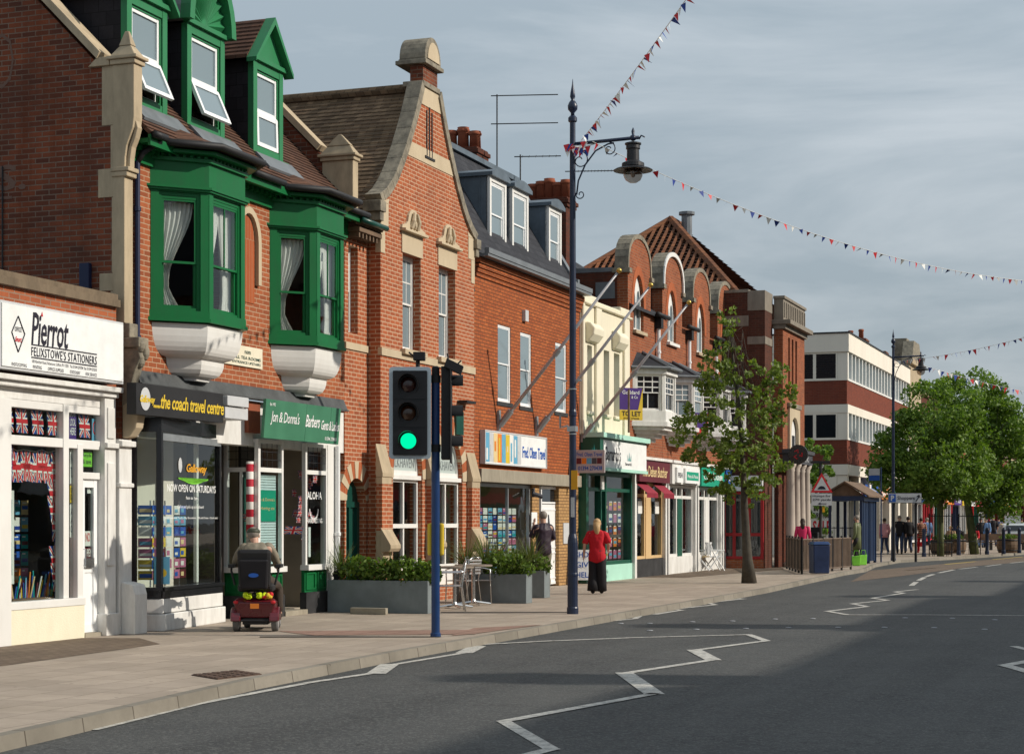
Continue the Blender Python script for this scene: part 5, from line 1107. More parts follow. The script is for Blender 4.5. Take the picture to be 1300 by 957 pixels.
    m.grid(-.7, 1.32, .3, 2.5, .02, .10, .09, (-.15, .35, .85), (1.1,), .10); f = m.build('shopfront_frame', 'dark_red', r); g = MB(); g.T = T; g.box(-.65, 1.28, .05, .056, .35, 2.45); g.build('pane', 'dark_glass', f)
    m = MB(); m.T = T; m.box(-.7, 1.32, .01, .12, 0, .29); m.build('stall_riser', 'brick_shop', r)
    m = MB(); m.T = T; m.m = 0; m.box(-.1, 1.30, .02, .14, 2.52, 3.02); text(m, 'CAFE', .2, 1.0, 2.66, 2.88, .145, 0, 1, .02, 1); m.build('fascia', ['sign_white', 'sign_green'], r, recalc=False); m = MB(); m.T = T; m.box(-.9, -.15, .02, .14, 2.95, 3.45); m.build('blue_fascia', 'sign_blue', r)
brick('brick_bank', (.125, .042, .027), (.08, .03, .022), (.11, .07, .05), soot=.3)
tiles('pantile', (.30, .115, .05), (.17, .07, .04), .13, .3, moss=(.06, .05, .03))
bank()
# ------------------------------------------------------------------ 8. modern three storey block
def modern():
    r = sthing('office_block', 'flat roofed office block banded in red brick and white with ribbon windows', 'building', 88, 0)
    u0, u1 = 87.5, U(1153); vb = -9
    def band(n, z0, z1, mat, e=0.):
        m = MB(); m.box(u0-e, u1+e, vb, e, z0, z1); return m.build(n, mat, r)
    band('top_fascia', 9.22, 10.05, 'white_band', .10); band('cornice_line', 10.05, 10.12, 'black_matt', .14); band('brick_band', 6.85, 7.92, 'brick_modern'); band('floor_band', 6.45, 6.83, 'white_band', .05); band('brick_band', 4.12, 5.22, 'brick_modern'); band('floor_band', 3.62, 4.10, 'white_band', .05)
    for z0, z1 in ((7.92, 9.22), (5.22, 6.45)):
        m = MB(); m.box(u0, u1, vb, -.12, z0, z1); w = m.build('window_ribbon', 'sky_pale_glass', r)
        m = MB(); n = 20
        for i in range(n+1): a = u0+.25+(u1-u0-.3)*i/n; m.box(a-.09, a+.09, -.14, .03, z0+.1, z1)
        m.box(u0+.15, u1, -.14, .035, z0, z0+.09); m.build('mullions', 'white_paint', w)
        m = MB(); m.box(u0-.02, u0+.13, -.42, .04, z0, z1); m.box(u0-.04, u0+.02, -9, -.422, z0, z0+.10); m.box(u0-.05, u0+.02, -3.7, -3.2, z0+.1, z1) ; m.box(u0-.04, u0+.02, -1.54, -1.40, z0+.1, z1); m.box(u0-.03, u0+.02, -.50, -.425, z0+.1, z1); m.box(u0-.03, u0+.02, -3.2, -.5, z1-.08, z1); m.build('corner_panel', 'white_band', w)
        g = MB(); g.box(u0-.012, u0+.01, -1.40, -.425, z0+.1, z1); g.box(u0-.012, u0+.01, -3.2, -1.54, z0+.1, z1); g.box(u0-.012, u0+.01, -7.5, -3.75, z0+.1, z1); g.build('pane', 'dark_glass', w)
    m = MB(); m.box(u0+.3, u1, vb, -.4, 0, 3.6); gw = m.build('shopfront_glass', 'dark_glass', r)
    m = MB()
    for i in range(7): a = u0+(u1-u0-.6)*i/6; m.box(a, a+.5, -.45, .0, 0, 3.6)
    for i in range(18): a = u0+.6+i*1.12; m.box(a, a+.06, -.42, -.3, .3, 3.5)
    m.box(u0+.3, u1, -.42, -.31, 2.5, 2.58); m.build('pier', 'white_band', r)
    m = MB(); m.box(u0-.02, u0+.29, -9, -.46, 0, 3.6); m.build('side_wall', 'white_band', r)
    for i, (c, w) in enumerate((('maroon_sign', 'STORES'), ('sign_blue', 'OPTICIANS'), ('orange', 'BAKERY'), ('sign_green', 'CARDS'))):
        a = u0+1+i*5; m = MB(); m.m = 0; m.box(a, a+4.2, -.28, -.1, 2.65, 3.3); text(m, w, a+.6, a+3.6, 2.8, 3.12, -.095, 0, 1, .02, 1); m.build('fascia', [c, 'sign_white'], r, recalc=False)
modern()
# ------------------------------------------------------------------ far shops
def far_row():
    spec = [(108.6, 114, 11.0, 'stone', 'grey stone fronted building with a tall gable beyond the office block', 'gable'), (114.2, 124, 9.6, 'brick_dark', 'dark brick shops half hidden by the round trees', 'flat'), (124.2, 134, 8.2, 'render_cream', 'cream rendered shops behind the tree trunks', 'flat'),
            (134.2, 148, 8.4, 'brick_terrace', 'red brick shops seen under the far side of the trees', 'flat'), (148.2, 165, 7.8, 'white_worn', 'white painted shops far down the street', 'flat'), (165.2, 190, 7.5, 'brick_modern', 'low red brick shops at the far end of the street', 'flat')]
    cols = ['sign_blue', 'red', 'purple', 'sign_green', 'pink', 'yellow', 'maroon_sign', 'teal', 'sign_white', 'orange']; words = ['SHOES', 'CAFE', 'GIFTS', 'BOOKS', 'SALE', 'PHARMACY', 'FLOWERS', 'TRAVEL']
    k = 0
    for j, (u0, u1, h, mat, lab, kind) in enumerate(spec):
        r = sthing('shop_building', lab, 'building', (u0+u1)/2, 0, 0); nb = max(1, round((u1-u0)/4.8)); holes = []
        for i in range(nb*2):
            a = u0+(u1-u0)*(i+.3)/(nb*2); holes += [rect(a, a+1.0, 4.4, 6.0)]
        m = MB(); m.wall(rect(u0, u1, 3.2, h-.6), holes, -.4, 0); m.box(u0, u1, -9, -.401, 3.0, h-.65); m.box(u0, u1, -8.9, -.4, 0, .2); m.build('wall', mat, r)
        for q in holes: window(r, q[0][0], q[1][0], 4.4, 6.0, -.12, None, frame='white_paint', pane='sky_pale_glass', t=.07)
        m = MB(); m.box(u0-.05, u1+.05, -.4, .2, h-.6, h-.3); m.build('cornice', 'stone', r)
        if kind == 'gable': m = MB(); m.prism_b([(u0+.6, h-.3), (u1-.6, h-.3), (u1-1.6, h+.8), (u0+1.4, h+.8)], -.5, .1); m.box(u0+2.8, u0+4.0, -1.3, -.5, h-1, h+1.1); m.build('roof', 'stone_weathered', r); chimney(r, 109.5, 110.5, -4.4, -2.6, 9, 12.0, 3, along='v'); chimney(r, 112.5, 113.4, -3.2, -1.9, 9, 11.5, 0)
        else: m = MB(); m.hexa([(u0, 0, h-.3), (u1, 0, h-.3), (u1, -8, h-.3), (u0, -8, h-.3)], [(u0+.0, -3, h+1.3), (u1, -3, h+1.3), (u1, -5, h+1.3), (u0, -5, h+1.3)]); m.build('roof', 'slate', r)
        for i in range(nb):
            a, b = u0+(u1-u0)*i/nb, u0+(u1-u0)*(i+1)/nb; m = MB(); m.m = 0; m.box(a+.2, b-.2, 0, .3, 2.6, 3.19); text(m, words[k % 8], a+.9, b-.9, 2.74, 3.05, .306, 0, 1, .02, 1); m.build('fascia', [cols[k*3 % 10], 'sign_white' if cols[k*3 % 10] not in ('sign_white', 'yellow') else 'ink'], r, recalc=False)
            m = MB(); m.grid(a+.15, b-.15, .3, 2.6, -.05, .08, .12, (a+(b-a)*.4, a+(b-a)*.62), (), .14); f = m.build('shopfront_frame', ['white_paint', 'red', 'shop_green', 'upvc', 'navy'][k % 5], r); g = MB(); g.box(a+.2, b-.2, -.03, -.02, .35, 2.5); g.build('pane', 'dark_glass', f); k += 1
            m = MB(); m.box(a+.0, a+.14, -.1, .15, 0, 3.2); m.build('pilaster', ['white_paint', 'stone_clean', 'red'][k % 3], r)
    for i, (px, y0, wd, h, mat, lab) in enumerate(((1210, 200, 26, 7.5, 'brick_dark', 'brown brick building closing the far end of the street'), (1300, 150, 22, 7, 'brick_modern', 'red brick building with a green sign at the far right'))):
        x = (px-650)/F*y0; r = lthing('distant_building', lab, 'building', (x, y0, 0), R(-12)); m = MB(); m.wall(rect(0, wd, 0, h), [rect(1.5+3.5*k, 2.9+3.5*k, 4, 5.6) for k in range(int(wd/3.5)-1)], 0, .4); m.box(0, wd, .4, 10, 0, h); m.build('wall', mat, r)
        m = MB(); m.prism_a([(-.4, h), (5, h+3.2), (10.4, h)], -.3, wd+.3); m.build('roof', 'tile_red', r); m = MB()
        for k in range(int(wd/3.5)-1): m.box(1.5+3.5*k, 2.9+3.5*k, .2, .3, 4, 5.6)
        m.build('window', 'sky_pale_glass', r); m = MB(); m.m = 0; m.box(1, wd-1, -.3, -.02, 2.7, 3.4); m.m = 1; m.box(1, wd-1, -.1, -.03, .4, 2.65); m.build('shopfront', ['sign_green', 'dark_glass'], r)
far_row()
# ------------------------------------------------------------------ houses across the road
def opposite():
    hs = [(-4, 7, 8.6), (7, 16.5, 8.2), (16.5, 27, 8.9), (27, 37, 8.3), (37, 49, 8.7), (49, 60, 8.0), (60, 74, 8.4), (74, 92, 8.0), (92, 120, 8.3)]
    for i, (u0, u1, h) in enumerate(hs):
        V = 25.0 if i < 6 else 27.; r = sthing('opposite_building', ['pale rendered', 'red brick', 'brown brick'][i % 3]+' shop building across the road', 'building', (u0+u1)/2, V, 0, 'buildings across the road')
        n = max(2, int((u1-u0)/2.6)); holes = [rect(u0+(u1-u0)*(k+.3)/n, u0+(u1-u0)*(k+.7)/n, 4.2, 6.0) for k in range(n)]
        m = MB(); m.wall(rect(u0, u1, 0, h), holes, V, V+.3); m.box(u0, u1, V+.3, V+8, 0, h); m.build('wall', ['render_cream', 'brick_terrace', 'brick_shop'][i % 3], r)
        m = MB(); m.prism_a([(V-.3, h), (V+4, h+3.6), (V+8.3, h)], u0, u1); m.build('roof', 'slate', r) if i % 2 else m.build('roof', 'tile_brown', r)
        m = MB(); m.box(u0+.4, u1-.4, V-.15, V-.01, .4, 2.6); m.build('shopfront', 'dark_glass', r); m = MB(); m.box(u0+.3, u1-.3, V-.25, V-.01, 2.62, 3.3); m.build('fascia', ['red', 'shop_green', 'sign_white', 'navy'][i % 4], r)
        for q in holes: g = MB(); g.box(q[0][0], q[1][0], V+.1, V+.14, 4.2, 6); g.build('window', 'sky_pale_glass', r)
        chimney(r, u0+.5, u0+1.6, V+3.6, V+4.4, h+2, h+5, 4)
opposite()
# ------------------------------------------------------------------ ground, road, pavement
def ground_mats():
    t = NT('asphalt'); tc = t.node('TexCoord'); o = tc.outputs['Object']
    n1 = noise(t, o, .35, 6, .65); n2 = noise(t, o, 55, 2, .8); n3 = noise(t, o, 2.5, 5)
    vo = t.node('TexVoronoi', i_Scale=42.); t.link(o, vo.inputs['Vector'])
    c = mixc(t, ramp(t, n1, [(.35, 0.), (.65, 1.)]), (.064, .066, .066), (.098, .099, .095))
    mp = t.node('Mapping'); mp.inputs['Scale'].default_value = (.05, 1.1, 1); t.link(o, mp.inputs[0]); n5 = noise(t, mp.outputs[0], 1.5, 4, .6); c = mixc(t, ramp(t, n5, [(.45, 0.), (.65, .45)]), c, (.036, .037, .037)); v2 = t.node('TexVoronoi', i_Scale=.45, feature='DISTANCE_TO_EDGE'); nd = t.node('VectorMath', operation='ADD'); nn = t.node('TexNoise', i_Scale=3.); t.link(o, nn.inputs['Vector']); t.link(o, nd.inputs[0]); t.link(nn.outputs['Color'], nd.inputs[1]); t.link(nd.outputs[0], v2.inputs['Vector']); c = mixc(t, ramp(t, v2.outputs['Distance'], [(.0, .6), (.012, 0.)]), c, (.02, .02, .02))
    c = mixc(t, ramp(t, vo.outputs['Color'], [(.60, 0.), (.72, .55)]), c, (.17, .17, .16)); c = mixc(t, ramp(t, n2, [(.4, .6), (.62, 0.)]), c, (.022, .023, .024)); c = mixc(t, ramp(t, n3, [(.55, 0.), (.75, .3)]), c, (.045, .045, .042))
    finish(t, c, .82, n2, .6, .006, .35)
    def slabs(name, a, b, m, bw, rh, ms, dirt, rough=.9, off=.5):
        t = NT(name); tc = t.node('TexCoord'); o = tc.outputs['Object']; bt = t.node('TexBrick'); bt.offset = off; t.link(o, bt.inputs[0])
        for k, v in (('Color1', c4(a)), ('Color2', c4(b)), ('Mortar', c4(m)), ('Scale', 1.), ('Mortar Size', ms), ('Mortar Smooth', .3), ('Bias', 0.), ('Brick Width', bw), ('Row Height', rh)): bt.inputs[k].default_value = v
        n1 = noise(t, o, .8, 8, .7); n2 = noise(t, o, 12, 5, .7); n3 = noise(t, o, 120, 2)
        c = mixc(t, ramp(t, n1, [(.4, 0.), (.75, .55)]), bt.outputs['Color'], dirt); c = mixc(t, ramp(t, n2, [(.52, 0.), (.72, .4)]), c, tuple(x*.6 for x in a))
        vo = t.node('TexVoronoi', i_Scale=3.1); t.link(o, vo.inputs['Vector']); c = mixc(t, ramp(t, vo.outputs['Distance'], [(.05, .55), (.075, 0.)]), c, (.07, .06, .055))
        h = t.node('Math', operation='MULTIPLY_ADD'); t.link(bt.outputs['Fac'], h.inputs[0]); h.inputs[1].default_value = -1.5; t.link(n3, h.inputs[2]); finish(t, c, rough, h.outputs[0], .4, .006, .2)
    slabs('paving', (.445, .37, .30), (.36, .30, .245), (.22, .185, .15), .60, .45, .007, (.20, .165, .125))
    slabs('block_paving', (.22, .165, .12), (.16, .12, .09), (.05, .04, .03), .20, .10, .006, (.07, .055, .04)); slabs('tactile', (.34, .215, .17), (.30, .19, .15), (.14, .09, .07), .40, .40, .012, (.2, .13, .10))
    slabs('kerb_stone', (.30, .27, .225), (.22, .20, .165), (.09, .075, .06), .91, 9., .010, (.09, .08, .065)); slabs('bay_paving', (.21, .16, .12), (.17, .13, .10), (.08, .06, .05), .20, .10, .006, (.12, .1, .08))
    t = NT('road_paint'); tc = t.node('TexCoord'); n = noise(t, tc.outputs['Object'], 9, 6, .8); n2 = noise(t, tc.outputs['Object'], 70, 3, .8); a = mixc(t, ramp(t, n, [(.45, 0.), (.64, .8)]), (.58, .56, .51), (.13, .13, .125)); a = mixc(t, ramp(t, n2, [(.5, 0.), (.65, .45)]), a, (.10, .10, .10)); finish(t, a, .75, n2, .3, .004)
ground_mats()
KL = [(-12, 7.0), (6, 6.3), (13, 6.0), (17, 5.6), (21, 5.15), (25, 5.0), (36, 5.0), (46, 5.0), (54, 4.7), (60, 4.45), (64, 4.5), (70, 3.9), (77, 3.75), (84, 5.2), (94, 6.9), (120, 9.0), (170, 12.), (260, 15.)]
def kv(u):
    for (a, p), (b, q) in zip(KL, KL[1:]):
        if a <= u <= b: t = (u-a)/(b-a); return p+(q-p)*t
    return KL[-1][1]
def ground():
    us = [-12+i*1.0 for i in range(273)]
    m = MB(); m.box(-260, 700, -300, 420, -.20, -.125); struct(m.build('ground', 'asphalt', org=(0, 0, 0)))
    m = MB()
    for a, b in zip(us, us[1:]): m.poly([(a, kv(a)-.05, -.11), (b, kv(b)-.05, -.11), (b, kv(b)+12.9-.0, -.11), (a, kv(a)+12.9, -.11)])
    struct(m.build('road', 'asphalt', org=(0, 0, 0)))
    m = MB()
    for a, b in zip(us, us[1:]): m.hexa([(a, -12, -.12), (b, -12, -.12), (b, kv(b)-.13, -.12), (a, kv(a)-.13, -.12)], [(a, -12, 0), (b, -12, 0), (b, kv(b)-.13, 0), (a, kv(a)-.13, 0)])
    struct(m.build('pavement', 'paving', org=(0, 0, 0)))
    m = MB()
    for a, b in zip(us, us[1:]): m.hexa([(a, kv(a)-.13, -.12), (b, kv(b)-.13, -.12), (b, kv(b), -.12), (a, kv(a), -.12)], [(a, kv(a)-.13, .004), (b, kv(b)-.13, .004), (b, kv(b)-.02, .002), (a, kv(a)-.02, .002)])
    struct(m.build('kerb', 'kerb_stone', org=(0, 0, 0)))
    m = MB(); m.box(-12, 260, 19.5, 45, -.12, 0.); m.box(-12, 260, 19.37, 19.498, -.12, .003); struct(m.build('pavement', 'paving', org=(0, 19, 0)))
    m = MB(); m.poly([(5, -.2, .004), (25.6, -.2, .004), (25.9, .8, .004), (25.0, 1.65, .004), (21.5, 1.85, .004), (5, 1.9, .004)]); struct(m.build('paving_strip', 'block_paving', org=(0, 0, 0)))
    m = MB(); m.poly([(53, .1, .004), (63, .1, .004), (66, 1.4, .004), (62, 2.2, .004), (53, 1.3, .004)]); struct(m.build('paving_strip', 'block_paving', org=(0, 0, 0)))
    def sheet(name, pts, mat, z=.006):
        m = MB(); m.poly([tuple(GU(x, y, z))+(z,) for x, y in pts]); return struct(m.build(name, mat, org=(0, 0, 0)))
    sheet('tactile_paving', [(352, 800.5), (598, 799), (604, 804.5), (396, 806)], 'tactile'); sheet('tactile_paving', [(602, 796.5), (690, 792.5), (650, 797.5), (606, 803.5), (572, 806.5)], 'tactile', .007)
    sheet('paving_joint', [(330, 807.3), (560, 807.3), (560, 808), (330, 808.2)], 'black_plinth', .008); sheet('paving_joint', [(560, 776.3), (722, 776.3), (722, 776.9), (560, 777)], 'black_plinth', .008)
    sheet('parking_bay', [(1105, 724), (1300, 706), (1300, 713), (1240, 718), (1190, 725), (1135, 732), (1080, 738)], 'bay_paving', -.104)
    c = sthing('drain_cover', 'rusty square iron cover set in the pavement near the kerb', 'drain cover', *GU(287, 857))
    m = MB(); p = [GU(x, y) for x, y in ((243, 857), (300, 851.5), (332, 856), (276, 862.5))]; m.hexa([(a, b, .0) for a, b in p], [(a, b, .010) for a, b in p]); pl = m.build('plate', 'grate', c)
    m = MB(); L = lambda f, g: tuple(p[0][k]*(1-f)*(1-g)+p[1][k]*f*(1-g)+p[2][k]*f*g+p[3][k]*(1-f)*g for k in (0, 1))
    for i in range(5):
        for j in range(5): q = [L((i+.12)/5, (j+.12)/5), L((i+.88)/5, (j+.12)/5), L((i+.88)/5, (j+.88)/5), L((i+.12)/5, (j+.88)/5)]; m.hexa([(a, b, .0101) for a, b in q], [(a, b, .016) for a, b in q])
    m.build('tread', 'grate', pl)
plain('grate', (.085, .05, .035), .75, .4, 8., bump=.3)
ground()
ZR = -.104
def ribbon(m, pts, w, closed=False):
    P = [G(x, y, ZR).xy for x, y in pts]
    for a, b in zip(P, P[1:]):
        d = (b-a); L = d.length
        if L < 1e-4: continue
        d /= L; n = Vector((-d.y, d.x))*w/2; a2, b2 = a-d*w*.35, b+d*w*.35; z = ZR+.0007*(len(m.f) % 4)
        m.poly([tuple(a2+n)+(z,), tuple(a2-n)+(z,), tuple(b2-n)+(z,), tuple(b2+n)+(z,)])
def markings():
    Ls = [([(120, 925), (250, 893), (392, 866), (480, 853), (493, 844), (596, 827)], .10), ([(478, 854), (494, 843)], .22), ([(590, 828), (606, 820)], .22),
          ([(606, 818), (700, 813), (800, 809), (950, 805), (973, 813), (882, 825), (905, 837), (793, 854), (830, 880), (640, 915), (700, 950), (560, 985)], .12),
          ([(882, 825), (905, 837)], .20), ([(793, 854), (830, 880)], .2),
          ([(742, 791), (806, 785), (812, 781.5), (786, 783)], .10), ([(832, 779.5), (866, 774), (854, 773), (908, 767.3), (898, 764.8), (944, 759.8), (931, 758.8)], .12),
          ([(1300, 781), (1180, 780), (1076, 780), (1050, 775.5), (1101, 769.5), (1082, 766), (1127, 761.5), (1107, 759), (1147, 752.5), (1136, 751), (1164, 748)], .12),
          ([(1340, 862), (1276, 844), (1320, 836)], .16), ([(1320, 828), (1288, 820)], .12)]
    m = MB()
    for p, w in Ls: ribbon(m, p, w)
    struct(m.build('zigzag_markings', 'road_paint', world=True))
    m = MB()
    for a, b in (((1157, 743), (1163, 738.5)), ((1166, 736.5), (1174, 732.5)), ((1176, 731.5), (1185, 728.7)), ((1192, 727), (1211, 723)), ((1218, 722), (1240, 719.6)), ((1252, 718.5), (1271, 716)), ((1283, 714.5), (1301, 712.6))): ribbon(m, [a, b], .14)
    struct(m.build('centre_line', 'road_paint', world=True))
    pts = [(757, 791), (788, 791), (825, 791), (879, 789), (930, 788), (984, 785.5), (1032, 785), (1149, 784), (1209, 784.5), (1263, 786.5), (825, 800), (884, 798.5), (947, 797.5), (1001, 796.5), (1064, 796), (1123, 796), (1186, 796.5), (1250, 798.5)]
    m = MB(); m.lathe([(.05, 0), (.045, .006), (.02, .009)], (0, 0, 0), 10); s0 = None
    for i, (x, y) in enumerate(pts):
        if s0 is None: s0 = m.build('road_stud', 'grey', world=True); tag(s0, 'small metal stud among the crossing studs on the road', 'road stud', 'crossing studs'); s = s0
        else: s = s0.copy(); COL.objects.link(s)
        s.location = G(x, y, ZR)
    m = MB()
    for k, (x, y) in enumerate(((1150, 724), (1200, 716), (1260, 710))): ribbon(m, [(x, y), (x+38, y-3.5)], .10)
    struct(m.build('yellow_line', 'yellow', world=True))
markings()
# ------------------------------------------------------------------ traffic signal
def traffic_signal():
    g = G(553, 808); k0 = g.y/F; X = lambda px: (px-553)*k0; Zz = lambda py: CH+(HY-py)*k0
    r = lthing('traffic_signal', 'navy blue traffic light pole at the kerb showing a green light', 'traffic light', g)
    m = MB(); m.lathe([(.072, 0), (.070, .05), (.057, .06), (.057, Zz(478)), (.045, Zz(476))], (0, 0, 0), 20); m.build('pole', 'blue_metal', r, smooth=False)
    m = MB(); m.lathe([(.052, 0), (.052, .12), (.03, .14)], (0, 0, Zz(478)), 12); m.build('pole_cap', 'black_matt', r)
    x0, x1, z0, z1 = X(495), X(548), Zz(583), Zz(467); c = (x0+x1)/2; yf = -.16
    def rr(a0, a1, c0, c1, q, n=5):
        o = []
        for cx, cz, s in ((a1-q, c1-q, 0), (a0+q, c1-q, 90), (a0+q, c0+q, 180), (a1-q, c0+q, 270)): o += [(cx+q*math.cos(R(s+90*i/n)), cz+q*math.sin(R(s+90*i/n))) for i in range(n+1)]
        return o
    m = MB(); m.wall(rr(x0, x1, z0, z1, .05), [rr(x0+.05, x1-.05, z0+.05, z1-.05, .02)], yf-.012, yf+.0); m.build('backing_border', 'galv_blue', r)
    m = MB(); m.wall(rr(x0+.01, x1-.01, z0+.01, z1-.01, .05), [], yf+.001, yf+.012); m.box(x0+.10, x1-.08, yf+.012, yf+.22, z0+.08, z1-.06); hd = m.build('signal_head', 'black_matt', r)
    m = MB(); m.box(x0+.055, x1-.055, yf-.06, yf-.002, z0+.055, z1-.055)
    for q in (1, 2): zz = z0+.05+(z1-z0-.1)*q/3; m.box(x0+.06, x1-.06, yf-.066, yf-.0605, zz-.006, zz+.006)
    m.build('housing', 'black_gloss_soft', hd, bevel=.01)
    lc = c-.02
    for i, py in enumerate((502, 538, 563.5)):
        z = z0+.05+(z1-z0-.1)*(2.5-i)/3; rad = .105
        m = MB(); m.T = lambda a, b, cc: (lc+a, yf-.061-b, z+cc); n = 28
        if True:
            # hood: open underneath cowl
            A = [(rad*1.28*math.cos(R(-50+280*k/n)), rad*1.28*math.sin(R(-50+280*k/n))) for k in range(n+1)]; B = [(a*.94, b*.94) for a, b in A]
            for k in range(n):
                L = lambda a: .05+.16*max(0, .35+.65*math.sin(math.atan2(a[1], a[0])))
                l0, l1 = L(A[k]), L(A[k+1]); m.hexa([(A[k][0], 0, A[k][1]), (A[k+1][0], 0, A[k+1][1]), (B[k+1][0], 0, B[k+1][1]), (B[k][0], 0, B[k][1])], [(A[k][0], l0, A[k][1]), (A[k+1][0], l1, A[k+1][1]), (B[k+1][0], l1, B[k+1][1]), (B[k][0], l0, B[k][1])])
        m.build('hood', 'black_gloss_soft', hd)
        m = MB(); m.T = lambda a, b, cc: (lc+a, yf-.061-b, z+cc)
        rs = []
        for q in range(6): rr_ = rad*math.cos(q/5*math.pi/2*.97); rs.append([(rr_*math.cos(2*math.pi*k/24), .004+.03*math.sin(q/5*math.pi/2), rr_*math.sin(2*math.pi*k/24)) for k in range(24)])
        m.rings(rs); m.build('lens', ['lens_red', 'lens_amber', 'signal_green'][i], hd, smooth=True)
    # second head facing the side road / crossing
    m = MB(); a0 = X(558); m.box(.075, .20, -.05, .28, z0-.0, z1+.02); m.box(.195, .215, -.13, .36, z0-.05, z1+.03); h2 = m.build('signal_head', 'black_matt', r, bevel=.02)
    for q in (.5, 1.5, 2.5):
        z = z0+(z1-z0)*q/3; m = MB(); m.T = lambda a, b, cc: (.215+b, .11+a, z+cc); n = 16; ls = [(.12*math.cos(R(-10+200*k/n)), .12*math.sin(R(-10+200*k/n))) for k in range(n+1)]
        for k in range(n): m.hexa([(ls[k][0], 0, ls[k][1]), (ls[k+1][0], 0, ls[k+1][1]), (ls[k+1][0]*.93, 0, ls[k+1][1]*.93), (ls[k][0]*.93, 0, ls[k][1]*.93)], [(ls[k][0], .15, ls[k][1]), (ls[k+1][0], .15, ls[k+1][1]), (ls[k+1][0]*.93, .15, ls[k+1][1]*.93), (ls[k][0]*.93, .15, ls[k][1]*.93)])
        m.build('hood', 'black_matt', h2)
    m = MB()
    for z in (z0+.15, z1-.15): m.box(x1-.12, .05, -.03, .03, z-.03, z+.03); m.lathe([(.07, -.05), (.07, .05)], (0, 0, z), 12)
    m.build('bracket', 'black_matt', r)
    m = MB(); zt = z1; m.tube([(c+.10, -.1, zt), (c+.10, -.1, zt+.10)], .03, 8); m.box(c+.04, c+.20, -.19, -.02, zt+.09, zt+.20); m.tube([(c+.05, -.12, zt+.14), (c-.02, -.14, zt+.20)], .014, 6); m.build('detector', 'black_matt', r, bevel=.01)
    m = MB(); m.T = lambda a, b, cc: (.22+a*.86+cc*.30, b-.05, zt-.04+cc*.86-a*.42); m.box(-.12, .14, -.08, .08, .0, .13); m.tube([(-.1, 0, .13), (-.14, 0, .2)], .014, 6); m.tube([(.05, 0, .13), (.08, 0, .2)], .012, 6); m.build('detector', 'black_matt', r, bevel=.01)
    m = MB(); z = Zz(705); zz = Zz(664); m.box(-.11, -.05, -.02, .14, z, zz); m.box(.05, .11, -.02, .14, z, zz); m.box(-.11, .11, .058, .16, z, zz); m.build('push_button_box', 'yellow', r, bevel=.025)
t = NT('galv_blue'); finish(t, (.42, .50, .56), .5); t = NT('black_gloss_soft'); finish(t, (.014, .014, .016), .35); t = NT('lens_red'); finish(t, (.035, .008, .006), .15, spec=.6); t = NT('lens_amber'); finish(t, (.05, .018, .006), .15, spec=.6)
traffic_signal()
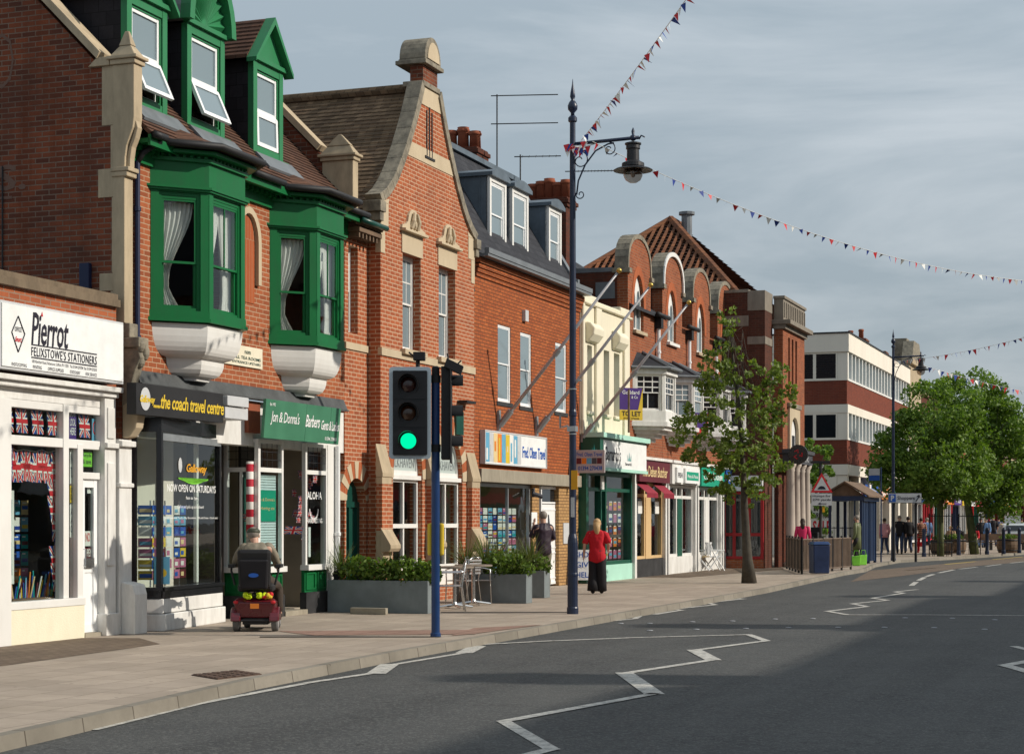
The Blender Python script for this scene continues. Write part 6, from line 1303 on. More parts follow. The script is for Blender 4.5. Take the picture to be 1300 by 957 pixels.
# ------------------------------------------------------------------ street lamps
def street_lamp(g, lab, s=1.0):
    r = lthing('street_lamp', lab, 'street lamp', g, TH-R(90), 'blue lamp posts with scrolled arms')
    # local x points towards the road
    m = MB(); m.lathe([(.098, 0), (.098, .10), (.088, .12), (.087, .62), (.092, .64), (.092, .67), (.087, .69), (.086, 1.20), (.078, 1.27), (.060, 1.34), (.057, 3.3), (.066, 3.32), (.066, 3.38), (.056, 3.42), (.054, 5.6), (.050, 7.2), (.047, 8.22), (.075, 8.24), (.075, 8.3), (.05, 8.33)], (0, 0, 0), 16); m.build('pole', 'lamp_blue', r, smooth=False)
    m = MB(); m.lathe([(.035, 8.33), (.03, 8.38), (.08, 8.44), (.085, 8.50), (.06, 8.56), (.025, 8.60), (.045, 8.65), (.04, 8.71), (.012, 8.86), (.003, 8.95)], (0, 0, 0), 12); m.build('finial', 'lamp_blue', r, smooth=True)
    m = MB(); zl = 8.28-.42; LS = .72; m.tube([(0, 0, zl), (1.15, 0, zl+.03)], .03, 8)
    sp = lambda cx, cz, r0, t0, t1, n=22: [(cx+(r0*(1-.75*i/n))*math.cos(R(t0+(t1-t0)*i/n)), 0, cz+(r0*(1-.75*i/n))*math.sin(R(t0+(t1-t0)*i/n))) for i in range(n+1)]
    m.tube([(.07, 0, zl-.85), (.10, 0, zl-.62), (.22, 0, zl-.36), (.40, 0, zl-.14), (.62, 0, zl-.04), (.72, 0, zl-.03)], .014, 6); m.tube(sp(.64, zl-.13, .12, 90, -330), .010, 5); m.tube(sp(.14, zl-.85, .085, 160, 560), .010, 5); m.tube(sp(.13, zl-.28, .15, 75, -330), .010, 5)
    m.tube([(1.15, 0, zl), (1.19, 0, zl+.06), (1.25, 0, zl+.03)], .014, 6); m.lathe([(.02, -.02), (.05, .0), (.05, .06), (.02, .08), (.03, .14), (.005, .2)], (1.05, 0, zl), 10); m.build('arm', 'lamp_blue', r, smooth=True)
    m = MB(); z = zl-.03; X = 1.05; m.T = lambda a, b, c: (X+(a-X)*.88, b*.88, z+(c-z)*.72); m.lathe([(.03, 0), (.13, -.03), (.155, -.04), (.155, -.07), (.13, -.09), (.135, -.17), (.115, -.19), (.12, -.44), (.16, -.47), (.21, -.50), (.215, -.58), (.20, -.60), (.33, -.63), (.375, -.665), (.37, -.675), (.20, -.65), (.16, -.64)], (X, 0, z), 24); l = m.build('lantern', 'lamp_metal', r, smooth=False)
    TT = m.T; m = MB(); m.T = TT; m.lathe([(.17, -.645), (.185, -.72), (.18, -.80), (.14, -.89), (.07, -.945), (.005, -.96)], (X, 0, z), 20); m.build('globe', 'globe_glass', l, smooth=True); m = MB(); m.T = TT; m.lathe([(.03, -.65), (.05, -.70), (.04, -.80), (.01, -.83)], (X, 0, z), 10); m.build('bulb', 'paper', l, smooth=True)
    if s > 1:
        m = MB(); m.box(-.20, -.09, -.12, -.0, 2.05, 2.45) if 0 else m.box(.0, .11, -.085, -.075, 2.08, 2.40); m.build('yellow_notice', 'amber', r); m = MB(); m.box(-.01, .05, -.07, -.063, 1.62, 1.95); m.build('paper_notice', 'light_grey', r)
        m = MB(); m.lathe([(.07, 3.0), (.07, 3.02)], (0, 0, 0), 12); m.lathe([(.07, 3.75), (.07, 3.77)], (0, 0, 0), 12); m.tube([(-.08, 0, 3.15), (-.22, 0, 3.12), (-.22, 0, 3.32)], .018, 6); m.box(-.075, .07, -.07, .07, 3.05, 3.14); m.tube([(-.1, 0, 3.9), (-.16, 0, 3.9)], .015, 5); m.tube([(.1, 0, 3.9), (.16, 0, 3.9)], .015, 5); m.build('clamp', 'galv', r)
    return r
t = NT('lamp_metal'); finish(t, (.035, .035, .038), .45, metal=.3)
L1 = G(727, 779); L2 = G(1134, 711.5)
street_lamp(L1, 'tall navy blue lamp post with scrolled arm beside the woman in red', 2); street_lamp(L2, 'farther blue lamp post in front of the round trees')
# ------------------------------------------------------------------ bunting
def bunting(label, S, E, sag, n, t1=1.0, size=.14, seed=1):
    rnd = random.Random(seed); r = lthing('bunting', label, 'bunting', S, 0, 'red white and blue bunting over the street'); size *= .85; S, E = Vector(S), Vector(E); P = lambda t: (E-S)*t-Vector((0, 0, 4*sag*t*(1-t)))
    m = MB(); m.tube([P(t1*i/40) for i in range(41)], .006, 4); m.build('cord', 'paper', r)
    base = {}
    for k, c in enumerate(('red', 'paper', 'flag_blue')):
        m = MB(); m.poly([(-size*.5, 0, 0), (size*.5, 0, 0), (.02, .02, -size*1.15)]); base[k] = m.build('flag', c, r, recalc=False); base[k]['_n'] = 0
    dirn = math.atan2((E-S).y, (E-S).x)
    for i in range(n):
        t = t1*(i+.5)/n; b = base[i % 3]; o = b if b['_n'] == 0 else b.copy()
        if b['_n']: COL.objects.link(o)
        b['_n'] = 1; o.location = P(t); o.rotation_euler = (rnd.uniform(-.5, .9), rnd.uniform(-.3, .3), dirn+rnd.uniform(-.7, .7)); s = rnd.uniform(.75, 1.15); o.scale = (s, s, s)
    for o in bpy.data.objects:
        if '_n' in o.keys(): del o['_n']
def bw(px, y, z): return Vector(((px-650)/F*y, y, z))
s1 = bw(738, L1.y-.3, 7.86)
bunting('string of flags climbing from the near lamp arm towards the top of the picture', s1, (4.7, -2, 8.9), .45, 90, .6, .13, 3)
bunting('long sagging string of flags from the near lamp across the sky to the right', bw(752, L1.y-.5, 7.8), (16.6, 45, 7.6), .95, 88, 1.0, .12, 5)
bunting('string of flags rising from the far lamp to the right', (L2.x, L2.y, 7.7), (19.8, 50, 8.7), .5, 60, 1., .2, 8); bunting('low string of flags beyond the far lamp', (L2.x+1, L2.y, 7.6), (38, 100, 8.4), .8, 90, 1., .24, 9); bunting('faint distant string of flags above the round trees', (27, 100, 7.6), (60, 118, 8.0), .4, 50, .8, .2, 10)
m = MB(); bl = lthing('bunting', 'bundle of flags wound round the near lamp post arm', 'bunting', (L1.x, L1.y, 7.8), 0, 'red white and blue bunting over the street')
m.tube([(-.1, -.1, 0), (.15, -.12, -.02), (.4, -.12, .05)], .008, 4); m.build('cord', 'paper', bl)
for i in range(16):
    m = MB(); x, z = -.16+.38*(i/16), random.uniform(-.12, .1); m.poly([(x, -.1, z), (x+.10, -.12, z+.02), (x+.05+random.uniform(-.05, .05), -.14, z-.12)]); m.build('flag', ['red', 'paper', 'flag_blue', 'red'][i % 4], bl, recalc=False)
# ------------------------------------------------------------------ planters, tables, chairs
def leaves_mb(m, n, center, rad, size, rnd, spike=False, flat=.5):
    for i in range(n):
        while True:
            p = Vector((rnd.uniform(-1, 1), rnd.uniform(-1, 1), rnd.uniform(-1, 1)))
            if p.length < 1: break
        q = Vector((center[0]+p.x*rad[0], center[1]+p.y*rad[1], center[2]+p.z*rad[2])); d = Vector((rnd.gauss(0, 1), rnd.gauss(0, 1), rnd.gauss(0, .8)+flat)).normalized(); e = d.orthogonal().normalized(); e.rotate(Matrix.Rotation(rnd.uniform(0, 6.28), 3, d)); f = d.cross(e)
        s = size*rnd.uniform(.6, 1.3); w = s*.32
        m.poly([tuple(q-e*s*.5), tuple(q+f*w), tuple(q+e*s*.5), tuple(q-f*w)])
def spiky(m, c, n, L, rnd, w=.018, droop=.3):
    for i in range(n):
        a = rnd.uniform(0, 6.283); t = rnd.uniform(.15, 1.25); l = L*rnd.uniform(.6, 1.1); d = Vector((math.cos(a)*math.sin(t), math.sin(a)*math.sin(t), math.cos(t))); s = Vector((-math.sin(a), math.cos(a), 0))*w; prev = None
        for k in range(5):
            q = k/4; p = Vector(c)+d*l*q-Vector((0, 0, droop*l*q*q)); ww = s*(1-q*.9); cur = (tuple(p-ww), tuple(p+ww))
            if prev: m.poly([prev[0], prev[1], cur[1], cur[0]])
            prev = cur
def planter(lab, u, v0, v1, w, h, plants, seed):
    rnd = random.Random(seed); r = sthing('planter', lab, 'planter', u, v1, 0, 'grey troughs outside the restaurant')
    m = MB(); m.wall(rect(v0, v1, 0, h), [], 0, 0) if 0 else None
    t = .03; m.box(u, u+t, v0, v1, 0, h); m.box(u+w-t, u+w, v0, v1, 0, h); m.box(u+t, u+w-t, v1-t, v1-.001, .001, h-.001); m.box(u+t, u+w-t, v0+.001, v0+t, .001, h-.001); m.build('trough', 'planter_grey', r, bevel=.006)
    m = MB(); m.box(u+t, u+w-t, v0+t, v1-t, h-.12, h-.05); m.build('soil', 'soil', r)
    for kind, vv, rad, n in plants:
        q = sthing('shrub', {'leafy': 'leafy green shrub growing in the trough', 'spiky': 'spiky leaved plant growing in the trough'}[kind]+{0: ' nearest the arched door', 1: ' left of the tables', 2: ' behind the tables', 3: ' nearest the white door'}[seed % 4]+', %s' % ('toward the road' if vv > (v0+v1)/2 else 'toward the wall'), 'plant', u+w/2, vv, h-.06, 'plants in the grey troughs'); m = MB()
        if kind == 'leafy': leaves_mb(m, n, (u+w/2, vv, h+rad*.42), (rad*.7, rad*1.15, rad*.75), .095, rnd)
        else: spiky(m, (u+w/2, vv, h+.06), n, rad*2.2, rnd, .014)
        m.build('foliage', 'leaf_shrub' if kind == 'leafy' else 'leaf_spike', q, recalc=False)
        m = MB()
        for k in range(5): a = rnd.uniform(0, 6.28); m.tube([(u+w/2, vv, h-.08), (u+w/2+.15*math.cos(a)*rad, vv+.4*math.sin(a)*rad, h+rad*.5)], .008, 5)
        m.build('stem', 'bark', q)
uA, vA = GU(543, 779); planter('long grey trough in front of the arched green door', uA, .15, vA, .34, .55, [('spiky', .35, .42, 90), ('leafy', .7, .36, 420), ('leafy', 1.1, .34, 420), ('spiky', 1.25, .28, 60), ('leafy', 1.55, .36, 460), ('leafy', 1.85, .3, 380)], 4)
uB, vB = GU(668, 766); planter('wide grey trough behind the aluminium chairs', uB, .9, vB, .34, .55, [('spiky', 1.05, .44, 90), ('spiky', 1.45, .5, 120), ('leafy', 1.8, .40, 520), ('spiky', 2.1, .36, 70), ('leafy', 2.2, .22, 200)], 6)
uC, vC = GU(691, 759); planter('short grey trough next to the man in black', uC, .6, vC, .36, .55, [('spiky', .8, .5, 110), ('leafy', 1.2, .38, 420), ('spiky', 1.5, .48, 120), ('leafy', 1.7, .28, 220)], 7)
def cafe():
    k = 33.0/F
    tl = None
    for i, (x, y, lab) in enumerate(((577, 772, 'round cafe table nearer the traffic light pole'), (601, 768, 'round cafe table nearer the wide grey trough'))):
        g = G(x, y); r = lthing('cafe_table', lab, 'table', g, 0, 'pedestal tables outside the restaurant'); m = MB(); m.lathe([(.33, .715), (.35, .72), (.35, .745), (.33, .75)], (0, 0, 0), 28); m.build('tabletop', 'cafe_top', r); m = MB(); m.tube([(0, 0, .05), (0, 0, .715)], .035, 10); m.lathe([(.06, .05), (.04, .12)], (0, 0, 0), 10); m.build('pedestal', 'steel', r)
        m = MB()
        for a in (20, 110, 200, 290): m.tube([(0, 0, .07), (.34*math.cos(R(a)), .34*math.sin(R(a)), .025)], [.028, .02], 6)
        m.build('foot', 'steel', r)
    def chair(g, rz, lab):
        r = lthing('cafe_chair', lab, 'chair', g, rz, 'aluminium stacking chairs outside the restaurant')
        for sx in (-1, 1):
            m = MB(); m.tube([(sx*.24, .24, 0), (sx*.24, .22, .44), (sx*.26, .22, .64), (sx*.27, .1, .67), (sx*.27, -.15, .67), (sx*.25, -.24, .69)], .013, 7); m.build('leg', 'steel', r, smooth=True); m = MB(); m.tube([(sx*.23, -.26, 0), (sx*.22, -.20, .44), (sx*.22, -.26, .82), (sx*.16, -.28, .86), (0, -.285, .87)], .013, 7); m.build('leg', 'steel', r, smooth=True)
        m = MB(); m.grid(-.22, .22, -.0, .0, 0, 0, 0) if 0 else m.box(-.225, .225, -.2, .22, .425, .445); m.build('seat', 'aluminium', r, bevel=.008); m = MB()
        for q in range(5): z = .56+.06*q; m.box(-.215, .215, -.262-.004*q, -.252-.004*q, z, z+.035)
        m.build('backrest', 'aluminium', r)
    chair(G(571, 775), R(95), 'aluminium chair left of the tables near the pole'); chair(G(588, 766), R(60), 'aluminium chair between the two round tables'); chair(G(611, 765), R(-100), 'aluminium chair with its back to the wide trough')
plain('cafe_top', (.25, .21, .17), .35, .2, 3.)
cafe()
m = MB(); u, v = GU(455, 779); m.box(u-.12, u-.02, v-.1, v+.55, 0, .11); tag(m.build('concrete_block', 'concrete', org=(u, v, 0), bevel=.01), 'low concrete block lying against the near trough', 'block')
# ------------------------------------------------------------------ boards and signs
def projecting_sign():
    r = sthing('projecting_sign', 'pale projecting travel sign with phone number behind the lamp post', 'sign', 46.9, .6, 2.8); u = 46.9; k = W(u, 0).y
    def vof(px): # on the plane u = const
        q = (px-CX)/F; return (14.5-DU[0]*u+q*DU[1]*u)/(DV[0]-q*DV[1])
    v0, v1 = vof(729.5), vof(768); z0, z1 = CH+(HY-600)*(k-.3)/F, CH+(HY-571)*(k-.3)/F
    m = MB(); m.box(u-.03, u+.03, v0, v1, z0, z1); b = m.build('board', 'mauve', r, bevel=.01); m = MB(); m.T = lambda a, bb, c: (u-.031-bb, a, c); text(m, 'Fred. Olsen Travel', v0+.06, v1-.06, z0+.40, z1-.05, .002, 0, 1, .02, 0); text(m, '01394 270438', v0+.1, v1-.06, z0+.06, z0+.17, .002, 0, 1, .03, 0)
    for i in range(5): m.m = 1+i % 4; w = (v1-v0-.12)/5; m.box(v0+.06+w*i, v0+.06+w*(i+.92), 0, .004, z0+.22, z0+.36)
    m.build('lettering', ['sign_blue', 'maroon_sign', 'orange', 'sky_card', 'dark_grey'], b, recalc=False); m = MB(); m.tube([(u, 0, z1-.1), (u, v0+.02, z1-.1)], .02, 6); m.tube([(u, 0, z0+.1), (u, v0+.02, z0+.1)], .02, 6); m.build('bracket', 'black_matt', r)
projecting_sign()
def a_board(g, rz, lab, w, h, cols, words, tm):
    r = lthing('pavement_board', lab, 'sign', g, rz, 'folding boards on the pavement'); m = MB(); n = len(cols)
    for i, c in enumerate(cols): m.m = i; z0, z1 = .12+(h-.12)*i/n, .12+(h-.12)*(i+1)/n; m.hexa([(-w/2, -.22+.17*z0/h, z0), (w/2, -.22+.17*z0/h, z0), (w/2, -.19+.17*z0/h, z0), (-w/2, -.19+.17*z0/h, z0)], [(-w/2, -.22+.17*z1/h, z1), (w/2, -.22+.17*z1/h, z1), (w/2, -.19+.17*z1/h, z1), (-w/2, -.19+.17*z1/h, z1)])
    for i, q in enumerate(words):
        if q: z0 = .12+(h-.12)*(i+.25)/n; z1 = z0+(h-.12)/n*.55; text(m, q, -w*.4, w*.4, z0, z1, -.24+.17*z0/h, 0, 1, .02, n)
    m.build('panel', list(cols)+[tm], r, recalc=False); m = MB()
    for s in (-1, 1): m.tube([(s*w/2, -.21, 0), (s*w/2, -.04, h+.02)], .014, 5); m.tube([(s*w/2, .2, 0), (s*w/2, -.04, h+.02)], .014, 5)
    m.build('frame', 'black_matt', r)
a_board(G(741, 742), 0, 'white and blue folding board behind the woman in red', .5, .85, ['sign_white', 'sign_white', 'sign_white'], ['HELP', 'GIVE', 'SHOP'], 'sign_blue'); a_board(G(873, 723), 0, 'PIZZA PASTA folding board in red, green and white', .62, .98, ['sign_green', 'paper', 'maroon_sign', 'paper', 'sign_green'], ['', 'PASTA', '', 'PIZZA', ''], 'red')
def garden_chair(g, rz, lab):
    r = lthing('garden_chair', lab, 'chair', g, rz, 'white chairs outside the terrace shops'); m = MB()
    for s in (-1, 1):
        m = MB(); m.tube([(s*.24, .25, 0), (s*.24, -.12, .60), (s*.24, -.22, .88)], .022, 6); m.build('leg', 'upvc', r); m = MB(); m.tube([(s*.24, -.28, 0), (s*.24, .20, .62)], .022, 6); m.tube([(s*.25, -.1, .64), (s*.25, .26, .63)], .02, 6); m.build('leg', 'upvc', r)
    m = MB(); m.box(-.24, .24, -.2, .22, .42, .45); m.build('seat', 'sand' if 'sandy' in lab else 'upvc', r); m = MB()
    for q in range(5): m.box(-.2+.1*q-.02, -.2+.1*q+.02, -.22, -.19, .5, .88)
    m.build('backrest', 'upvc', r)
garden_chair(G(892, 724), R(70), 'white folding chair with sandy seat beside the pizza board'); garden_chair(G(907, 724), R(-80), 'white folding chair farther from the pizza board')
def hump_sign():
    g = G(1042, 721); k = g.y/F; Zz = lambda y: CH+(HY-y)*k; X = lambda x: (x-1042)*k; r = lthing('road_hump_sign', 'red bordered triangular hump warning sign with plate on a black post', 'road sign', g)
    m = MB(); m.tube([(0, .05, 0), (0, .05, Zz(588))], .045, 8); m.box(-.3, .3, .0, .2, Zz(588), Zz(585)); m.build('post', 'black_matt', r); a = [(X(1029), Zz(625)), (X(1057), Zz(625)), (X(1043), Zz(600))]; c = ((a[0][0]+a[1][0])/2, a[0][1]*.667+a[2][1]*.333)
    m = MB(); m.prism_b(a, -.02, 0); t = m.build('triangle', 'red', r); m = MB(); q = [(c[0]+(x-c[0])*.70, c[1]+(z-c[1])*.70) for x, z in a]; m.m = 0; m.poly([(x, -.024, z) for x, z in q]); m.m = 1; w = q[1][0]-q[0][0]; m.poly([(q[0][0]+w*.15, -.027, q[0][1]+.04)]+[(q[0][0]+w*(.22+.56*i/8), -.027, q[0][1]+.04+.11*math.sin(math.pi*i/8)**.7) for i in range(9)]+[(q[1][0]-w*.15, -.027, q[0][1]+.04)]); m.build('hump_symbol', ['light_grey', 'ink'], t, recalc=False)
    m = MB(); m.box(X(1030), X(1056), -.02, 0, Zz(641.5), Zz(626)); p = m.build('plate', 'light_grey', r); m = MB(); x0, x1 = X(1031.5), X(1054.5); text(m, 'Humps for', x0, x1, Zz(631.5), Zz(628), -.024, 0, 1, .02); text(m, '270 yards', x0, x1, Zz(636.3), Zz(632.6), -.024, 0, 1, .02); m.box(X(1040), X(1049), -.024, -.021, Zz(639.6), Zz(638.8)); m.poly([(X(1038), -.024, Zz(639.2)), (X(1041.5), -.024, Zz(637.5)), (X(1041.5), -.024, Zz(640.9))]); m.build('lettering', 'ink', p, recalc=False)
    m = MB(); m.box(X(1044.2), X(1047), .0, .03, Zz(650), Zz(643)); m.build('yellow_tag', 'amber', r)
hump_sign()
def parking_sign():
    g = G(1163, 713); k = g.y/F; Zz = lambda y: CH+(HY-y)*k; X = lambda x: (x-1163)*k; r = lthing('parking_sign', 'white direction sign with blue P and an arrow to the shoppers car park', 'road sign', g)
    for x in (1163, 1135): m = MB(); m.tube([(X(x), .05, 0), (X(x), .05, Zz(627))], .05, 8); m.build('post', 'black_matt', r)
    m = MB(); m.box(X(1127), X(1170), -.03, 0, Zz(638.5), Zz(625.5)); b = m.build('board', 'black_matt', r); m = MB(); m.m = 0; m.box(X(1127.6), X(1169.4), -.035, -.031, Zz(637.9), Zz(626.1)); m.m = 1; m.box(X(1128.5), X(1137), -.039, -.036, Zz(637), Zz(627)); text(m, 'P', X(1130.5), X(1135), Zz(635.5), Zz(628.5), -.043, 0, 1, .05, 0); text(m, 'Shoppers', X(1139), X(1161), Zz(635.5), Zz(629.5), -.041, 0, 1, .02, 2)
    m.tube([(X(1162.5), -.04, Zz(636.5)), (X(1165), -.04, Zz(632.5)), (X(1166.3), -.04, Zz(629.5))], .02, 5); m.tube([(X(1163.8), -.04, Zz(630)), (X(1166.6), -.04, Zz(628)), (X(1168), -.04, Zz(631.5))], .02, 5); m.build('face', ['light_grey', 'sign_blue', 'ink'], b, recalc=False)
parking_sign()
def shelter():
    r = sthing('bus_shelter', 'navy framed bus shelter with a small pitched roof beside the kerb', 'bus shelter', 71.5, 2.8); u0, u1, v0, v1 = 69.3, 72.6, 2.35, 3.55
    m = MB()
    for a in (u0, (u0+u1)/2, u1-.1):
        for b in (v0, v1-.1): m.box(a, a+.1, b, b+.1, 0, 2.25)
    m.box(u0-.1, u1+.1, v0-.08, v0+.12, 2.25, 2.42); m.box(u0-.1, u1+.1, v1-.12, v1+.08, 2.25, 2.42); m.box(u0-.1, u0+.1, v0+.12, v1-.12, 2.25, 2.42)
    for k in range(8): m.box(u0+.1+.40*k, u0+.36+.40*k, v1-.07, v1-.03, .08, 2.25)
    for k in range(1, 4): m.box(u0+.02, u0+.07, v0+(v1-v0)*k/4, v0+(v1-v0)*k/4+.05, .1, 2.25) if k == 3 else None
    m.build('frame', 'navy_metal', r); vm = (v0+v1)/2; m = MB(); m.hexa([(u0-.2, v0-.25, 2.38), (u1+.2, v0-.25, 2.38), (u1+.2, vm, 2.88), (u0-.2, vm, 2.88)], [(u0-.2, v0-.25, 2.44), (u1+.2, v0-.25, 2.44), (u1+.2, vm, 2.95), (u0-.2, vm, 2.95)]); m.hexa([(u0-.2, v1+.25, 2.38), (u1+.2, v1+.25, 2.38), (u1+.2, vm, 2.88), (u0-.2, vm, 2.88)], [(u0-.2, v1+.25, 2.44), (u1+.2, v1+.25, 2.44), (u1+.2, vm, 2.95), (u0-.2, vm, 2.95)]); m.prism_a([(v0-.1, 2.42), (v1+.1, 2.42), (vm, 2.87)], u0-.05, u0); m.build('roof', 'timber', r)
    m = MB(); m.box(u0+.1, u1-.1, v1-.06, v1-.05, .3, 2.2); m.build('pane', 'shop_glass', r); m = MB(); m.box(u0+.3, u1-.3, v0+.1, v0+.5, .45, .5); m.build('seat', 'timber', r)
    s = sthing('bus_stop_flag', 'white and blue bus stop flag beside the shelter roof', 'sign', 73.4, 3.5); m = MB(); m.tube([(73.4, 3.6, 0), (73.4, 3.6, 3.55)], .03, 6); m.build('post', 'navy_metal', s); m = MB(); m.m = 0; m.box(73.38, 73.42, 3.15, 3.55, 3.25, 3.5); m.m = 1; m.box(73.38, 73.42, 3.15, 3.55, 3.05, 3.24); m.build('flag', ['light_grey', 'sign_blue'], s)
shelter()
def railing():
    P = [G(999, 722), G(1018, 728.5), G(1080, 722.5)]; r = lthing('guard_railing', 'brown slatted guard rail curving along the kerb', 'railing', P[1]); O = P[1]
    for a, b in zip(P, P[1:]):
        a, b = a-O, b-O; d = (b-a); L = d.length; d.normalize(); n = Vector((-d.y, d.x, 0)); m = MB(); k = int(L/1.2)+1
        for z in (.10, 1.0): m.tube([a+Vector((0, 0, z)), b+Vector((0, 0, z))], .025, 6)
        N = int(L/.15)
        for i in range(N): p = a+d*(i+.5)*L/N; q = d*.030; w = n*.012; m.hexa([tuple(p-q-w+Vector((0, 0, .1))), tuple(p+q-w+Vector((0, 0, .1))), tuple(p+q+w+Vector((0, 0, .1))), tuple(p-q+w+Vector((0, 0, .1)))], [tuple(p-q-w+Vector((0, 0, 1))), tuple(p+q-w+Vector((0, 0, 1))), tuple(p+q+w+Vector((0, 0, 1))), tuple(p-q+w+Vector((0, 0, 1)))])
        m.build('rail_panel', 'rail_brown', r)
        for i in range(k+1): m = MB(); p = a+d*L*i/k; m.tube([p, p+Vector((0, 0, 1.08))], .035, 8); m.build('post', 'black_matt', r)
plain('rail_brown', (.15, .105, .075), .7, .3, 2.5)
railing()
def bin_(g, lab):
    r = lthing('litter_bin', lab, 'bin', g, .2); m = MB(); m.hexa([(-.24, -.2, .03), (.24, -.2, .03), (.24, .2, .03), (-.24, .2, .03)], [(-.25, -.21, .86), (.25, -.21, .86), (.25, .21, .86), (-.25, .21, .86)]); m.build('body', 'bin_blue', r, bevel=.03); m = MB(); m.hexa([(-.27, -.23, .86), (.27, -.23, .86), (.27, .23, .86), (-.27, .23, .86)], [(-.22, -.18, .95), (.22, -.18, .95), (.22, .18, .95), (-.22, .18, .95)]); m.build('lid', 'blue_metal', r, bevel=.02)
plain('bin_blue', (.012, .026, .08), .5, .3, 3.)
bin_(G(1040, 729), 'blue wheeled litter bin behind the brown guard rail')
# bags
for i, (x, y) in enumerate(((1087, 718), (1095, 717))):
    r = lthing('shopping_bag', ['lime green shopping bag beside the shelter, nearer the railing', 'lime green shopping bag against the shelter post'][i], 'bag', G(x, y), .3*i, 'lime green bags on the pavement'); m = MB(); m.hexa([(-.13, -.08, 0), (.13, -.08, 0), (.13, .08, 0), (-.13, .08, 0)], [(-.19, -.03, .30+.05*i), (.16, -.05, .38), (.18, .04, .36), (-.17, .05, .33)]); m.build('body', 'lime', r, bevel=.03); m = MB(); m.tube([(-.1, -.06, .38), (-.07, -.06, .52), (.07, -.06, .52), (.1, -.06, .38)], .012, 5); m.build('handle', 'lime', r)
for i, (x, y, l) in enumerate(((1173, 706.5, 'short navy bollard left of the first round tree'), (1217, 704.5, 'navy bollard between the two round trees'), (1253, 703.5, 'navy bollard left of the brown barrel'), (1274, 703, 'tall navy bollard in front of the car, near its left side'), (1281, 700, 'navy bollard in front of the car, behind the others'), (1294, 702, 'rightmost navy bollard at the picture edge'))):
    r = lthing('bollard', l, 'bollard', G(x, y), 0, 'navy bollards by the trees'); m = MB(); m.lathe([(.10, 0), (.10, .15), (.08, .18), (.078, 1.05), (.09, 1.07), (.09, 1.13), (.06, 1.2), (.01, 1.24)], (0, 0, 0), 12); m.build('post', 'lamp_blue', r)
def barrel(g, lab, seed):
    r = lthing('barrel_planter', lab, 'planter', g, 0, 'wooden barrel planters near the trees'); m = MB(); m.lathe([(.46, 0), (.54, .25), (.55, .4), (.50, .68), (.46, .68), (.46, .6)], (0, 0, 0), 20); m.build('barrel', 'timber', r); m = MB()
    for z, q in ((.1, .505), (.58, .535)): m.lathe([(q, z), (q+.01, z+.03), (q, z+.06)], (0, 0, 0), 20)
    m.build('hoop', 'black_matt', r); rnd = random.Random(seed); m = MB(); leaves_mb(m, 300, (0, 0, .75), (.45, .45, .18), .1, rnd); m.build('plants', 'leaf_shrub', r, recalc=False)
barrel(G(1196, 703.5), 'dark wooden barrel planter right of the first tree trunk', 1); barrel(G(1212, 702), 'wooden barrel planter half hidden beside the second tree', 2); barrel(G(1280, 701.5), 'brown wooden barrel planter in front of the silver car', 3)
def tree_guard(g, lab):
    r = lthing('tree_guard', lab, 'tree guard', g, 0, 'black iron guards round the tree trunks'); m = MB()
    for k in range(10): a = 2*math.pi*k/10; m.tube([(.5*math.cos(a), .5*math.sin(a), 0), (.5*math.cos(a), .5*math.sin(a), 1.85)], .014, 5)
    m.build('bars', 'black_matt', r); m = MB()
    for z in (.6, 1.75): m.tube([(.5*math.cos(2*math.pi*k/20), .5*math.sin(2*math.pi*k/20), z) for k in range(21)], .018, 5, False)
    m.build('hoop', 'black_matt', r)
tree_guard(G(1194, 706), 'black iron guard round the left of the two round trees'); tree_guard(G(1231, 703.5), 'black iron guard round the right of the two round trees')
for i, (u, v, mat, lab) in enumerate(((74.5, .6, 'dark_grey', 'dark planter box in front of the banner'), )):
    m = MB(); m.box(u-.4, u+.4, v-.6, v+.5, 0, 1.1); m.box(u-.45, u-.38, v-.65, v+.6, 1.1, 1.3); tag(m.build('utility_cabinet', 'black_matt', org=(u, v, 0), bevel=.02), 'black utility cabinet beyond the guard rail', 'cabinet')
def banner():
    r = sthing('sale_banner', 'white furniture SALE banner with red letters below the green tree', 'banner', 81.5, -.1); g = 81.5; m = MB(); u = g; m.m = 0; m.box(u, u+.03, -.5, .35, .9, 1.95); m.T = lambda a, b, c: (u-b, a, c); text(m, 'FURNITURE', -.45, .3, 1.65, 1.88, .01, 0, 1, .02, 1); text(m, 'SALE', -.45, .3, 1.0, 1.55, .01, 0, 1, .03, 2); m.build('cloth', ['sign_white', 'ink', 'red'], r, recalc=False)
    f = sthing('metal_fence', 'dark metal fence in front of the banner', 'fence', 80, -.5); m = MB()
    for k in range(20): a = -1.5+.17*k; m.tube([(80, a, 0), (80, a, 1.3)], .012, 4)
    m.tube([(80, -1.5, 1.25), (80, 1.8, 1.25)], .02, 5); m.tube([(80, -1.5, .15), (80, 1.8, .15)], .02, 5); m.build('bars', 'black_matt', f)
banner()
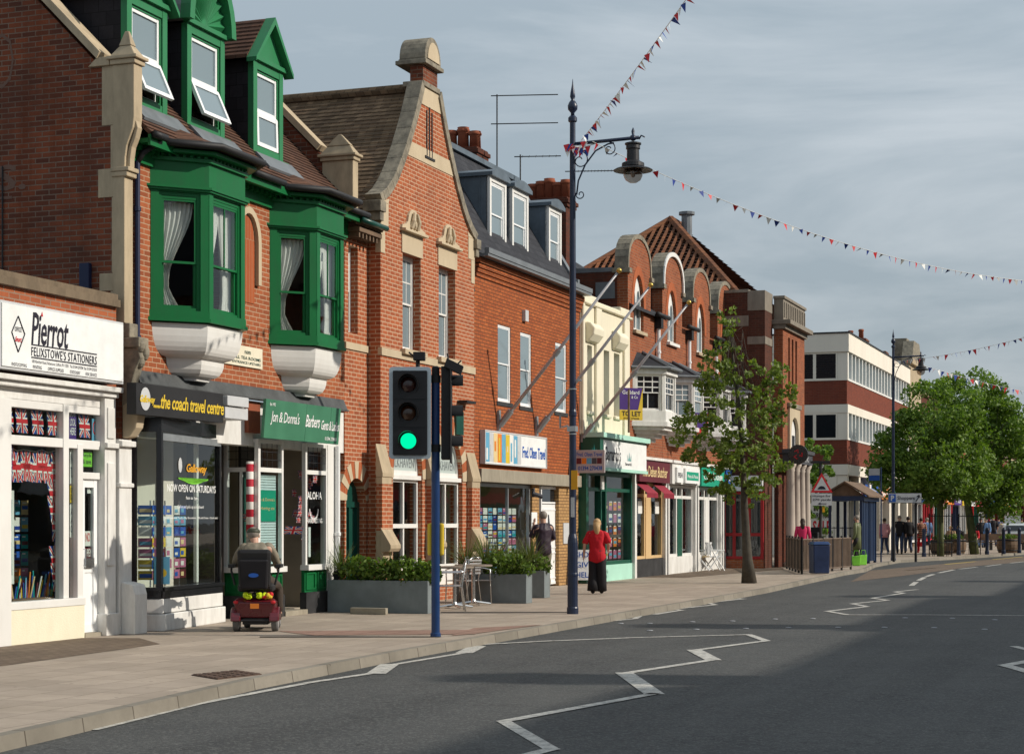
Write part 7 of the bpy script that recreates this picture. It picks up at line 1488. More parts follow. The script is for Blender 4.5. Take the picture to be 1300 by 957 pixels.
# ------------------------------------------------------------------ parked car
def car():
    g = bw(1284, 118, 0); r = lthing('parked_car', 'pale silver hatchback seen from behind beyond the barrels', 'car', (g.x, g.y, -.1), R(-8)); W2 = .85
    m = MB(); prof = [(-2.0, .35), (-2.05, .75), (-1.98, .95), (-1.72, 1.38), (-1.4, 1.46), (.2, 1.46), (.95, 1.0), (1.9, .85), (2.0, .4)]
    rs = []
    for x, k in ((-W2, .93), (-W2*.94, 1.0), (W2*.94, 1.0), (W2, .93)): rs.append([(x*(1 if z < 1.0 else .88), y*(.97 if abs(x) == W2 else 1), .35+(z-.35)*(k if z > .9 else 1)) for y, z in prof])
    m.rings(rs); m.build('body', 'car_paint', r, bevel=.04, smooth=False); m = MB(); m.hexa([(-.62, -1.99, 1.0), (.62, -1.99, 1.0), (.62, -1.9, 1.0), (-.62, -1.9, 1.0)], [(-.55, -1.80, 1.32), (.55, -1.80, 1.32), (.55, -1.7, 1.32), (-.55, -1.7, 1.32)]); m.build('rear_window', 'dark_glass', r)
    for s in (-1, 1):
        m = MB(); m.box(*sorted((s*.66, s*.83)), -2.06, -1.95, .72, 1.0); m.build('tail_light', 'red', r, bevel=.02)
        for y in (-1.3, 1.3):
            m = MB(); m.T = lambda a, b, c, s=s, y=y: (s*.72+b, y+a, .32+c); n = 20; m.hexa([(.31*math.cos(2*math.pi*k/n), -.1, .31*math.sin(2*math.pi*k/n)) for k in range(n)], [(.31*math.cos(2*math.pi*k/n), .1, .31*math.sin(2*math.pi*k/n)) for k in range(n)]); w = m.build('wheel', 'rubber', r); m = MB(); m.T = lambda a, b, c, s=s, y=y: (s*.72+b, y+a, .32+c); m.hexa([(.19*math.cos(2*math.pi*k/n), -.11, .19*math.sin(2*math.pi*k/n)) for k in range(n)], [(.19*math.cos(2*math.pi*k/n), .11, .19*math.sin(2*math.pi*k/n)) for k in range(n)]); m.build('rim', 'steel_dull', w)
    m = MB(); m.box(-.26, .26, -2.07, -2.05, .62, .74); m.build('number_plate', 'yellow', r); m = MB(); m.box(-.5, .5, -.6, -.5, 1.47, 1.95); m.build('roof_board', 'light_grey', r)
car()
# ------------------------------------------------------------------ people
def skin_mesh(vs, es, sub=2):
    me = bpy.data.meshes.new('b'); me.from_pydata([v[:3] for v in vs], es, []); o = bpy.data.objects.new('b', me); COL.objects.link(o)
    sk = o.modifiers.new('s', 'SKIN'); sk.use_smooth_shade = True; sk.branch_smoothing = .5
    for i, v in enumerate(vs):
        d = me.skin_vertices[0].data[i]; d.radius = (v[3], v[4] if len(v) > 4 else v[3]); d.use_root = (i == 0)
    s = o.modifiers.new('u', 'SUBSURF'); s.levels = s.render_levels = sub
    ev = bpy.data.meshes.new_from_object(o.evaluated_get(bpy.context.evaluated_depsgraph_get())); bpy.data.objects.remove(o); bpy.data.meshes.remove(me); return ev
def loft(m, rings, n=18, ymul=1.0):
    """rings: (x,y,z,rx,ry[,tilt])"""
    out = []
    for q in rings:
        x, y, z, rx, ry = q[:5]; tl = q[5] if len(q) > 5 else 0
        out.append([(x+rx*math.copysign(abs(math.cos(a))**.85, math.cos(a)), y+ry*math.sin(a)*math.cos(tl), z+ry*math.sin(a)*math.sin(tl)) for a in [2*math.pi*k/n for k in range(n)]])
    m.rings(out)
def person(label, g, rz, h=1.72, pose=None, top='black_cloth', legs='denim', shoes='black_cloth', hair='hair_dark', skin='skin', long_hair=False, coat=1.0, sleeve=1.0, wide=False, group=None, fingers=False, cap=None, topname='jacket', face=True, seated=False, lean=0., bulk=1.0):
    r = lthing('person', label, 'person', g, rz, group); S = h/1.72; p = dict(neck=(0, .0, 1.47), head=(0, .03, 1.60), sl=(-.185, 0, 1.40), sr=(.185, 0, 1.40), el=(-.24, -.03, 1.12), er=(.24, -.03, 1.12), wl=(-.25, .06, .88), wr=(.25, .06, .88),
        pel=(0, 0, .93), ch=(0, 0, 1.28), hl=(-.09, 0, .90), hr=(.09, 0, .90), kl=(-.10, .03, .49), kr=(.10, .03, .49), al=(-.10, -.02, .08), ar=(.10, -.02, .08))
    p.update(pose or {}); p = {k: Vector(v)*S for k, v in p.items()}; b = bulk
    V = []; E = []
    def add(v, r_, par=None): V.append((v.x, v.y, v.z, r_*S)); i = len(V)-1; (E.append((par, i)) if par is not None else None); return i
    pe = add(p['pel'], .12*b); ch = add(p['ch'], .125*b, pe); nb = add(p['neck']-Vector((0, 0, .03*S)), .062, ch); ne = add(p['neck']+(p['head']-p['neck'])*.35, .055, nb); hd = add(p['head'], .085, ne); ht = add(p['head']+Vector((0, -.005, .085))*S, .078, hd)
    for s in 'lr':
        sh = add(p['s'+s], .062*b, ch); e = add(p['e'+s], .043, sh); w = add(p['w'+s], .029, e); hv = (p['w'+s]-p['e'+s]).normalized(); k = add(p['w'+s]+hv*.07*S, .034, w)
        if fingers:
            sd = hv.cross(Vector((1, 0, 0))).normalized()
            for q, l in ((-.030, .055), (-.010, .075), (.012, .07), (.03, .05)): f1 = add(p['w'+s]+hv*(.115)*S+sd*q*S, .0095, k); add(p['w'+s]+hv*(.115+l)*S+sd*q*1.2*S+Vector((0, .02, 0)), .008, f1)
            t1 = add(p['w'+s]+hv*.06*S+sd*.055*S, .011, k); add(p['w'+s]+hv*.10*S+sd*.07*S, .009, t1)
        else: add(p['w'+s]+hv*.15*S, .022, k)
        hp = add(p['h'+s], .085*b, pe); kn = add(p['k'+s], .058, hp); an = add(p['a'+s], .042, kn); add(p['a'+s]+Vector((0, .13*S, -.045*S)), .036, an)
    me = skin_mesh(V, E); me.materials.append(MATS[skin]); me.materials.append(MATS['ink']); bm = bmesh.new(); bm.from_mesh(me); H = p['head']
    def blob(c, rr, mi=0):
        ret = bmesh.ops.create_icosphere(bm, subdivisions=1, radius=1.0, matrix=Matrix.Translation(H+Vector(c)*S) @ Matrix.Diagonal((rr[0]*S, rr[1]*S, rr[2]*S, 1)))
        for v in ret['verts']:
            for f in v.link_faces: f.material_index = mi; f.smooth = True
    blob((0, .088, -.005), (.014, .022, .022)); blob((-.082, 0, .0), (.012, .022, .032)); blob((.082, 0, .0), (.012, .022, .032)); blob((-.032, .078, .03), (.012, .008, .007), 1); blob((.032, .078, .03), (.012, .008, .007), 1); blob((0, .082, -.048), (.024, .008, .005), 1)
    bm.to_mesh(me); bm.free(); o = bpy.data.objects.new('body', me); COL.objects.link(o); o.parent = r; ORG[o.name] = ('l', 0, 0, 0)
    c, pl, nk = p['ch'], p['pel'], p['neck']; m = MB(); hem = pl+Vector((0, 0, -.08*S*coat*1.6))
    def L(a, b_, t): return a+(b_-a)*t
    w1 = .168*b*S; d1 = .125*b*S
    if seated: hem = pl+Vector((0, 0, -.02*S))
    sh = (p['sl']+p['sr'])/2
    loft(m, [(hem.x, hem.y, hem.z, w1*(1.02+.1*(coat > 1)), d1*1.12), (pl.x, pl.y, pl.z+.04*S, w1*.98, d1*1.08), (*L(pl, c, .5), w1*.92, d1*1.02), (*L(c, sh, .0), w1*1.02, d1*1.08), (*L(c, sh, .6), w1*1.06, d1*.98), (sh.x, sh.y, sh.z+.025*S, w1*.92, d1*.72), (*(L(sh, nk, .75)+Vector((0, 0, .02*S))), w1*.48, d1*.56), (*(nk+Vector((0, 0, .0*S))), .075*S, .07*S)])
    for s in 'lr':
        a, e, w = p['s'+s], p['e'+s], p['w'+s]; end = L(e, w, max(0.02, (sleeve-.5)*1.9)) if sleeve > .5 else L(a, e, sleeve*2)
        path = [L(sh, a, .55), a+Vector((0, 0, .008)), L(a, e, .5), L(a, e, .95)] + ([L(e, w, .12), L(e, end, .6), end] if sleeve > .5 else []); path = path if sleeve > .5 else [L(sh, a, .55), a, L(a, end, .6), end]
        rr = [.06, .066, .062, .056, .054, .05, .044][:len(path)] if sleeve > .5 else [.06, .066, .07, .078]
        m.tube(path, [q*S*b**.3 for q in rr], 14)
    m.build(topname, top, r, smooth=True)
    m = MB(); 
    if not wide:
        for s in 'lr': m.tube([p['h'+s]+Vector((0, 0, .05*S)) if not seated else L(pl, p['h'+s], .6), L(p['h'+s], p['k'+s], .25), L(p['h'+s], p['k'+s], .9), p['k'+s], L(p['k'+s], p['a'+s], .45), L(p['k'+s], p['a'+s], .98)], [q*S*b**.6 for q in (.105, .098, .072, .07, .062, .056)], 14)
    else:
        for s in 'lr': m.tube([p['h'+s]+Vector((0, 0, .05*S)), L(p['h'+s], p['k'+s], .3), p['k'+s], L(p['k'+s], p['a'+s], .6), L(p['k'+s], p['a'+s], 1.02)+Vector((0, 0, .0))], [q*S for q in (.105, .112, .110, .118, .125)], 16)
    loft(m, [(pl.x, pl.y, pl.z-.10*S, w1*.9, d1*.95), (pl.x, pl.y, pl.z+.07*S, w1*.95, d1)]) if not seated else None
    m.build('trousers', legs, r, smooth=True)
    if fingers:
        for q in kids(r):
            if q.name.split('.')[0] == topname or (q.name.split('.')[0] == 'trousers' and not wide):
                sb = q.modifiers.new('s', 'SUBSURF'); sb.levels = sb.render_levels = 2; tx = bpy.data.textures.new('folds', 'CLOUDS'); tx.noise_scale = .11; tx.noise_depth = 2; dm = q.modifiers.new('d', 'DISPLACE'); dm.texture = tx; dm.strength = .045; dm.mid_level = .5; dm.texture_coords = 'LOCAL'
    for s in 'lr': m = MB(); a = p['a'+s]; m.ball((a.x, a.y+.06*S, a.z-.03*S if not seated else a.z-.02), (.048*S, .13*S, .05*S), 12, 6); m.build('shoe', shoes, r, smooth=True)
    m = MB(); H = p['head']
    if hair:
        m.ball((H.x, H.y-.018*S, H.z+.035*S), (.088*S, .095*S, .095*S), 14, 8)
        if long_hair: m.tube([H+Vector((0, -.06, .02))*S, H+Vector((0, -.095, -.10))*S, H+Vector((.01, -.10, -.22))*S, H+Vector((.0, -.09, -.34))*S], [.085*S, .08*S, .065*S, .02*S], 10)
        m.build('hair', hair, r, smooth=True)
    if cap: m = MB(); m.ball((H.x, H.y-.005*S, H.z+.062*S), (.098*S, .11*S, .062*S), 14, 8); m.ball((H.x, H.y+.10*S, H.z+.05*S), (.075*S, .07*S, .012*S), 12, 5); m.build('cap', cap, r, smooth=True)
    return r
walk = dict(kl=(-.10, .10, .50), al=(-.10, .12, .08), kr=(.10, .02, .49), ar=(.10, -.22, .11), wl=(-.26, -.06, .90), wr=(.26, .14, .92))
g = G(758, 754); R0 = -R(8)
w = person('woman with blonde ponytail in a red top and wide black trousers walking away', g, R0, 1.60, dict(wl=(-.30, .02, .92), el=(-.28, -.05, 1.13), wr=(.24, .20, 1.02), er=(.27, -.02, 1.14), kl=(-.09, .06, .5), al=(-.10, -.02, .09), kr=(.10, .02, .5), ar=(.09, .10, .09)), 'red_cloth', 'black_cloth', 'black_cloth', 'hair_blonde', long_hair=True, coat=1.9, sleeve=.5, wide=True, fingers=True, topname='blouse', bulk=1.15)
man = person('man in a black shirt and khaki trousers standing with a hand at his face', G(690, 752.5), R(35), 1.76, dict(el=(-.24, .12, 1.16), wl=(-.10, .22, 1.42), er=(.26, -.02, 1.13), wr=(.10, .20, 1.06), head=(0, .03, 1.60)), 'plum', 'khaki', 'black_cloth', 'hair_grey', coat=1.3, sleeve=.52, fingers=True, topname='shirt', bulk=1.08)
# ------------------------------------------------------------------ mobility scooter and rider
def scooter():
    g = G(325, 801); r = lthing('mobility_scooter', 'maroon mobility scooter with black seat seen from behind', 'mobility scooter', g, R(2)); 
    def wheel(x, y, rad, w, nm='wheel'):
        m = MB(); T = lambda a, b, c: (x+b, y+a, rad+c); m.T = T; n = 24; rs = []
        for b_, q in ((-w/2, .78), (-w/2, .92), (-w*.3, 1.), (w*.3, 1.), (w/2, .92), (w/2, .78)): rs.append([(rad*q*math.cos(2*math.pi*k/n), b_, rad*q*math.sin(2*math.pi*k/n)) for k in range(n)])
        m.rings(rs); o = m.build(nm, 'tyre_grey', r, smooth=False); m = MB(); m.T = T; m.hexa([(rad*.6*math.cos(2*math.pi*k/n), -w*.52, rad*.6*math.sin(2*math.pi*k/n)) for k in range(n)], [(rad*.6*math.cos(2*math.pi*k/n), w*.52, rad*.6*math.sin(2*math.pi*k/n)) for k in range(n)]); m.build('rim', 'steel_dull', o)
    wheel(-.27, 0, .15, .09); wheel(.27, 0, .15, .09); wheel(-.22, .88, .13, .08); wheel(.22, .88, .13, .08)
    m = MB(); m.hexa([(-.22, -.14, .20), (.22, -.14, .20), (.24, .45, .16), (-.24, .45, .16)], [(-.30, -.20, .42), (.30, -.20, .42), (.27, .40, .40), (-.27, .40, .40)]); m.hexa([(-.31, -.21, .421), (.31, -.21, .421), (.28, .35, .401), (-.28, .35, .401)], [(-.25, -.12, .475), (.25, -.12, .475), (.23, .3, .45), (-.23, .3, .45)])
    for s in (-1, 1): m.rings([[(s*q, .0+.20*math.cos(math.pi*k/10), .15+.20*math.sin(math.pi*k/10)) for k in range(11)]+[(s*q, .17*math.cos(math.pi*k/10), .15+.17*math.sin(math.pi*k/10)) for k in range(10, -1, -1)] for q in (.20, .34)])
    m.build('body', 'maroon', r, bevel=.015); m = MB(); m.box(-.24, .24, .35, .95, .12, .17); m.box(-.05, .05, .85, 1.0, .15, .75); m.box(-.2, .2, .95, 1.05, .2, .55); m.box(-.18, .18, -.1, .35, .10, .2); m.tube([(-.2, -.16, .16), (.2, -.16, .16)], .02, 6); m.build('chassis', 'black_matt', r, bevel=.015)
    m = MB(); m.box(-.04, .04, .05, .15, .46, .56); m.build('seat_post', 'steel_dull', r); m = MB(); m.box(-.25, .25, -.1, .36, .56, .68); m.build('seat', 'black_matt', r, bevel=.04)
    m = MB(); m.hexa([(-.22, -.22, .62), (.22, -.22, .62), (.22, -.10, .62), (-.22, -.10, .62)], [(-.24, -.30, 1.16), (.24, -.30, 1.16), (.24, -.20, 1.16), (-.24, -.20, 1.16)]); bk = m.build('backrest', 'black_matt', r, bevel=.05)
    m = MB(); m.hexa([(-.19, -.30, .60), (.19, -.30, .60), (.19, -.225, .60), (-.19, -.225, .60)], [(-.21, -.345, 1.02), (.21, -.345, 1.02), (.21, -.28, 1.02), (-.21, -.28, 1.02)]); m.build('rear_bag', 'black_cloth', bk, bevel=.03)
    m = MB(); n = 20; m.hexa([(.0+.07*math.cos(2*math.pi*k/n), -.30-.03, .80+.030*math.sin(2*math.pi*k/n)) for k in range(n)], [(.0+.07*math.cos(2*math.pi*k/n), -.345, .80+.030*math.sin(2*math.pi*k/n)) for k in range(n)]); m.build('badge', 'sign_blue', bk)
    for s in (-1, 1):
        m = MB(); m.tube([(s*.28, -.15, .66), (s*.33, -.15, .86), (s*.33, -.12, .90)], .018, 6); m.box(*sorted((s*.29, s*.37)), -.2, .18, .90, .95); m.build('armrest', 'black_matt', r, bevel=.012); m = MB(); m.ball((s*.26, -.205, .42), (.035, .02, .025), 10, 6); m.build('tail_light', 'red', r)
    m = MB(); m.box(-.06, .06, -.205, -.19, .33, .40); m.build('reflector', 'orange', r); m = MB()
    m.tube([(0, .98, .6), (0, .78, .98)], .03, 8); m.tube([(-.28, .70, 1.0), (0, .76, 1.0), (.28, .70, 1.0)], .018, 8); m.box(-.1, .1, .72, .82, .95, 1.05); m.build('tiller', 'black_matt', r)
    for k, (c, x) in enumerate((('hivis', -.10), ('hivis', .10), ('red', .18), ('black_matt', 0.02), ('yellow', .2))):
        m = MB(); rnd = random.Random(k+3)
        for i in range(5): m.ball((x+rnd.uniform(-.05, .05), -.14+rnd.uniform(-.04, .04), .50+rnd.uniform(-.01, .03)), (.055*rnd.uniform(.6, 1), .045, .035), 8, 5)
        m.build('strap_bundle', c, r)
    a = person('elderly man in flat cap and khaki jacket riding the scooter, back to camera', (g.x, g.y, 0), R(2), 1.72, dict(pel=(0, .05, .74), ch=(0, .0, 1.06), neck=(-.02, .05, 1.25), head=(-.05, .12, 1.345), sl=(-.19, .0, 1.19), sr=(.19, 0, 1.19), el=(-.30, .14, .96), er=(.29, .14, .95), wl=(-.26, .42, .93), wr=(.26, .42, .92), hl=(-.10, .10, .72), hr=(.10, .10, .72), kl=(-.17, .52, .66), kr=(.26, .50, .62), al=(-.16, .62, .24), ar=(.27, .60, .22)), 'khaki', 'brown_cloth', 'brown_cloth', 'hair_grey', cap='cap_green', fingers=True, seated=True, bulk=1.2)
plain('tyre_grey', (.13, .13, .13), .75, .25, 6.)
scooter()
# ------------------------------------------------------------------ distant people
def px(x, y): return G(x, y)
person('woman in a pink cardigan with long dark hair behind the guard rail', G(1019, 721.5), R(-10), 1.62, None, 'pink_cloth', 'black_cloth', 'black_cloth', 'hair_dark', long_hair=True)
person('man in a long dark green coat standing by the bus shelter', G(1088, 717.5), R(60), 1.74, dict(er=(.25, .03, 1.12), wr=(.22, .16, .92)), 'olive', 'black_cloth', 'black_cloth', 'hair_grey', coat=3.0, skin='skin')
person('woman in a soft pink jacket and jeans seen right of the shelter', G(1123, 703.5), R(10), 1.66, walk, 'soft_pink', 'denim', 'white_cloth', 'hair_dark')
person('man in dark jacket facing the camera beside the far lamp post', G(1142, 703.5), R(165), 1.78, walk, 'black_cloth', 'denim', 'brown_cloth', 'hair_grey', skin='skin_pale')
person('broad man in a black jacket and dark jeans walking away beyond the parking sign', G(1153, 702), R(0), 1.74, walk, 'black_cloth', 'denim', 'black_cloth', 'hair_dark', bulk=1.25)
person('woman in a striped knit top and bright red trousers with green bag', G(1169.5, 701.5), R(5), 1.68, walk, 'knit', 'red_cloth', 'red_cloth', 'hair_dark', coat=1.6)
person('person in a pale blue shirt just behind the woman in red trousers', G(1177, 698.5), R(0), 1.70, walk, 'blue_cloth', 'denim', 'black_cloth', 'hair_grey')
b = lthing('shoulder_bag', 'olive shoulder bag hanging beside the red trousered woman', 'bag', G(1174, 701.2)); m = MB(); m.ball((0, 0, .95), (.10, .07, .2), 10, 6); m.build('body', 'bag_green', b, smooth=True); m = MB(); m.tube([(0, 0, 1.1), (-.1, 0, 1.42)], .012, 5); m.build('strap', 'bag_green', b)
def seated_person(x, y, lab, top, hair): 
    return person(lab, G(x, y), R(170), 1.7, dict(pel=(0, 0, .50), ch=(0, -.02, .84), neck=(0, 0, 1.03), head=(0, .03, 1.16), sl=(-.185, 0, .97), sr=(.185, 0, .97), el=(-.24, .08, .70), er=(.24, .08, .70), wl=(-.15, .28, .62), wr=(.15, .28, .62), hl=(-.09, .05, .48), hr=(.09, .05, .48), kl=(-.10, .45, .48), kr=(.10, .45, .48), al=(-.10, .47, .08), ar=(.10, .47, .08)), top, 'denim', 'black_cloth', hair, seated=True, fingers=False)
bn = lthing('street_bench', 'dark bench under the trees with people sitting on it', 'bench', G(1226, 698)); m = MB(); m.box(-.75, 3.2, -.2, .25, .40, .45); m.build('seat', 'timber', bn); m = MB(); m.box(-.75, 3.2, .22, .27, .5, .85); m.build('backrest', 'timber', bn)
for x in (-.6, 1.3, 3.0): m = MB(); m.box(x, x+.06, -.18, .25, 0, .4); m.build('leg', 'black_matt', bn)
seated_person(1207, 698, 'seated person in orange-brown top left of the second tree', 'tan_cloth', 'hair_blonde'); seated_person(1217, 698, 'seated person in black behind the second tree', 'black_cloth', 'hair_dark'); seated_person(1237, 698, 'seated person in bright red right of the second tree', 'red_cloth', 'hair_dark')
person('person in dark top and blue jeans standing beyond the right tree', G(1245, 695), R(180), 1.68, None, 'black_cloth', 'blue_cloth', 'black_cloth', 'hair_dark'); person('person in pale grey top standing beyond the right tree', G(1252, 695), R(150), 1.66, None, 'blue_cloth', 'denim', 'black_cloth', 'hair_grey'); person('tall person in black short sleeves left of the silver car', G(1261, 694), R(0), 1.82, walk, 'black_cloth', 'denim', 'black_cloth', 'hair_dark', sleeve=.5); person('person in navy standing close to the left of the car', G(1268, 690), R(0), 1.74, None, 'denim', 'black_cloth', 'black_cloth', 'hair_dark')
person('small distant person in green at the far right edge', G(1297, 690), R(0), 1.7, None, 'olive', 'black_cloth', 'black_cloth', 'hair_dark')
# ------------------------------------------------------------------ trees
def tree(label, g, crown, trunk_pts, tr, leafmat_, nleaf, lsize, seed, name='street_tree', bark='bark', limbs=9, clumps=60, sparse=False, cat='tree', group='trees along the pavement', core=.0):
    """crown: list of ellipsoids (cx,cy,cz,rx,ry,rz) in local metres"""
    rnd = random.Random(seed); r = lthing(name, label, cat, g, 0, group); m = MB(); tp = [Vector(p) for p in trunk_pts]; m.tube(tp, tr, 12)
    ends = []; top = tp[-1]; C = crown[0]
    def samp():
        c = rnd.choices(crown, [(q[3]*q[4]*q[5])**.55 for q in crown])[0]
        while True:
            p = Vector((rnd.uniform(-1, 1), rnd.uniform(-1, 1), rnd.uniform(-1, 1)))
            if p.length < 1: break
        p = p.normalized()*p.length**(.55 if not sparse else .8); return Vector((c[0]+p.x*c[3], c[1]+p.y*c[4], c[2]+p.z*c[5]))
    cl = [samp() for _ in range(clumps)]
    for i in range(limbs):
        e = cl[i % len(cl)]; st = tp[-1]+(tp[-2]-tp[-1])*rnd.uniform(0, .35); st2 = Vector((C[0]*.5, C[1]*.5, st.z+(C[2]-st.z)*rnd.uniform(.0, .5))) if i > limbs//2 else st; mid = st2+(e-st2)*.5+Vector((rnd.uniform(-.1, .1), rnd.uniform(-.1, .1), rnd.uniform(-.05, .25)))
        r0 = tr[-1]*.6; m.tube([st2, st2+(mid-st2)*.5+Vector((0, 0, .06)), mid, e], [r0, r0*.75, r0*.5, r0*.18], 6); 
        for j in range(5): q = cl[rnd.randrange(len(cl))]; s = mid+(e-mid)*rnd.uniform(0, .8); (m.tube([s, s+(q-s)*.5+Vector((0, 0, .05)), q], [r0*.3, r0*.2, r0*.07], 5) if (q-s).length < C[3]*1.3 else None)
    m.build('trunk', bark, r, smooth=True)
    if not sparse: m2 = None
    m = MB(); per = nleaf//len(cl)
    for c in cl:
        s = rnd.uniform(.7, 1.25); cr = (C[3]*(.20 if not sparse else .13))*s
        for k in range(per):
            while True:
                p = Vector((rnd.uniform(-1, 1), rnd.uniform(-1, 1), rnd.uniform(-1, 1)))
                if p.length < 1: break
            q = c+Vector((p.x*cr, p.y*cr, p.z*cr*.75)); d = Vector((rnd.gauss(0, 1), rnd.gauss(0, 1), rnd.gauss(.6, .8))).normalized(); e = d.orthogonal().normalized(); e.rotate(Matrix.Rotation(rnd.uniform(0, 6.28), 3, d)); f = d.cross(e); sz = lsize*rnd.uniform(.6, 1.25); w = sz*.36
            m.poly([tuple(q-e*sz*.5), tuple(q+f*w-d*w*.25), tuple(q+e*sz*.5), tuple(q-f*w-d*w*.25)])
    m.build('crown', leafmat_, r, recalc=False); return r
k = G(950, 740).y/F; X = lambda x: (x-950)*k; Zz = lambda y: CH+(HY-y)*k
tree('slender young street tree with thin see-through crown beside the kerb', G(950, 740), [(X(935), 0, Zz(540), 1.05, 1.05, 1.8), (X(945), 0, Zz(598), 1.15, 1.1, .9), (X(925), 0, Zz(432), .32, .32, .85), (X(905), 0, Zz(470), .5, .5, .6), (X(985), 0, Zz(505), .45, .45, .9), (X(882), 0, Zz(550), .55, .5, .75)], [(0.02, 0, 0), (-.02, 0, .6), (-.06, 0, 1.3), (-.10, 0, 2.0), (X(944), 0, Zz(600)), (X(938), 0, Zz(520)), (X(930), 0, Zz(450)), (X(926), 0, Zz(405))], [.20, .125, .10, .09, .065, .05, .03, .012], 'leaf_street', 6300, .12, 11, limbs=38, clumps=300, sparse=True)
k2 = G(1194, 706).y/F; X = lambda x: (x-1194)*k2; Zz = lambda y: CH+(HY-y)*k2
tree('left of the two round trees, with a pale straight trunk', G(1194, 706), [(X(1180), 0, Zz(575), 2.35, 2.3, 2.0), (X(1190), 0, Zz(530), 1.9, 1.9, 1.6), (X(1145), 0, Zz(600), 1.3, 1.5, 1.1), (X(1205), 0, Zz(610), 2.0, 1.8, 1.0)], [(0, 0, 0), (0, 0, 1), (-.02, 0, 2.2), (-.05, 0, 3.2)], [.16, .14, .13, .10], 'leaf_dark', 24000, .17, 21, name='round_tree', bark='bark_moss', limbs=10, clumps=240)
k3 = G(1232, 703.5).y/F; X = lambda x: (x-1232)*k3; Zz = lambda y: CH+(HY-y)*k3
tree('right of the two round trees, taller, with a leaning forked trunk', G(1236, 703.5), [(X(1236), 0, Zz(570), 2.7, 2.4, 2.2), (X(1228), 0, Zz(515), 1.8, 1.8, 1.6), (X(1272), 0, Zz(590), 1.5, 1.6, 1.6), (X(1270), 0, Zz(630), 1.2, 1.3, .9), (X(1262), 0, Zz(545), 1.5, 1.5, 1.4)], [(0.05, 0, 0), (-.08, 0, 1), (-.22, 0, 2.0), (-.35, 0, 2.7)], [.22, .20, .17, .14], 'leaf_dark', 26000, .17, 31, name='round_tree', bark='bark_moss', limbs=10, clumps=260)
gg = bw(1035, 77, 0)
tree('bright green tree between the bank and the office block', gg, [(.0, 0, 3.7, .85, .85, 1.5), (.0, 0, 2.0, .72, .7, 1.4)], [(0, 0, 0), (0, 0, 1.2), (0, 0, 2.4)], [.12, .10, .06], 'leaf_bright', 5000, .17, 41, name='garden_tree', limbs=6, clumps=60, group=None)
# trees closing the view at the far right
for i, (x, y, h, l) in enumerate(((1255, 215, 6.5, 'dark distant tree just left of the far red brick building'), (1290, 235, 7.5, 'dark distant tree behind the far right building'), (1330, 230, 8, 'dark distant tree at the edge of the view'), (1225, 240, 6.5, 'dark distant tree behind the round trees'))):
    tree(l, bw(x, y, 0), [(0, 0, h*.6, 4., 4., h*.42)], [(0, 0, 0), (0, 0, h*.3)], [.3, .2], 'leaf_dark', 2500, .5, 60+i, name='distant_tree', limbs=5, clumps=50, group='distant trees at the end of the street')
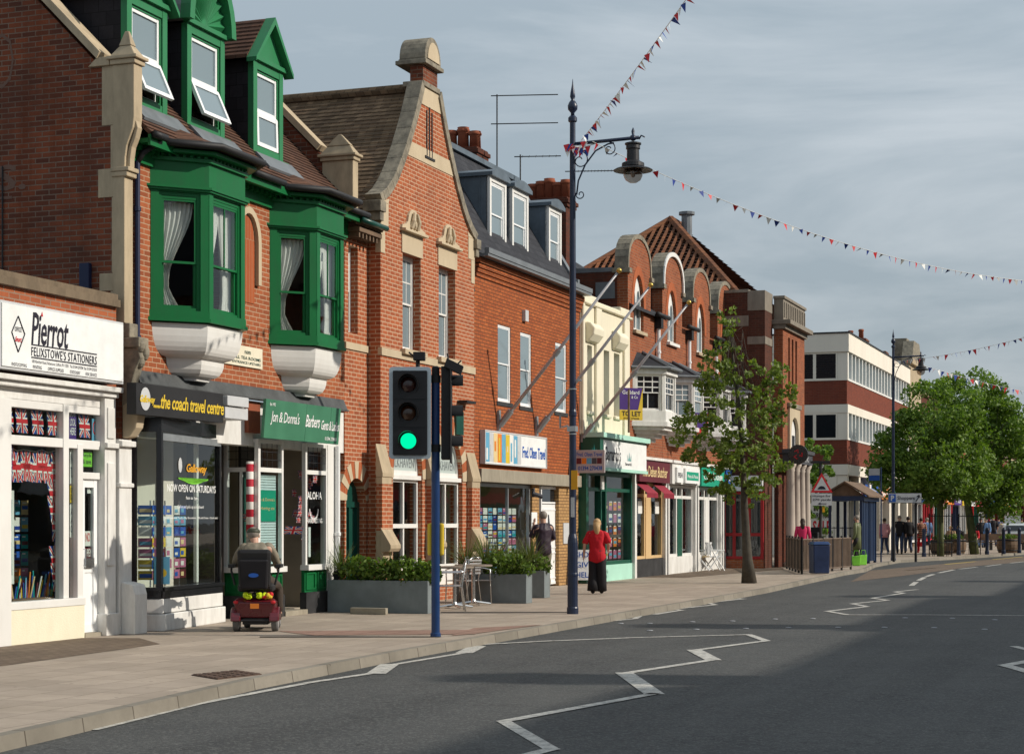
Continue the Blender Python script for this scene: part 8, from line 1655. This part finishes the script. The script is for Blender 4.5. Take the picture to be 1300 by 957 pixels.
# ------------------------------------------------------------------ camera, sky, sun
cam = bpy.data.cameras.new('camera'); co = bpy.data.objects.new('camera', cam); COL.objects.link(co); co.location = (0, 0, CH); co.rotation_euler = (R(90), 0, 0); cam.sensor_width = 36; cam.lens = F/1300*36; cam.shift_y = (HY-478.5)/1300; cam.clip_end = 3000; cam.clip_start = .1; scene.camera = co
EL, AZ = R(31), R(97)
w = bpy.data.worlds.new('World'); scene.world = w; w.use_nodes = True; nt = w.node_tree; nt.nodes.clear(); N = nt.nodes.new; Lk = nt.links.new
sky = N('ShaderNodeTexSky'); sky.sky_type = 'NISHITA'; sky.sun_disc = False; sky.sun_elevation = EL; sky.sun_rotation = AZ; sky.air_density = 1.2; sky.dust_density = 2.0
tc = N('ShaderNodeTexCoord'); mp = N('ShaderNodeMapping'); mp.inputs['Scale'].default_value = (1.2, 1.2, 7.0); mp.inputs['Rotation'].default_value = (0, R(4), 0); Lk(tc.outputs['Generated'], mp.inputs[0])
nz = N('ShaderNodeTexNoise'); nz.inputs['Scale'].default_value = 2.2; nz.inputs['Detail'].default_value = 7; nz.inputs['Roughness'].default_value = .58; nz.inputs['Distortion'].default_value = .4; Lk(mp.outputs[0], nz.inputs['Vector'])
cr = N('ShaderNodeValToRGB'); e = cr.color_ramp.elements; e[0].position = .40; e[0].color = (3.85, 4.6, 5.2, 1); e[1].position = .64; e[1].color = (5.75, 6.35, 6.85, 1); Lk(nz.outputs['Fac'], cr.inputs[0])
mx = N('ShaderNodeMix'); mx.data_type = 'RGBA'; mx.inputs[0].default_value = .88; Lk(sky.outputs[0], mx.inputs[6]); sx = N('ShaderNodeSeparateXYZ'); Lk(tc.outputs['Generated'], sx.inputs[0]); mr = N('ShaderNodeMapRange'); mr.inputs[1].default_value = .0; mr.inputs[2].default_value = .32; mr.inputs[3].default_value = .80; mr.inputs[4].default_value = 1.06; Lk(sx.outputs[2], mr.inputs[0]); vm_ = N('ShaderNodeVectorMath'); vm_.operation = 'SCALE'; Lk(cr.outputs[0], vm_.inputs[0]); Lk(mr.outputs[0], vm_.inputs['Scale']); Lk(vm_.outputs[0], mx.inputs[7])
bg = N('ShaderNodeBackground'); bg.inputs[1].default_value = .105; Lk(mx.outputs[2], bg.inputs[0]); ou = N('ShaderNodeOutputWorld'); Lk(bg.outputs[0], ou.inputs[0])
sl = bpy.data.lights.new('sun', 'SUN'); sl.energy = 3.9; sl.angle = R(.6); sl.color = (1, .92, .80); so = bpy.data.objects.new('sun', sl); COL.objects.link(so)
sd = Vector((math.sin(AZ)*math.cos(EL), math.cos(AZ)*math.cos(EL), math.sin(EL))); so.rotation_euler = sd.to_track_quat('Z', 'Y').to_euler(); so.location = (20, 0, 30)
vs = scene.view_settings; vs.view_transform = 'Standard'; vs.look = 'None'; vs.exposure = 0; vs.gamma = 1
scene.cycles.max_bounces = 6; scene.cycles.transparent_max_bounces = 12; scene.cycles.caustics_reflective = False; scene.cycles.caustics_refractive = False
